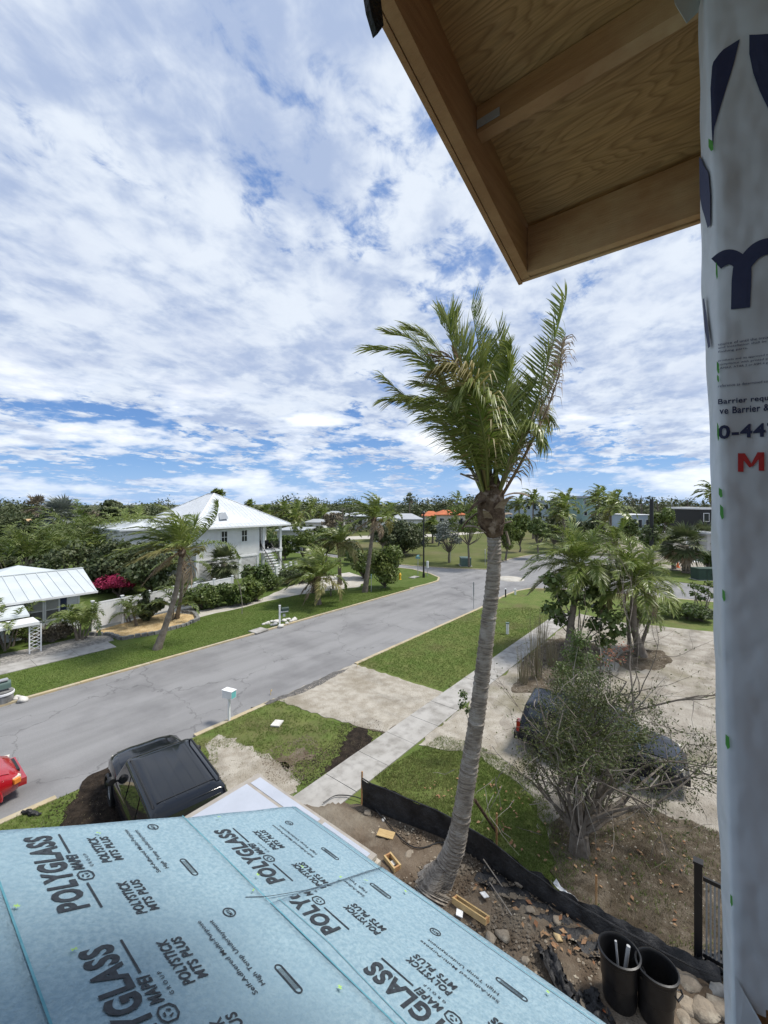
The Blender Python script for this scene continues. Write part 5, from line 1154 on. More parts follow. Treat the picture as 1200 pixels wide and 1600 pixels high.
for i, (x, d, yt, yb, w, m, lb) in enumerate(BT):
    tree('leafy_tree', GD(x, d), w / FPX * d, zpx(yt, d), max(.4, zpx(yb, d)), lb, n=3600 if m != 'leafbr' else 1500, leaf=.26, m=m, seed=100 + i, k=22, r=.2, group='trees behind the white houses', hollow=.3, cs=.34, depth=5)
areca('areca_palm', GD(92, 50), 8.2, 7.0, 'pale green feathery palm thicket behind the low white house, on the left', n=46, seed=80, nl=16, stems=9, ll=1.0, lw=.10)
areca('areca_palm', GD(150, 45), 9.5, 8.0, 'yellow-green feathery palm thicket above the right end of the white roof', n=56, seed=81, nl=18, stems=10, ll=1.0, lw=.10)
areca('areca_palm', GD(196, 46), 9.0, 8.6, 'dark feathery palm thicket above the magenta shrub', n=54, seed=82, nl=18, stems=10, ll=1.0, lw=.10, m='frond')
areca('areca_palm', GD(236, 44), 8.0, 7.4, 'feathery palm thicket left of the leaning palm trunk', n=46, seed=83, nl=16, stems=9, ll=.9, lw=.10, m='frond')
areca('areca_palm', GD(30, 46), 8.0, 5.6, 'low feathery palm thicket at the far left above the white roof', n=44, seed=84, nl=16, stems=9, ll=.9, lw=.10)
for i, (x, d, w, h) in enumerate(((120, 39.5, 5.5, 4.6), (165, 39, 5, 5.0), (205, 39.5, 5.4, 5.0), (240, 37.5, 5, 4.4))):
    tree('shrub', GD(x, d), w, h, .1, ['dark undergrowth bush behind the right end of the low white roof', 'dark undergrowth bush just left of the magenta shrub', 'dark undergrowth bush right behind the magenta shrub', 'dark undergrowth bush behind the end of the white fence'][i], n=2600, leaf=.2, m='leafdk', seed=130 + i, cat='shrub', k=16)
sabal('silver_palm', GD(95, 62), W(95, 806, 62), .3, n=34, Ls=1.6, rad_=2.1, seed=90, label='silvery blue-grey fan palm on the left skyline', mat_='leafgy', nb=20, w=.26, elmin=-.7)
sabal('silver_palm', GD(57, 66), W(57, 793, 66), .25, n=16, Ls=1.1, rad_=1.4, seed=91, label='smaller grey-brown fan palm left of the silvery one', mat_='leafbr', nb=16, w=.24, elmin=-.4)
# skyline palms
SP = [(415, 105, 801, 2.6, 'dark skyline palm just right of the raised white roof'), (443, 100, 799, 3.0, 'skyline palm, second from the raised white roof'), (463, 95, 800, 3.4, 'brownish skyline palm, the broadest of the group by the white roof'), (486, 105, 795, 3.6, 'tallest dark skyline palm of the group right of the white roof'), (506, 110, 803, 2.8, 'skyline palm at the right end of the group by the white roof'), (460, 92, 812, 2.6, 'low palm below the skyline palms'),
 (345, 130, 772, 1.5, 'palm top peeping over the raised white roof, right one'), (337, 130, 771, 1.2, 'palm top peeping over the raised white roof, left one'), (391, 120, 790, 1.8, 'palm top just over the right slope of the raised white roof'),
 (607, 75, 806, 3.0, 'palm standing before the white house beyond the side street'), (676, 85, 822, 2.2, 'small palm near the orange-roofed house'),
 (714, 160, 781, 4.2, 'dark palm on the skyline above the orange roof'), (811, 100, 790, 2.8, 'skyline palm left of the blue-grey apartment block'), (833, 95, 783, 3.4, 'skyline palm in front of the blue-grey apartment block'), (882, 85, 786, 3.6, 'dense brownish palm between the apartment blocks'), (936, 90, 779, 3.4, 'dark skyline palm right of the pale green building'), (954, 60, 795, 3.6, 'yellow-green palm above the side street'), (880, 70, 800, 3.0, 'palm crown right behind the first lot palm'), (1112, 80, 770, 3.0, 'palm at the far right edge beside the wrapped wall')]
for i, (x, d, y, L_, lb) in enumerate(SP):
    coconut('coconut_palm', GD(x, d), W(x, y, d), .17, n=18, L_=L_ * 1.15, seed=200 + i, label=lb, dead=1 if i in (2, 14) else 0, pale=2, nl=18, ll=1.15, lw=.26, wind=.3, droop=.42, elmin=-.35, fibre=False, group='palms on the skyline')
sabal('fan_palm', GD(640, 150), W(640, 778, 150), .25, n=16, Ls=1.0, rad_=1.3, seed=230, label='thin tall fan palm standing alone on the skyline', nb=12, w=.3)
MTREES = [
 (445, 60, 832, 868, 60, 'leaf', 'green tree behind the short lawn palm'), (475, 62, 815, 870, 50, 'leaflt', 'light green tree above the short lawn palm'), (510, 58, 822, 862, 46, 'leaf', 'green tree between the short lawn palm and the pale palm'),
 (548, 56, 835, 880, 40, 'leafdk', 'dark tree behind the tall leaning palm'), (600, 62, 822, 848, 30, 'leafdk', 'dark shrub left of the round field tree'), (520, 95, 800, 825, 40, 'leafbr', 'grey twiggy tree in front of the far white roofs'), (490, 80, 818, 840, 44, 'leafdk', 'low dark trees below the far white roofs'),
 (640, 100, 812, 835, 24, 'leafdk', 'dark tree beside the far white house'), (653, 90, 815, 835, 26, 'leaflt', 'light green shrubby tree left of the black lamp pole'), (685, 80, 818, 838, 24, 'leafdk', 'dark bush before the orange-roofed house'),
 (790, 60, 806, 856, 40, 'leaflt', 'light green tree just right of the big palm trunk'), (812, 70, 798, 850, 34, 'leaflt', 'tall light green tree by the road bend'), (840, 62, 806, 846, 40, 'leaf', 'green tree left behind the first lot palm'), (865, 75, 795, 850, 40, 'leafdk', 'dark tree behind the first lot palm'),
 (925, 70, 800, 850, 40, 'leafdk', 'dark tree between the two lot palms'), (985, 75, 800, 845, 34, 'leaf', 'green tree behind the second lot palm'), (1040, 62, 786, 842, 44, 'leaflt', 'tall yellow-green tree right of the black post'), (1018, 60, 820, 860, 30, 'leaf', 'green tree at the foot of the black post'), (1112, 50, 858, 892, 14, 'leaf', 'dark green bush at the edge of the wrapped wall'), (1085, 85, 800, 820, 22, 'leafdk', 'dark tree left of the far black building'), (1062, 95, 800, 825, 24, 'leafdk', 'dark tree before the far white wall')]
for i, (x, d, yt, yb, w, m, lb) in enumerate(MTREES):
    tree('leafy_tree', GD(x, d), w / FPX * d, zpx(yt, d), max(.3, zpx(yb, d)), lb, n=1900 if m != 'leafbr' else 700, leaf=.2 * d / 60, m=m, seed=260 + i, k=18, r=.14, group='trees beyond the side street', hollow=.3, cs=.32, depth=4)
# wind-bare casuarina-like trees far off
def bare(x, d, yt, w, lb, seed):
    rs = np.random.RandomState(seed); base = GD(x, d); root = empty('bare_tree', base, label=lb, cat='tree', group='thin wispy trees on the skyline'); h = zpx(yt, d); b = MB(org=base); tips = []
    top = base + [rs.randn() * .5, rs.randn() * .5, h * .8]; b.tube([base, (base + top) / 2, top], [.3, .22, .08], 5)
    for k in range(16):
        z = h * (.4 + .6 * rs.rand()); p = base + (top - base) * min(1, z / h * .95); dd = unit(rs.randn(3) * [1, 1, .35] + [0, 0, .5] + WIND * .3); l = w * .5 * (.5 + .6 * rs.rand()); e = p + dd * l; b.tube([p, (p + e) / 2 + [0, 0, .1 * l], e], [.09, .06, .02], 3, cap=False)
        for j in range(3): q = p + (e - p) * (.4 + .6 * rs.rand()); tips.append((*q, l * .17, l * .17, l * .14))
    b.build('trunk', MT['bark'], root); link('crown', leaves(tips, 520, .24 * d / 100, rs, org=base, asp=.35, fill=.8), root, MT['leafdk'])
BR = [(960, 120, 760, 6), (985, 125, 768, 7), (1003, 118, 760, 6), (1030, 130, 772, 7), (1050, 135, 775, 6), (1074, 128, 769, 7), (1095, 135, 778, 6), (1110, 120, 785, 5), (905, 130, 772, 6), (868, 125, 770, 6), (845, 130, 774, 5), (690, 190, 776, 8), (705, 200, 779, 8), (735, 190, 774, 9), (755, 190, 776, 9), (668, 200, 784, 8), (788, 150, 772, 6), (620, 200, 787, 8), (550, 120, 785, 6), (535, 110, 783, 5)]
BRL = ['with a rounded wispy top, leftmost of the right-hand group', 'second of the right-hand group', 'tallest with a spiky top, near the black post', 'right of the black post', 'small, between the black post and the far white wall', 'with a bushy top over the far white wall', 'by the far black building', 'rightmost, by the wrapped wall', 'right of the pale green building', 'between the apartment blocks', 'behind the blue-grey apartment block', 'above the left end of the orange roof', 'above the middle of the orange roof', 'just left of the big palm trunk', 'behind the big palm trunk', 'beside the black lamp pole', 'just right of the big palm trunk', 'above the far white house', 'behind the tall leaning palm', 'left of the tall leaning palm']
for i, ((x, d, y, w), l) in enumerate(zip(BR, BRL)): bare(x, d, y, w, 'thin wispy skyline tree ' + l, 300 + i)
# the continuous line of far greenery
rs = np.random.RandomState(5); bl = []
for x in range(-160, 1240, 9):
    d = 150 + 60 * rs.rand(); top = (793 if x < 420 else 788 if x < 640 else 784) - 7 * rs.rand() - 6 * math.sin(x * .045) * math.sin(x * .017 + 1) - 4 * math.sin(x * .13); p = W(x, top + 8, d); zt_ = zpx(top, d); bl.append((p[0], p[1], zt_ * .55, 5, 5, zt_ * .5))
bl = bl + [(*(GD(x, 110 + 30 * rs.rand()) + [0, 0, 1.4]), 4, 4, 2.2) for x in range(-160, 1240, 16)]
o = link('distant_trees', leaves(bl, 60000, .5, rs, fill=.5), None, MT['leafdk']); tag(o, kind='stuff')
bl = [(*(GD(x, 78 + 26 * rs.rand()) + [0, 0, 1.2]), 3, 3, 2.0) for x in list(range(-60, 470, 12)) + list(range(860, 1200, 14))]
o = link('distant_shrubs', leaves(bl, 9000, .34, rs, fill=.8), None, MT['leaf']); tag(o, kind='stuff')

# ================================================================== BUILDINGS
def window(root, x0, x1, y, z0, z1, fr='white', pane='glass', axis='y', nx=1, nz=2, out=-1):
    """window in a wall facing -Y (axis 'y') ; window > frame pieces, pane"""
    w = MB(org=root.location); d = .05 * out
    def bx(b, a0, a1, c0, c1, e0, e1):
        if axis == 'y': b.b2(a0, a1, y + min(c0, c1), y + max(c0, c1), e0, e1)
        else: b.b2(y + min(c0, c1), y + max(c0, c1), a0, a1, e0, e1)
    t = .09
    for a0, a1, e0, e1 in ((x0 - t, x0, z0 - t, z1 + t), (x1, x1 + t, z0 - t, z1 + t), (x0, x1, z1, z1 + t), (x0, x1, z0 - t, z0)): bx(w, a0, a1, 0, d, e0, e1)
    for i in range(1, nz): zc = z0 + (z1 - z0) * i / nz; bx(w, x0, x1, 0, d * .8, zc - .025, zc + .025)
    for i in range(1, nx): xc = x0 + (x1 - x0) * i / nx; bx(w, xc - .02, xc + .02, 0, d * .7, z0, z1)
    f = w.build('window', MT[fr], root); p = MB(org=root.location); bx(p, x0, x1, 0, d * .4, z0, z1); p.build('pane', MT[pane], f); return f
def roof_poly(b, verts, faces, th=.12):
    n = len(verts); b.add([(x, y, z) for x, y, z in verts] + [(x, y, z - th) for x, y, z in verts], [tuple(f) for f in faces] + [tuple(n + i for i in f)[::-1] for f in faces])
    edges = {}
    for f in faces:
        for i in range(len(f)): e = (f[i], f[(i + 1) % len(f)]); edges[e] = 1
    b.add([(x, y, z) for x, y, z in verts] + [(x, y, z - th) for x, y, z in verts], [(e[0], n + e[0], n + e[1], e[1]) for e in edges if (e[1], e[0]) not in edges])
def ribs(b, quad, n, r=.03):                # raised seams down a roof face: quad = eave a,b ridge c(b side),d(a side)
    a, c, d, e = [np.array(q, float) for q in quad]
    for i in range(n + 1):
        k = i / n; p = a + (c - a) * k; q = e + (d - e) * k; b.beam(p + [0, 0, r * .5], q + [0, 0, r * .5], r * 1.2, r)
# raised white house
HB = empty('white_house', (24, 42, 0), label='large raised white house with a pale metal hip roof and a columned porch', cat='house')
o = np.array([24, 42, 0])
X0, X1, Y0, Y1, ZF, ZE = 20.9, 28.2, 40.9, 53.0, 2.55, 5.75
b = MB(org=o)
for k in range(17):
    z = ZF + k * .188; b.b2(X0 - (.012 if k % 2 else .012), X1, Y0 - .012, Y1, z, z + .17)
b.b2(X0 + .01, X1 - .01, Y0 + .004, Y1 - .01, ZF, ZE + .0); b.build('siding', MT['siding'], HB, kind='stuff')
b = MB(org=o); b.b2(X0 + .06, X1 - .06, Y0 + .08, Y1, 0, ZF - .01); b.build('lower_wall', MT['wallgrey'], HB)
b = MB(org=o)
for k in range(17):
    z = .15 + k * .14; b.beam((X0 + .05, Y0 + .03, z), (X1 - .3, Y0 + .03, z), .05, .075); b.beam((X0 + .0, Y0 + .05, z), (X0 + .0, Y1, z), .05, .075)
b.build('louvre_slats', MT['siding'], HB, kind='stuff')
for x in (X0 + .1, 23.3, 25.8, X1 - .12):
    b = MB(org=o); b.b2(x - .16, x + .16, Y0 - .03, Y0 + .3, 0, ZF); b.build('post', MT['white'], HB)
b = MB(org=o); b.b2(X0 - .05, X0 + .1, Y0 - .04, Y0 + .1, ZF, ZE); b.build('corner_board', MT['white'], HB)
b = MB(org=o); b.b2(X1 - .1, X1 + .06, Y0 - .04, Y0 + .1, ZF, ZE); b.build('corner_board', MT['white'], HB)
b = MB(org=o); b.b2(X0 - .03, X1 + .02, Y0 - .05, Y0 + .05, ZF - .18, ZF - .005); b.build('band_board', MT['white'], HB)
window(HB, 26.0, 26.65, Y0 - .012, 4.1, 5.3, nx=2); window(HB, 23.6, 24.25, Y0 - .012, 4.1, 5.3, nx=2)
window(HB, 43, 44, X0 - .012, 4.0, 5.2, axis='x'); window(HB, 47, 48, X0 - .012, 4.0, 5.2, axis='x')
# hip roof
ex0, ex1, ey0, ey1 = 20.2, 32.1, 40.1, 53.8; rz = 9.45; ra, rb = (26.1, 46.8, rz), (26.1, 48.2, rz)
b = MB(org=o); zz_ = ZE + .1
roof_poly(b, [(ex0, ey0, zz_), (ex1, ey0, zz_), (ex1, ey1, zz_), (ex0, ey1, zz_), ra, rb], [(0, 1, 4), (1, 2, 5, 4), (2, 3, 5), (3, 0, 4, 5)], .16); rf = b.build('roof', MT['metalroof'], HB)
b = MB(org=o)
for i in range(1, 26):
    x = ex0 + (ex1 - ex0) * i / 26; k = (x - ex0) / (ra[0] - ex0) if x < ra[0] else (ex1 - x) / (ex1 - ra[0])
    b.beam((x, ey0, zz_ + .012), (x, ey0 + (ra[1] - ey0) * k, zz_ + (rz - zz_) * k + .012), .035, .04)
for i in range(1, 30):
    y = ey0 + (ey1 - ey0) * i / 30; k = min(1, (y - ey0) / (ra[1] - ey0), (ey1 - y) / (ey1 - rb[1])); b.beam((ex0, y, zz_ + .012), (ex0 + (ra[0] - ex0) * k, y, zz_ + (rz - zz_) * k + .012), .035, .04)
b.build('roof_seams', MT['white'], rf, kind='stuff')
b = MB(org=o)
for p, q in (((ex0, ey0, zz_), ra), ((ex1, ey0, zz_), ra), (ra, rb), ((ex0, ey1, zz_), rb)): b.beam(np.array(p) + [0, 0, .03], np.array(q) + [0, 0, .03], .16, .06)
b.build('ridge_cap', MT['white'], rf)
b = MB(org=o); b.b2(ex0 - .02, ex1 + .02, ey0 - .09, ey0 - .002, ZE - .08, ZE + .1); b.b2(ex0 - .09, ex0 - .002, ey0, ey1, ZE - .08, ZE + .1); b.build('gutter', MT['white'], rf)
b = MB(org=o); b.b2(ex0 + .02, ex1 - .02, ey0 + .02, ey1 - .02, ZE - .10, ZE - .065); b.build('soffit', MT['white'], rf)
# small cross hips on the front slope
b = MB(org=o); f0 = lambda y: zz_ + (rz - zz_) * (y - ey0) / (ra[1] - ey0)
roof_poly(b, [(21.4, ey0 + .5, f0(ey0 + .5) + .02), (27.6, ey0 + .5, f0(ey0 + .5) + .02), (24.4, ey0 + 2.2, f0(ey0 + 2.2) + .62), (24.4, ey0 + 4.3, f0(ey0 + 4.3) + .03), (22.4, ey0 + 2.2, f0(ey0 + 2.2) - .35)], [(0, 1, 2), (1, 3, 2), (0, 2, 3)], .05); b.build('cross_hip', MT['metalroof'], rf)
b = MB(org=o); g = lambda u, v: np.array([23.4 + 1.1 * u, ey0 + .75 + 1.25 * v, f0(ey0 + .75 + 1.25 * v) + .42 + .12 * v - .1 * abs(u - .9)]); b.add([g(0, 0), g(.9, 0), g(1.2, 1), g(.45, 1)], [(0, 1, 2, 3)]); b.add([g(0, 0) - [0, 0, .3], g(.9, 0) - [0, 0, .3], g(1.2, 1) - [0, 0, .3], g(.45, 1) - [0, 0, .3]], [(3, 2, 1, 0)]); b.build('skylight', MT['greymetal'], rf)
b = MB(org=o); roof_poly(b, [(15.6, 45.6, 5.7), (20.6, 45.6, 5.7), (20.6, 55, 5.7), (15.6, 55, 5.7), (19.4, 48.6, 6.5), (20.6, 48.6, 6.5), (19.4, 52, 6.5), (20.6, 52, 6.5)], [(0, 1, 5, 4), (3, 0, 4, 6), (2, 3, 6, 7), (4, 5, 7, 6)], .15); b.build('wing_roof', MT['metalroof'], HB)
b = MB(org=o); b.b2(16, 20.85, 46.2, 54.5, 0, 5.5); b.build('wing_wall', MT['siding'], HB)
# porch
b = MB(org=o); b.b2(X1 + .07, 31.5, Y0, 53, ZF + .05, ZF + .27); b.build('porch_deck', MT['white'], HB)
b = MB(org=o); b.b2(X1 + .05, 31.5, 44.1, 53, ZF + .28, ZE - .11); b.build('porch_wall', MT['siding'], HB)
for x0_, x1_ in ((28.35, 29.0), (29.4, 30.5)): window(HB, x0_, x1_, 44.1, ZF + .45, ZE - .6, nx=1, nz=1, fr='white')
for x, y in ((28.9, 41.05), (31.3, 41.05), (30.6, 43.9), (31.3, 46), (31.3, 50)):
    b = MB(org=o); b.b2(x - .13, x + .13, y - .13, y + .13, ZF + .28, ZE - .1); b.b2(x - .18, x + .18, y - .18, y + .18, ZF + .27, ZF + .45); b.b2(x - .18, x + .18, y - .18, y + .18, ZE - .3, ZE - .11); b.build('column', MT['white'], HB)
for x, y in ((28.9, 40.95), (31.3, 40.95), (31.3, 46)):
    b = MB(org=o); b.b2(x - .16, x + .16, y + .0, y + .3, 0, ZF + .04); b.build('pier', MT['white'], HB)
b = MB(org=o)
for k in range(24): x = 29.9 + k * .06; b.b2(x, x + .02, 41.0, 41.02, ZF + .3, ZF + 1.2)
b.b2(29.85, 31.2, 40.99, 41.03, ZF + 1.2, ZF + 1.25); b.build('porch_railing', MT['blackmetal'], HB)
b = MB(org=o)
for k in range(9): zt = ZF + .1 - k * .27; b.b2(28.55, 29.8, Y0 - .32 - k * .3, Y0 - .02 - k * .3, zt - .07, zt); b.b2(28.55, 29.8, Y0 - .04 - k * .3, Y0 - .02 - k * .3, zt - .26, zt - .071)
b.build('stairs', MT['white'], HB)
for x in (28.5, 29.85):
    b = MB(org=o); b.beam((x, Y0, ZF + 1.1), (x, Y0 - 2.7, .95), .06, .07)
    for k in range(12): y = Y0 - .1 - k * .23; zt = ZF + 1.08 - (Y0 - y) * .83; b.b2(x - .015, x + .015, y - .015, y + .015, zt - .85, zt)
    b.build('stair_rail', MT['blackmetal'], HB)
    b = MB(org=o); b.b2(x - .13, x + .13, Y0 - 3.0, Y0 - 2.72, 0, 1.35); b.b2(x - .17, x + .17, Y0 - 3.04, Y0 - 2.68, 1.35, 1.42); b.build('newel_post', MT['white'], HB)
for x in (31.0, 31.8): b = MB(org=o); b.b2(x - .13, x + .13, 38.6, 38.86, 0, 1.5); b.build('gate_post', MT['white'], HB)
# chairs on porch (dark wicker)
for i, x in enumerate((29.5, 30.6)):
    b = MB(); b.b2(x - .3, x + .3, 42.2, 42.8, ZF + .62, ZF + .7); b.b2(x - .3, x + .3, 42.76, 42.84, ZF + .7, ZF + 1.25); b.b2(x - .33, x - .27, 42.2, 42.8, ZF + .28, ZF + .9); b.b2(x + .27, x + .33, 42.2, 42.8, ZF + .28, ZF + .9)
    b.build('porch_chair', MT['blackmetal'], label='dark porch chair %s on the raised white house porch' % ('next to the doors' if i == 0 else 'by the outer railing'), cat='chair', group='porch chairs')
# low white house
LB = empty('cottage', (4, 36, 0), label='low white house with pale metal roof, sash windows and a navy shutter', cat='house'); o = np.array([4, 36, 0])
cx1 = 8.9; b = MB(org=o)
for k in range(13): z = .1 + k * .188; b.b2(-6, cx1, 33 - .012, 40, z, z + .172)
b.b2(-6, cx1 - .01, 33.004, 39.9, .0, 2.5); b.build('siding', MT['white'], LB, kind='stuff')
b = MB(org=o); b.b2(-6, cx1 + .03, 32.97, 33.05, 0, .25); b.build('base_board', MT['white'], LB)
b = MB(org=o); b.b2(cx1 - .08, cx1 + .03, 32.95, 33.05, .25, 2.5); b.build('corner_board', MT['white'], LB)
def cat_at(px): r = ray(px, 785); k = 32.98 / r[1]; return r[0] * k
wins = [(72, 91), (46, 66), (24, 41)]
for a, c_ in wins:
    f = window(LB, cat_at(a), cat_at(c_), 32.988, 1.0, 2.2, nx=1, nz=2, pane='screen'); b = MB(org=o); b.b2(cat_at(a) + .01, cat_at(c_) - .01, 32.955, 32.966, 1.63, 2.19); b.build('blind', MT['blind'], f)
b = MB(org=o); b.b2(cat_at(94), cat_at(104), 32.93, 32.985, .95, 2.3)
for k in range(14): b.b2(cat_at(94) + .05, cat_at(104) - .05, 32.915, 32.93, 1.05 + k * .085, 1.10 + k * .085)
b.build('shutter', MT['navy'], LB)
e0 = 32.4; zE = 2.5; b = MB(org=o); roof_poly(b, [(-7, e0, zE), (9.75, e0, zE), (10.1, 36.6, 3.55), (-7, 36.6, 3.55), (9.75, 41, 2.5), (-7, 41, 2.5)], [(0, 1, 2, 3), (3, 2, 4, 5)], .12); lr = b.build('roof', MT['metalroof2'], LB)
b = MB(org=o)
for i in range(0, 30): x = -7 + i * .575; b.beam((x, e0, zE + .015), (x + .02 * 0, 36.6, 3.565), .04, .04)
b.build('roof_seams', MT['metalroof2'], lr, kind='stuff')
b = MB(org=o); b.b2(-7, 9.78, e0 - .08, e0 - .002, zE - .14, zE - .01); b.build('gutter', MT['white'], lr)
b = MB(org=o); b.beam((-7, 36.6, 3.57), (10.1, 36.6, 3.57), .25, .05); b.build('ridge_cap', MT['metalroof2'], lr)
b = MB(org=o); b.add([(8.9, 33, 2.5), (8.9, 40, 2.5), (8.9, 36.6, 3.4), (8.8, 33, 2.5), (8.8, 40, 2.5), (8.8, 36.6, 3.4)], [(0, 1, 2), (5, 4, 3)]); b.build('gable', MT['white'], LB)
b = MB(org=o); roof_poly(b, [(4.4, 36.5, 3.38), (9.4, 36.5, 3.38), (9.4, 42, 3.0), (4.4, 42, 3.0), (6.8, 38.6, 3.95)], [(0, 1, 4), (1, 2, 4), (2, 3, 4), (3, 0, 4)], .1); b.build('rear_roof', MT['metalroof2'], LB)
b = MB(org=o); b.add([(1.5, 30.9, 1.95), (5.95, 30.9, 1.95), (5.95, 33.0, 2.42), (1.5, 33.0, 2.42)], [(0, 1, 2, 3)]); b.add([(1.5, 30.9, 1.87), (5.95, 30.9, 1.87), (5.95, 33.0, 2.34), (1.5, 33.0, 2.34)], [(3, 2, 1, 0)]); b.b2(1.5, 5.95, 30.85, 30.9, 1.85, 1.96); b.build('entry_roof', MT['metalroof2'], LB)
b = MB(org=o); b.b2(1.0, 6.1, 29.4, 30.84, 1.62, 1.78); b.build('awning', MT['white'], LB)
lat = MB(org=o); lx, ly = 5.95, 29.6
lat.b2(lx - .28, lx - .22, ly - .03, ly + .03, 0, 1.6); lat.b2(lx + .22, lx + .28, ly - .03, ly + .03, 0, 1.6)
for k in range(7): z = .2 + k * .2; lat.beam((lx - .22, ly, z), (lx + .22, ly, z + .2), .02, .03); lat.beam((lx + .22, ly + .02, z), (lx - .22, ly + .02, z + .2), .02, .03)
lat.build('lattice_post', MT['white'], LB)
# white fence
fn = empty('white_fence', (11.5, 32.1, 0), label='white panel fence between the low house and the golden gravel bed', cat='fence'); o = np.array([11.5, 32.1, 0])
fa, fb_ = np.array([9.3, 31.75]), np.array([20.2, 33.2]); n = 6
for i in range(n):
    p = fa + (fb_ - fa) * i / n; q = fa + (fb_ - fa) * (i + 1) / n; u = (q - p) / np.linalg.norm(q - p)
    b = MB(org=o); b.beam((*(p + u * .08), 1.0), (*(q - u * .08), 1.0), .04, 1.55)
    for k in range(1, 11): c_ = p + (q - p) * k / 11; b.beam((*(c_ - u * .06), 1.0), (*(c_ + u * .06), 1.0), .052, 1.5)
    b.build('fence_panel', MT['white'], fn)
    b = MB(org=o); b.beam((*p, 1.8), (*q, 1.8), .07, .09); b.build('rail', MT['white'], fn)
for i in range(n + 1):
    p = fa + (fb_ - fa) * i / n; b = MB(org=o); b.b2(p[0] - .07, p[0] + .07, p[1] - .07, p[1] + .07, 0, 1.95); b.b2(p[0] - .1, p[0] + .1, p[1] - .1, p[1] + .1, 1.95, 2.0); b.build('post', MT['white'], fn)
# bed edging: grey stones
ed = empty('stone_border', (15, 28, 0), label='border of grey edging stones round the golden gravel bed', cat='stone border'); o = np.array([15, 28, 0])
me = None; pth = gp([(140, 994), (172, 994), (190, 1001), (240, 993), (290, 979), (310, 970), (304, 961), (285, 958)])
for i in range(len(pth) - 1):
    p, q = np.array(pth[i]), np.array(pth[i + 1]); l = np.linalg.norm(q - p); k = max(1, int(l / .34))
    for j in range(k):
        c_ = p + (q - p) * (j + .5) / k
        if me is None: m_ = MB(); m_.box((0, 0, 0), (.32, .22, .2)); m_.box((0, 0, .105), (.26, .16, .02)); me = m_.mesh('edging_stone'); me.materials.append(MT['greystone'])
        b_ = link('edging_stone', me, ed, None, (c_[0] - 15 + rn(-.03, .03), c_[1] - 28 + rn(-.03, .03), .13 + rn(-.02, .03)), (rn(-.08, .08), rn(-.08, .08), math.atan2(*(q - p)[::-1]) + rn(-.2, .2)))
# distant buildings
def house(name, px, d, wpx, ytop, yeave, ybase, wall, roofm, label, depth=9, wins=3, flat=False, wy=None, cat='house'):
    c = GD(px, d); root = empty(name, c, math.atan2(RT[1], RT[0]), label=label, cat=cat); w = wpx / FPX * d; ze = zpx(yeave, d); zt = zpx(ytop, d)
    b = MB(); b.b2(-w / 2, w / 2, 0, depth, -.05, ze); b.build('wall', MT[wall], root)
    b = MB(); e = .5
    if flat: b.b2(-w / 2 - .3, w / 2 + .3, -.3, depth + .3, ze + .002, zt)
    else: roof_poly(b, [(-w / 2 - e, -e, ze), (w / 2 + e, -e, ze), (w / 2 + e, depth + e, ze), (-w / 2 - e, depth + e, ze), (-w / 2 + min(w * .3, depth / 2), depth / 2, zt), (w / 2 - min(w * .3, depth / 2), depth / 2, zt)], [(0, 1, 5, 4), (1, 2, 5), (2, 3, 4, 5), (3, 0, 4)], .2)
    b.build('roof', MT[roofm], root)
    nf = max(1, int(ze / 3))
    for f in range(nf):
        for i in range(wins):
            x = -w / 2 + w * (i + .5) / wins; z0 = f * ze / nf + ze / nf * .38; h = ze / nf * .4; ww = w / wins * .22
            b = MB(); b.b2(x - ww - .1, x + ww + .1, -.06, -.002, z0 - .1, z0 + h + .1); f_ = b.build('window', MT['white'], root); b = MB(); b.b2(x - ww, x + ww, -.09, -.062, z0, z0 + h); b.build('pane', MT['glass'], f_)
    return root
house('house', 636, 92, 46, 803, 811, 840, 'white', 'greyroof', 'white house with grey hip roof beyond the field', wins=2, depth=8)
house('house', 605, 88, 34, 810, 813, 842, 'white', 'greyroof', 'lower white wing left of the grey hip-roofed house', wins=2, depth=6, flat=True)
house('house', 705, 120, 44, 797, 804, 830, 'wallcream', 'orangeroof', 'cream house with bright orange tile roof', wins=3)
house('house', 676, 122, 22, 799, 806, 828, 'wallcream', 'orangeroof', 'smaller orange-roofed wing left of the cream house', wins=2)
house('house', 520, 112, 34, 799, 806, 824, 'wallgrey', 'greyroof', 'grey-roofed house left of the tall leaning palm', wins=3)
house('house', 548, 125, 50, 801, 806, 820, 'wallgrey', 'metalroof', 'pale metal-roofed house behind the tall leaning palm', wins=2)
house('house', 490, 96, 26, 812, 816, 830, 'white', 'greyroof', 'low white house under the skyline palms', wins=2)
house('house', 455, 70, 44, 828, 830, 845, 'wallgrey', 'greyroof', 'low flat grey-roofed house right of the raised white house', wins=2, flat=True)
house('apartment_block', 826, 150, 66, 782, 784, 812, 'wallblue', 'greyroof', 'long blue-grey apartment block right of the big palm trunk', wins=7, flat=True, cat='building')
house('apartment_block', 920, 125, 20, 775, 778, 806, 'wallgreen', 'greyroof', 'pale green narrow apartment block between the lot palms', wins=2, cat='building', flat=True)
house('house', 1000, 105, 36, 804, 805, 815, 'wallblue', 'white', 'long low pale blue building behind the second lot palm', wins=3, flat=True)
house('house', 1078, 95, 40, 806, 807, 820, 'white', 'white', 'low white building at the right behind the cabbage palms', wins=2, flat=True)
house('house', 1112, 78, 34, 793, 796, 825, 'blackmetal', 'white', 'black building with white roof edge at the far right', wins=2, flat=True)
house('house', 1118, 60, 26, 833, 835, 853, 'wallgrey', 'greyroof', 'low dark grey shed right of the stout cabbage palm', wins=1, flat=True, depth=4)
house('house', 14, 90, 44, 812, 821, 840, 'wallcream', 'tanroof', 'house with tan roof on the far left skyline', wins=2)
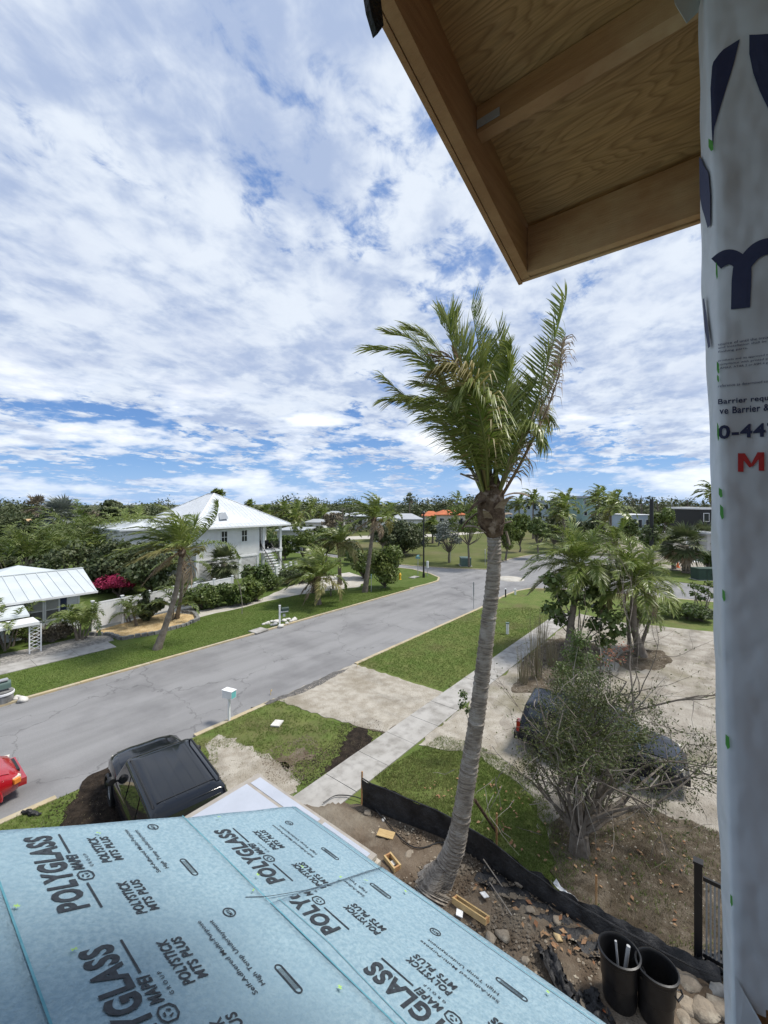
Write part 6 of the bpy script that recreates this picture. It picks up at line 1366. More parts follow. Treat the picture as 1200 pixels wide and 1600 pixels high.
house('house', 72, 60, 16, 884, 888, 900, 'white', 'white', 'small white building glimpsed behind the low white roof', wins=1, depth=3, flat=True)
house('house', 1062, 70, 80, 832, 833, 850, 'wallcream', 'greyroof', 'low cream wall building behind the cabbage palms', wins=2, depth=3, flat=True)
# big parts of a far lot: blue bin, cone
def simple(name, b, m, label, cat, smooth=False, **k): return b.build(name, MT[m], None, smooth, label=label, cat=cat, **k)
c_ = GD(658, 80); b = MB(); b.box((c_[0], c_[1], .55), (.7, .7, 1.1), math.atan2(RT[1], RT[0])); b.box((c_[0], c_[1], 1.13), (.78, .8, .06), math.atan2(RT[1], RT[0])); b.box((c_[0], c_[1], .05), (.5, .8, .1), .5); simple('wheelie_bin', b, 'navy', 'dark blue bin beside the far white house', 'bin')
# ================================================================== VEHICLES
def ringpts(hx0, hx1, hy, z, r, n=4, crown=0):
    """rounded rectangle x from hx0 to hx1, half width hy"""
    out = []
    for cx_, cy_, a0 in ((hx1 - r, hy - r, 0), (hx0 + r, hy - r, 90), (hx0 + r, -hy + r, 180), (hx1 - r, -hy + r, 270)):
        for i in range(n + 1): a = rad(a0 + 90 * i / n); out.append((cx_ + r * math.cos(a), cy_ + r * math.sin(a), z))
    return out
def loft(b, rings_, cap=True):
    n = len(rings_[0]); b.add([p for r in rings_ for p in r], [(i * n + j, i * n + (j + 1) % n, (i + 1) * n + (j + 1) % n, (i + 1) * n + j) for i in range(len(rings_) - 1) for j in range(n)] + ([tuple((len(rings_) - 1) * n + j for j in range(n)), tuple(range(n))[::-1]] if cap else []))
def vehicle(name, loc, head, L_, Wd, Ht, paint, label, cat, suv=True, ribs_=False, hoodz=1.08, hoodlen=1.15):
    root = empty(name, loc, head, label=label, cat=cat); hl, hw = L_ / 2, Wd / 2; belt = Ht * .60; xf = hl - hoodlen
    # body: cross-sections along the length
    st = [(-hl, .80, .42, belt * .80), (-hl + .10, .94, .30, belt * .96), (-hl + .5, 1.0, .24, belt), (0, 1.0, .24, belt), (xf - .05, 1.0, .24, belt * .985), (xf + .35, .99, .24, hoodz), (hl - .45, .96, .25, hoodz * .95), (hl - .14, .88, .30, hoodz * .84), (hl, .70, .40, hoodz * .66)]
    b = MB(); rows = []
    for x, w, zb, zt in st:
        w *= hw; row = []
        for f, z in ((.0, zb), (.86, zb), (.985, zb + .14), (1.0, (zb + zt) * .5), (.985, zt - .16), (.93, zt - .05), (.80, zt), (.4, zt + .025), (0, zt + .03)): row.append((x, f * w, z))
        rows.append(row + [(x_, -y_, z_) for x_, y_, z_ in row[-2:0:-1]])
    loft(b, rows); body = b.build('body', MT[paint], root, smooth=True)
    # hood panel with two creases
    b = MB(); V = []
    for i in range(7):
        x = xf + .12 + (hl - .30 - xf - .12) * i / 6; zt = np.interp(x, [xf + .1, xf + .35, hl - .45, hl - .14], [belt * .98, hoodz, hoodz * .95, hoodz * .84]) + .035
        for j in range(9): y = (j / 4 - 1) * hw * (.80 - .08 * (i / 6)); V.append((x, y, zt + .018 * (1 - (y / hw) ** 2) - (.02 if j in (0, 8) else 0) + (.012 if j in (2, 6) else 0)))
    b.add(V, [(i * 9 + j, (i + 1) * 9 + j, (i + 1) * 9 + j + 1, i * 9 + j + 1) for i in range(6) for j in range(8)]); b.build('hood', MT[paint], root, smooth=True)
    # cabin
    x0b, x1b = -hl + (.10 if suv else .75), xf + .18; x0t, x1t = -hl + (.28 if suv else 1.25), xf - (.50 if suv else .62); wt = hw * .79
    rr_ = [ringpts(x0b, x1b, hw * .955, belt - .04, .12), ringpts(x0b + (x0t - x0b) * .93, x1b + (x1t - x1b) * .93, hw * .955 + (wt - hw * .955) * .93, Ht - .07, .12), ringpts(x0t + .05, x1t - .05, wt - .045, Ht - .022, .12), ringpts(x0t + .25, x1t - .25, wt - .25, Ht, .1)]
    b = MB(); loft(b, rr_); cab = b.build('cabin', MT[paint], root, smooth=True)
    def P3(x, y, k): # on cabin shell at height fraction k
        return None
    def face(a, c, d, e, nrm, ins=(.06, .10), name='window'):
        a, c, d, e = [np.array(q, float) for q in (a, c, d, e)]; u, v = ins
        f = lambda s, t: (a * (1 - s) + c * s) * (1 - t) + (e * (1 - s) + d * s) * t + np.array(nrm) * .014
        b = MB(); V = [f(u, .10), f(1 - u, .10), f(1 - u, 1 - v), f(u, 1 - v)]; V2 = [q - np.array(nrm) * .010 for q in V]; b.add(V + V2, [(0, 1, 2, 3)] + [(i, 4 + i, 4 + (i + 1) % 4, (i + 1) % 4) for i in range(4)]); return b.build(name, MT['carglass'], root)
    kb, kt = belt - .04, Ht - .07; xt1 = x1b + (x1t - x1b) * .93; xt0 = x0b + (x0t - x0b) * .93; wb, wtp = hw * .955, hw * .955 + (wt - hw * .955) * .93
    face((x1b, -wb + .06, kb), (x1b, wb - .06, kb), (xt1, wtp - .05, kt), (xt1, -wtp + .05, kt), (.5, 0, .86), name='windshield')
    face((x0b, wb - .08, kb), (x0b, -wb + .08, kb), (xt0, -wtp + .06, kt), (xt0, wtp - .06, kt), (-1, 0, .2), name='rear_window')
    n = 3; xs_ = [x0b + .15, x0b + (x1b - x0b) * .33, x0b + (x1b - x0b) * .62, x1b - .15]; xts = [xt0 + .12, x0b + (x1b - x0b) * .33, x0b + (x1b - x0b) * .60, xt1 - .10]
    for sd_ in (1, -1):
        for i in range(n):
            a = (xs_[i], sd_ * wb, kb); c = (xs_[i + 1], sd_ * wb, kb); d = (xts[i + 1], sd_ * wtp, kt); e = (xts[i], sd_ * wtp, kt)
            face(*((a, c, d, e) if sd_ < 0 else (c, a, e, d)), (0, sd_ * .95, .25), (.04, .08), 'side_window')
        b = MB(); rr2 = [(x1b - .35, sd_ * (wb + .0), belt + .02), (x1b - .33, sd_ * (hw + .06), belt + .06)]; b.tube(rr2, [.035, .03], 6); b.tube([(x1b - .26, sd_ * (hw + .08), belt + .08), (x1b - .36, sd_ * (hw + .09), belt + .08), (x1b - .43, sd_ * (hw + .08), belt + .08)], [.07, .12, .085], 10); b.build('side_mirror', MT['trim'], root, smooth=True)
        b = MB(); b.box((hl - .20, sd_ * hw * .70, hoodz * .72), (.2, .26, .15), rz=-sd_ * .30); b.build('headlight', MT['lamp'], root)
        b = MB(); b.box((-hl + .05, sd_ * hw * .80, belt * .82), (.12, .22, .34)); b.build('tail_light', MT['carred'], root)
        for i, x in enumerate((hl - .92, -hl + .95)):
            wr = .37 if suv else .33; w_ = empty('wheel', (x, sd_ * (hw - .11), wr)); w_.parent = root; w_.rotation_euler = (rad(90), 0, 0)
            b = MB(); b.lathe([(wr * .62, -.11), (wr * .93, -.12), (wr, -.08), (wr, .08), (wr * .93, .12), (wr * .62, .11)], 26); b.build('tyre', MT['tyre'], w_, smooth=True)
            b = MB(); b.lathe([(wr * .62, .10), (wr * .60, .06), (wr * .2, .07), (.001, .08)], 20); b.lathe([(.001, -.08), (wr * .2, -.07), (wr * .60, -.06), (wr * .62, -.10)], 20)
            for k in range(5):
                a = k * 1.2566; 
                for zz2 in (.075, -.075): b.beam((0.02 * math.cos(a), .02 * math.sin(a), zz2), (wr * .6 * math.cos(a), wr * .6 * math.sin(a), zz2), .06, .03)
            b.build('rim', MT['galv'] if suv else MT['chrome'], w_)
            b = MB(); arc_ = [(x + (wr + .07) * math.cos(t_), sd_ * (hw + .012), wr + (wr + .07) * math.sin(t_)) for t_ in np.linspace(-.2, math.pi + .2, 14)]; b.tube(arc_, .045, 6); b.build('wheel_arch', MT['trim'] if suv else MT[paint], root, smooth=True)
    b = MB(); b.box((hl - .05, 0, .46), (.22, Wd * .80, .20)); b.box((hl + .02, 0, .36), (.10, Wd * .62, .08)); b.build('front_bumper', MT['trim' if suv else paint], root)
    b = MB(); b.box((hl - .09, 0, hoodz * .70), (.12, Wd * .42, .20)); b.build('grille', MT['trim'], root)
    b = MB(); b.box((-hl + .0, 0, .46), (.20, Wd * .88, .22)); b.build('rear_bumper', MT['trim'], root)
    if ribs_:
        for j in range(-2, 3):
            b = MB(); b.box(((x0t + x1t) / 2 - .05, j * .235, Ht - .002), (x1t - x0t - .55, .022, .012)); b.build('roof_rib', MT[paint], root)
        for sd_ in (1, -1):
            b = MB(); b.tube([(x0t + .25, sd_ * (wt - .06), Ht - .03), (x0t + .35, sd_ * (wt - .05), Ht + .05), (x1t - .3, sd_ * (wt - .05), Ht + .05), (x1t - .15, sd_ * (wt - .06), Ht - .03)], .022, 6); b.build('roof_rail', MT['trim'], root, smooth=True)
        b = MB(); b.box((x0t + .35, 0, Ht + .0), (.03, wt * 1.6, .02)); b.build('roof_seam', MT['trim'], root)
    b = MB(); b.beam((x1b + .02, -.35, belt + .03), (x1b - .06, .25, belt + .08), .02, .02); b.beam((x1b + .02, .1, belt + .03), (x1b - .06, .62, belt + .08), .02, .02); b.build('wiper', MT['trim'], root)
    return root
hs = math.atan2(2.58, .436)
vehicle('suv', (4.90, 11.30, .06), hs, 5.05, 1.94, 1.78, 'carblack', 'black suv with ribbed roof parked on dark mulch beside the road', 'car', True, True, hoodz=1.17, hoodlen=1.62)
vehicle('parked_car', (14.9, 3.05, .064), rad(-83), 4.7, 1.88, 1.62, 'carnavy', 'dark car parked on the sandy lot behind the straggly tree', 'car', True, False, hoodz=.98, hoodlen=1.25)
rc = vehicle('red_car', (.55, 16.15, .0), 0.0, 4.6, 1.85, 1.45, 'carred', 'red car at the left edge with its chrome-trimmed front showing', 'car', False, False, hoodz=.86, hoodlen=1.3)
b = MB(); b.tube([(2.28, -.62, .42), (2.33, -.3, .40), (2.34, 0, .40), (2.33, .3, .40), (2.28, .62, .42)], .045, 8); b.build('chrome_trim', MT['chrome'], rc, smooth=True)
b = MB(); b.box((2.12, -.80, .60), (.16, .12, .12), rz=.4); b.build('indicator', MT['amber'], rc)
# ================================================================== STREET FURNITURE
def pole(name, p, r, h, m, label, cat, n=10):
    b = MB(org=p); b.tube([p, p + [0, 0, h]], [r, r * .85], n); return b
p = G(662, 903); root = empty('street_lamp', p, label='tall black street lamp pole at the corner of the side street', cat='street lamp'); b = MB(org=p); b.tube([p, p + [0, 0, .5]], .14, 10); b.tube([p + [0, 0, .5], p + [0, 0, 7.1]], [.095, .07], 10); b.build('pole', MT['blackmetal'], root); b = MB(org=p); b.lathe([(.02, 7.1), (.16, 7.12), (.2, 7.25), (.1, 7.42), (.02, 7.46)], 12, p); b.build('lamp_head', MT['blackmetal'], root, smooth=True)
p = G(653, 899); root = empty('street_sign', p, label='small teal street sign on a thin post by the corner', cat='street sign'); b = MB(org=p); b.tube([p, p + [0, 0, 2.35]], .035, 6); b.build('post', MT['galv'], root); b = MB(org=p); b.box(p + [0, 0, 2.25], (.72, .03, .2), rz=.2); b.box(p + [0, 0, 2.02], (.03, .6, .2), rz=.2); b.build('sign_blade', MT['signteal'], root)
p = G(668, 901); b = MB(org=p); b.tube([p, p + [0, 0, 1.0]], .03, 6); root = empty('marker_post', p, label='white-capped marker post right of the black lamp pole', cat='post'); b.build('post', MT['galv'], root); b = MB(org=p); b.tube([p + [0, 0, 1.0], p + [0, 0, 1.75]], .13, 8); b.build('cap', MT['white'], root)
p = G(625, 906); root = empty('fire_hydrant', p, label='yellow fire hydrant beside the bright green shrub', cat='fire hydrant'); b = MB(org=p); b.lathe([(.16, 0), (.16, .06), (.11, .08), (.11, .52), (.15, .54), (.15, .58), (.12, .62), (.08, .72), (.02, .78)], 12, p); b.build('barrel', MT['yellow'], root, smooth=True)
for sg in (1, -1): b = MB(org=p); b.tube([p + [0, 0, .42], p + [sg * .17, 0, .42]], .055, 8); b.build('nozzle', MT['yellow'], root)
p = G(740, 951); root = empty('sign_post', p, label='narrow grey sign seen edge-on on a post at the right kerb', cat='sign'); b = MB(org=p); b.tube([p, p + [0, 0, 2.1]], .03, 6); b.build('post', MT['galv'], root); b = MB(org=p); b.box(p + [0, 0, 1.55], (.16, .05, 1.1), rz=.7); b.build('sign_plate', MT['greymetal'], root)
p = G(974 - 393, 941)
b = MB(org=G(580, 926)); q = G(580, 926); b.tube([q, q + [0, 0, 1.7]], .03, 6); root = empty('small_sign', q, label='small sign on a thin post at the foot of the tall leaning palm', cat='sign'); b.build('post', MT['galv'], root); b = MB(org=q); b.box(q + [0, 0, 1.5], (.3, .03, .4), rz=.6); b.build('sign_plate', MT['signteal'], root)
for x, y, lb in ((758, 884, 'white-topped thin post on the field right of the green cabinet'), (704, 878, 'small white sign post by the silver tree')):
    q = G(x, y); root = empty('marker_post', q, label=lb, cat='post'); b = MB(org=q); b.tube([q, q + [0, 0, 2.0]], .035, 6); b.build('post', MT['galv'], root); b = MB(org=q); b.box(q + [0, 0, 1.9], (.3, .05, .55), rz=.6); b.build('plate', MT['white'], root)
def cabinet(x, y, w, d, h, m, label, rz=0):
    p = G(x, y); root = empty('utility_cabinet', p, rz, label=label, cat='utility box'); b = MB(); b.box((0, 0, h * .46), (w, d, h * .86)); b.build('body', MT[m], root); b = MB(); b.box((0, 0, h * .92), (w + .06, d + .06, h * .1)); b.build('lid', MT[m], root); b = MB(); b.box((0, 0, .03), (w + .25, d + .25, .1)); b.build('pad', MT['concrete'], root)
    b = MB(); b.box((-w * .12, -d / 2 - .012, h * .5), (.02, .02, h * .7)); b.box((w * .1, -d / 2 - .02, h * .5), (.1, .03, .14)); b.build('door_seam', MT['trim'], root)
cabinet(727, 884, 1.9, 1.3, 1.15, 'boxgreen', 'grey-green utility cabinet on the field beyond the side street', _a - 1.5708 + 1.5)
cabinet(1102, 906, 2.3, 1.2, 1.35, 'darkgreen', 'dark green utility cabinet by the side street at the right', _a - 1.5708)
for x, y, h, r, m, lb in ((790, 934, .75, .06, 'blackmetal', 'short black post with white cap at the road corner'), (805, 930, .5, .08, 'white', 'short white utility post at the road corner'), (793, 992, .72, .09, 'white', 'pale utility pedestal on the right grass verge')):
    q = G(x, y); root = empty('utility_post', q, label=lb, cat='post'); b = MB(org=q); b.tube([q, q + [0, 0, h]], r, 8); b.build('post', MT[m], root, smooth=True); b = MB(org=q); b.tube([q + [0, 0, h], q + [0, 0, h + .06]], r * 1.35, 8); b.build('cap', MT['white' if m != 'white' or x == 805 else 'boxgreen'], root)
q = W(797, 905, 45.5) * [1, 1, 0]; b = MB(); b.lathe([(.001, .16), (1.2, .14), (1.45, .06), (1.5, .0)], 24, q); simple('traffic_circle', b, 'white_sand', 'low pale round disc in the middle of the junction', 'traffic island', smooth=True)
q = GD(1018, 47); b = MB(org=q); root = empty('dark_post', q, label='thick black post or bare trunk with ragged foot standing behind the lot palm', cat='post'); b.tube([q, q + [0, 0, zpx(780, 47)]], [.22, .2], 10); b.build('shaft', MT['blackmetal'], root); b = MB(org=q)
link('rag', leaves([(q[0], q[1], zpx(832, 47), .7, .7, .8)], 260, .16, np.random.RandomState(3), org=q), root, MT['leafdk'])
q = G(1059, 887); b = MB(org=q); root = empty('traffic_cone', q, label='orange traffic cone between the two cabbage palms', cat='traffic cone'); b.lathe([(.2, .05), (.05, .75), (.001, .76)], 12, q); b.build('cone', MT['orange'], root, smooth=True); b = MB(org=q); b.box(q + [0, 0, .03], (.5, .5, .05)); b.build('base', MT['orange'], root)
# mailboxes
def arcbox(b, l, w, h, z0, n=8, c=(0, 0)):
    prof = [(-w / 2, z0), (-w / 2, z0 + h * .55)] + [(w / 2 * -math.cos(math.pi * i / n), z0 + h * .55 + h * .45 * math.sin(math.pi * i / n)) for i in range(1, n)] + [(w / 2, z0 + h * .55), (w / 2, z0)]
    k = len(prof); b.add([(-l / 2 + c[0], y + c[1], z) for y, z in prof] + [(l / 2 + c[0], y + c[1], z) for y, z in prof], [tuple(range(k))[::-1], tuple(range(k, 2 * k))] + [(i, (i + 1) % k, k + (i + 1) % k, k + i) for i in range(k)])
q = G(358, 1128); root = empty('mailbox', q, rad(14), label='white mailbox with teal side on a white post at the near kerb', cat='mailbox')
b = MB(); b.box((0, 0, .45), (.075, .075, .98)); b.build('post', MT['white'], root)
b = MB(); b.box((.0, .0, 1.08), (.26, .46, .28)); b.box((0, 0, 1.228), (.29, .50, .022)); b.build('box', MT['white'], root)
b = MB(); b.add([(-.115, -.2345, .96), (.115, -.2345, .96), (.115, -.2345, 1.20), (-.115, -.2345, 1.20)], [(0, 1, 2, 3)]); b.add([(.1325, -.21, .96), (.1325, .21, .96), (.1325, .21, 1.20), (.1325, -.21, 1.20)], [(0, 1, 2, 3)]); b.build('teal_panel', MT['teal'], root)
q = G(437, 979); root = empty('mailbox', q, rad(-20), label='dark green mailbox on a white cross-armed post among white rocks', cat='mailbox')
b = MB(); b.box((0, 0, .7), (.1, .1, 1.4)); b.box((0, 0, 1.42), (.13, .13, .05)); b.box((.28, 0, .98), (.62, .09, .09)); b.build('post', MT['white'], root)
b = MB(); arcbox(b, .5, .22, .24, 1.03, c=(.36, 0)); b.build('box', MT['darkgreen'], root, smooth=True)
b = MB(); b.box((.30, 0, .72), (.16, .12, .16)); b.build('hanging_bracket', MT['galv'], root)
# trash / planter object at left edge
q = G(4, 1099); root = empty('planter_post', q, label='stone-based mailbox pillar with white cap cut by the left edge', cat='mailbox'); b = MB(org=q); b.lathe([(.34, 0), (.36, .1), (.34, .5), (.36, .52), (.001, .53)], 14, q); b.build('base', MT['greystone'], root, smooth=True); b = MB(org=q); b.lathe([(.37, .38), (.39, .4), (.39, .47), (.36, .48)], 14, q); b.build('band', MT['white'], root, smooth=True)
b = MB(); arcbox(b, .5, .28, .3, .62); b.build('box', MT['boxgreen'], root); b = MB(); b.box((0, 0, .97), (.34, .26, .05)); b.build('lid', MT['galv'], root)
# rocks
def rock(name, p, sz, m, label, cat='stone', group=None, seed=0, flat=.6):
    r = np.random.RandomState(seed); t = (1 + 5 ** .5) / 2
    v = np.array([(-1, t, 0), (1, t, 0), (-1, -t, 0), (1, -t, 0), (0, -1, t), (0, 1, t), (0, -1, -t), (0, 1, -t), (t, 0, -1), (t, 0, 1), (-t, 0, -1), (-t, 0, 1)], float); v /= np.linalg.norm(v[0])
    f = [(0, 11, 5), (0, 5, 1), (0, 1, 7), (0, 7, 10), (0, 10, 11), (1, 5, 9), (5, 11, 4), (11, 10, 2), (10, 7, 6), (7, 1, 8), (3, 9, 4), (3, 4, 2), (3, 2, 6), (3, 6, 8), (3, 8, 9), (4, 9, 5), (2, 4, 11), (6, 2, 10), (8, 6, 7), (9, 8, 1)]
    vs_ = list(v); cache = {}; f2 = []
    def mid(a, c):
        k = (min(a, c), max(a, c))
        if k not in cache: q = vs_[a] + vs_[c]; vs_.append(q / np.linalg.norm(q)); cache[k] = len(vs_) - 1
        return cache[k]
    for a, c, d in f: ab, bc, ca = mid(a, c), mid(c, d), mid(d, a); f2 += [(a, ab, ca), (c, bc, ab), (d, ca, bc), (ab, bc, ca)]
    V = np.array(vs_); V = V * (1 + .13 * r.randn(len(V), 1))
    for _ in range(5): n_ = unit(r.randn(3)); k = V @ n_; V = V - np.outer(np.maximum(k - .62, 0), n_)
    s = np.array(sz) if hasattr(sz, '__len__') else np.array([sz, sz * (.7 + .3 * r.rand()), sz * flat]); V = V * s
    o = link(name, npmesh(name, V, np.array(f2)), None, MT[m], p, (0, 0, r.rand() * 6.28)); tag(o, label, cat, group); return o
rp = [(425, 973), (430, 978), (440, 980), (448, 976), (455, 973), (418, 976), (436, 972), (444, 972), (460, 970), (424, 979), (450, 970), (432, 974), (412, 977)]
for i, (x, y) in enumerate(rp): rock('white_rock', G(x, y) + [0, 0, .1], .16 + .06 * (i % 3), 'whitestone', 'one of the white rocks heaped round the mailbox across the road', 'rock', 'white rocks round the far mailbox', 400 + i)
for i in range(6): rock('white_rock', G(13 + 11 * (i % 3) + rn(-2, 2), 1092 + i * .8) + [0, 0, .08], .1 + .05 * (i % 3), 'whitestone', 'one of the pale rocks beside the pillar at the left edge', 'rock', 'pale rocks by the left pillar', 430 + i)
q = G(404, 987); b = MB(org=q); b.box(q + [0, 0, .08], (1.0, .8, .06), rz=.1); simple('paving_slab', b, 'concrete', 'flat concrete slab in the verge left of the white rock pile', 'slab')
q = G(433, 1134); b = MB(org=q); b.box(q + [0, 0, .09], (.42, .34, .05), rz=.5); simple('meter_cover', b, 'whitestone', 'small pale square cover in the near grass verge', 'utility cover')
q = G(647, 903); b = MB(org=q); b.box(q + [0, 0, .09], (1.3, .7, .06), rz=.1); simple('utility_cover', b, 'concrete', 'pale flat cover beside the black lamp pole', 'utility cover')
for x, y in ((423, 1086), (558, 1044)):
    q = G(x, y); b = MB(org=q); b.tube([q, q + [0, 0, .22]], .008, 4); b.box(q + [.05, 0, .18], (.1, .006, .07), rz=.8); simple('marker_flag', b, 'yellow', 'tiny yellow marker flag %s' % ('at the edge of the road by the shell driveway' if x < 500 else 'at the grass corner beyond the shell driveway'), 'flag')
for i, (x, y) in enumerate(((42, 1274), (52, 1277))):
    q = G(x, y); b = MB(org=q); P = [q + RT * k * .07 + [0, 0, .09 + .03 * math.sin(k * 2 + i)] for k in range(-2, 4)]; b.tube(P, [.03, .06, .07, .06, .05, .02], 7); simple('black_rag', b, 'tarp', 'dark crumpled rag on the grass, %s of two' % ('left' if i == 0 else 'right'), 'rag', smooth=True)
# ================================================================== BUILDING SITE NEAR THE PALM
sf = empty('silt_fence', G(568, 1262), label='sagging black fabric silt fence curving round the palm', cat='fence'); o = np.array(G(568, 1262))
fpx = [(566, 1262, .78), (600, 1278, .70), (650, 1297, .70), (700, 1318, .62), (745, 1348, .66), (780, 1372, .66), (820, 1398, .52), (860, 1422, .46), (900, 1448, .42), (940, 1472, .40), (990, 1500, .40), (1040, 1525, .36), (1090, 1545, .30), (1130, 1560, .3)]
Pf = bez([G(x, y) + [0, 0, 0] for x, y, h in fpx], 90); hf = np.interp(np.linspace(0, 1, 90), np.linspace(0, 1, len(fpx)), [h for *_, h in fpx]); V = []; rs = np.random.RandomState(8)
wob = np.convolve(rs.randn(100), np.ones(5) / 5, 'same')
for i in range(90):
    t = unit(Pf[min(i + 1, 89)] - Pf[max(i - 1, 0)]); nrm = np.array([-t[1], t[0], 0]); h = hf[i] * (1 + .05 * wob[i]); tall = 1 - np.clip((i - 30) / 40, 0, 1)
    for j in range(6): k = j / 5; V.append(Pf[i] + nrm * (.05 * wob[i] * k + .035 * math.sin(i * .9 + j) * k + .18 * (1 - tall) * k * k * 1.2) + [0, 0, .04 + h * k] - o)
for i in range(0): pass
Fc = [(i * 6 + j, (i + 1) * 6 + j, (i + 1) * 6 + j + 1, i * 6 + j + 1) for i in range(89) for j in range(5)]
link('fabric', npmesh('fabric', V, Fc, smooth=True), sf, MT['tarp'])
b = MB(org=o); r1 = [Pf[i] + [0, 0, .04 + hf[i] * (1 + .05 * wob[i])] for i in range(0, 90, 3)]; b.tube(r1, .018, 5); b.build('top_hem', MT['tarp'], sf, smooth=True)
V = []
for i in range(30, 90):
    t = unit(Pf[min(i + 1, 89)] - Pf[i - 1]); nrm = np.array([-t[1], t[0], 0])
    for j in range(6): V.append(Pf[i] - nrm * (.05 + .09 * j + .03 * math.sin(i * .7 + j * 2)) + [0, 0, .10 + .05 * math.sin(i * 1.1 + j * 1.7) + .03 * (j % 2)] - o)
Fc = [(i * 6 + j, (i + 1) * 6 + j, (i + 1) * 6 + j + 1, i * 6 + j + 1) for i in range(59) for j in range(5)]
link('ground_skirt', npmesh('ground_skirt', V, Fc, smooth=True), sf, MT['tarp'])
for x, y, h in ((566, 1262, .95), (778, 1340, 1.0), (935, 1430, .75)):
    q = G(x, y); b = MB(org=o); b.beam(q + [.03, .05, 0], q + [.05, .05, h], .035, .035); b.build('stake', MT['wood'], sf)
def lumber(name, px, sz, rz, m, label, cat, z=.12, tilt=0):
    q = G(*px, z); b = MB(); b.box((0, 0, 0), sz); o_ = b.build(name, MT[m], None, label=label, cat=cat); o_.location = q; o_.rotation_euler = (tilt, tilt * .5, rz); return o_
lumber('plywood_offcut', (603, 1303), (.42, .23, .02), rad(-70), 'pine', 'tan plywood offcut lying in the dirt by the silt fence', 'board', z=.17)
def formbox(px, l, w, h, rz, label, z=.14, tilt=(0, 0)):
    q = G(*px, z); root = empty('lumber_frame', q, 0, label=label, cat='wooden frame'); root.rotation_euler = (tilt[0], tilt[1], rz)
    for sg in (1, -1):
        b = MB(); b.box((0, sg * (w / 2 - .02), 0), (l, .038, h)); b.build('side_board', MT['pine'], root); b = MB(); b.box((sg * (l / 2 - .02), 0, 0), (.038, w - .08, h - .004)); b.build('end_board', MT['wood'], root)
    b = MB(); b.box((0, 0, -h / 2 + .02), (l * .3, w - .09, .012)); b.build('cross_plate', MT['whitestone'], root); return root
formbox((613, 1347), .42, .20, .10, rad(72), 'small open wooden box frame at the corner of the porch roof', z=.18)
formbox((735, 1421), .78, .17, .10, rad(85), 'long narrow wooden frame leaning in the dirt right of the palm foot', z=.22, tilt=(.25, .1))
for i, (x, y, rz_) in enumerate(((718, 1427, .4), (757, 1398, 1.1))): lumber('white_plate', (x, y), (.15, .13, .015), rz_, 'white', 'small white plate in the dirt %s the long wooden frame' % ('left of' if i == 0 else 'behind'), 'plate', z=.2, tilt=.2)
# prop pole of the palm and its strap
b = MB(org=G(779, 1305)); b.tube([G(779, 1305), W(742, 1250, 9.35)], [.035, .035], 7); simple('tree_prop', b, 'fibre', 'brown wooden prop leaning against the big palm trunk', 'tree prop')
b = MB(org=G(760, 1380)); b.beam(G(790, 1400) + [0, 0, .1], G(755, 1370) + [0, 0, .4], .022, .012); b.beam(G(800, 1440) + [0, 0, .12], G(765, 1390) + [0, 0, .16], .02, .012); simple('lath_stick', b, 'twig', 'thin wooden laths lying right of the palm foot', 'stick')
b = MB(org=G(640, 1335)); P = bez([G(x, y) + [0, 0, .14] for x, y in ((505, 1262), (530, 1250), (575, 1262), (640, 1330), (690, 1325), (730, 1335), (770, 1345), (775, 1375), (760, 1400))], 60); b.tube(P, .014, 5); simple('black_hose', b, 'plastic', 'thin black irrigation hose looping round the palm foot', 'hose', smooth=True)
# loose black sheet by the roof edge
def crumple(name, px, amp, label, m='tarp', z=.14, seed=1, n=15):
    r = np.random.RandomState(seed); c_ = [G(x, y) for x, y in px]; V = []
    for i in range(n):
        for j in range(n):
            u, v = i / (n - 1), j / (n - 1); p = (c_[0] * (1 - u) + c_[1] * u) * (1 - v) + (c_[3] * (1 - u) + c_[2] * u) * v; V.append(p + [r.randn() * amp * .5, r.randn() * amp * .5, z + abs(r.randn()) * amp + .04 * math.sin(u * 9 + v * 4)])
    V = np.array(V); o_ = V.mean(0) * [1, 1, 0]; ob = link(name, npmesh(name, V - o_, [(i * n + j, (i + 1) * n + j, (i + 1) * n + j + 1, i * n + j + 1) for i in range(n - 1) for j in range(n - 1)], smooth=True), None, MT[m], o_); tag(ob, label, 'plastic sheet')
crumple('torn_sheet', [(835, 1492), (862, 1495), (905, 1575), (880, 1585)], .05, 'torn black plastic sheet half buried by the blue roof edge', seed=2)
crumple('torn_sheet', [(895, 1570), (930, 1560), (965, 1620), (920, 1640)], .05, 'black plastic sheet crumpled left of the bins', seed=3)
crumple('torn_sheet', [(1085, 1500), (1140, 1505), (1140, 1540), (1090, 1535)], .05, 'black plastic heaped at the foot of the metal fence post', seed=4)
crumple('white_wrapper', [(858, 1390), (870, 1393), (905, 1420), (895, 1425)], .03, 'crumpled white wrapper lying by the silt fence', 'white', seed=5, n=7, z=.16)
stones = [(788, 1472, .17, 'stone'), (765, 1475, .14, 'stone'), (872, 1475, .12, 'gold_stone'), (938, 1447, .14, 'gold_stone'), (870, 1447, .1, 'stone'), (828, 1432, .12, 'stone'), (770, 1385, .1, 'stone'), (812, 1390, .13, 'stone'), (640, 1345, .14, 'stone'), (575, 1278, .12, 'stone'), (908, 1588, .17, 'stone'), (927, 1578, .07, 'orangeroof'), (940, 1595, .08, 'orangeroof'), (1072, 1548, .22, 'stone'), (1065, 1580, .24, 'stone'), (1085, 1520, .15, 'greystone'), (1098, 1590, .26, 'stone'), (1120, 1560, .2, 'greystone'), (1058, 1530, .16, 'stone'), (1128, 1590, .22, 'stone'), (1075, 1515, .12, 'stone'), (1110, 1535, .14, 'greystone'), (600, 1288, .07, 'whitestone'), (850, 1555, .12, 'stone'), (820, 1510, .1, 'stone'), (1065, 1600, .2, 'stone')]
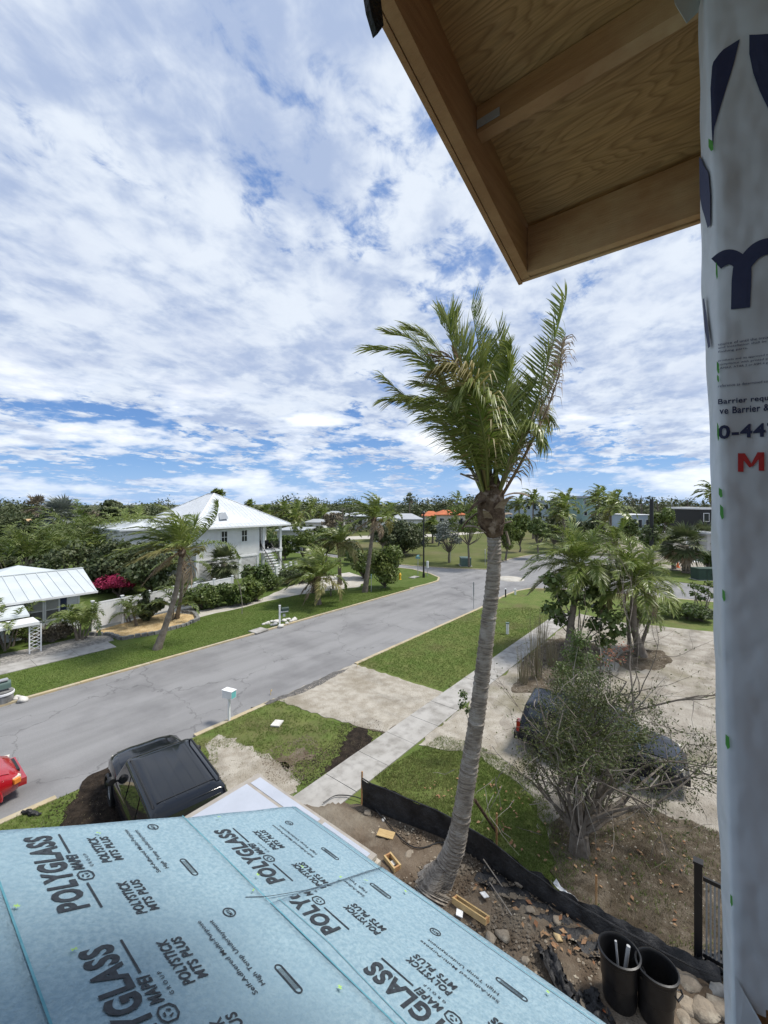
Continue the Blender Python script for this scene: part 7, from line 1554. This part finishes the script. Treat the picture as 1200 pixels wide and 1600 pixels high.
SLB = ['large tan stone nearest the end of the long wooden frame', 'tan stone under the edge of the blue roof by the long frame', 'flat orange-tan stone in the middle of the bare dirt', 'tan block lying against the silt fence above the bins', 'round stone in the dirt below the white wrapper', 'half-buried stone near the thin laths', 'small stone touching the palm foot on its right', 'stone beside the silt fence right of the palm foot', 'stone left of the palm foot by the small frame', 'stone at the near end of the silt fence', 'flat tan stone at the blue roof edge by the bottom of the view', 'orange brick piece beside the flat tan stone', 'second orange brick piece at the bottom of the view', 'large pale stone right behind the right bin', 'large tan stone touching the right bin', 'grey stone at the foot of the metal fence post', 'big brown stone at the bottom right by the wrapped wall', 'grey slab stone beside the wrapped wall', 'stone between the right bin and the fence post', 'brown stone at the very bottom right', 'small stone above the right bin', 'grey stone under the metal fence panel', 'small white stone by the plywood offcut', 'stone beside the torn black sheet', 'small stone up the slope from the torn black sheet', 'stone at the bottom edge right of the bins']
for i, ((x, y, s_, m), l) in enumerate(zip(stones, SLB)): rock('stone', G(x, y) + [0, 0, .12], s_, m, l, seed=500 + i, flat=.5)
# bins
def bin_(px, r, h, label, lean, pipes=False):
    p = G(*px, .1); root = empty('trash_bin', p, 0, label=label, cat='bin'); root.rotation_euler = lean
    b = MB(); b.lathe([(r * .80, 0), (r * .84, .05), (r * .88, h * .45), (r * .93, h * .47), (r * .95, h * .86), (r * 1.0, h * .88), (r * 1.0, h * .93), (r * 1.07, h * .96), (r * 1.08, h), (r * 1.0, h + .012), (r * .97, h), (r * .95, h * .93), (r * .90, h * .5), (r * .76, .04), (.001, .035)], 30); b.build('body', MT['plastic'], root, smooth=True)
    for a in (-1.9, 1.24):
        b = MB(); c_ = np.array([math.cos(a), math.sin(a), 0]) * r * 1.05; s_ = np.array([-math.sin(a), math.cos(a), 0]); b.tube([c_ + s_ * .09 + [0, 0, h * .84], c_ * 1.12 + s_ * .08 + [0, 0, h * .78], c_ * 1.12 - s_ * .08 + [0, 0, h * .78], c_ - s_ * .09 + [0, 0, h * .84]], .016, 6); b.build('handle', MT['plastic'], root, smooth=True)
    b = MB(); b.lathe([(.001, h * .35), (r * .85, h * .36)], 20); b.build('dark_contents', MT['mulch'], root)
    return root
bin_((968, 1562), .30, .80, 'black round bin with grey pipes standing in it', (0, .04, .3), True)
bin_((1024, 1588), .29, .78, 'empty black round bin to the right of the one with pipes', (.02, .06, 0))
for k, (a, r_) in enumerate((((962, 1475), .018), ((985, 1490), .03))):
    q = W(a[0], a[1], 7.05); b = MB(org=q); b.tube([W(968 + k * 6, 1535, 6.95), W(962 + k * 20, 1470 + k * 8, 6.98)], r_, 10); simple('pipe_offcut', b, 'pvc', ('thin' if k == 0 else 'thick') + ' grey pipe offcut standing in the left black bin', 'pipe', smooth=True)
# metal fence at the right
q = G(1091, 1508); mf = empty('metal_fence', q, label='black metal picket fence panel with post beside the wrapped wall', cat='fence')
b = MB(org=q); b.b2(q[0] - .06, q[0] + .06, q[1] - .06, q[1] + .06, 0, 1.86); b.b2(q[0] - .075, q[0] + .075, q[1] - .075, q[1] + .075, 1.86, 1.90); b.build('post', MT['blackmetal'], mf)
fd = unit(np.array([-.05, -1, 0]))
for z in (1.62, .25): b = MB(org=q); b.beam(q * [1, 1, 0] + fd * .07 + [0, 0, z], q * [1, 1, 0] + fd * 2.2 + [0, 0, z], .04, .07); b.build('rail', MT['blackmetal'], mf)
for k in range(36):
    c_ = q * [1, 1, 0] + fd * (.12 + k * .058); b = MB(org=q); b.b2(c_[0] - .009, c_[0] + .009, c_[1] - .014, c_[1] + .014, .285, 1.585); b.build('picket', MT['greymetal'], mf)
print('script objects', len(bpy.data.objects), 'tris', sum(sum(len(p.vertices) - 2 for p in o.data.polygons) for o in bpy.data.objects if o.type == 'MESH'), 'scrub', NSCR)
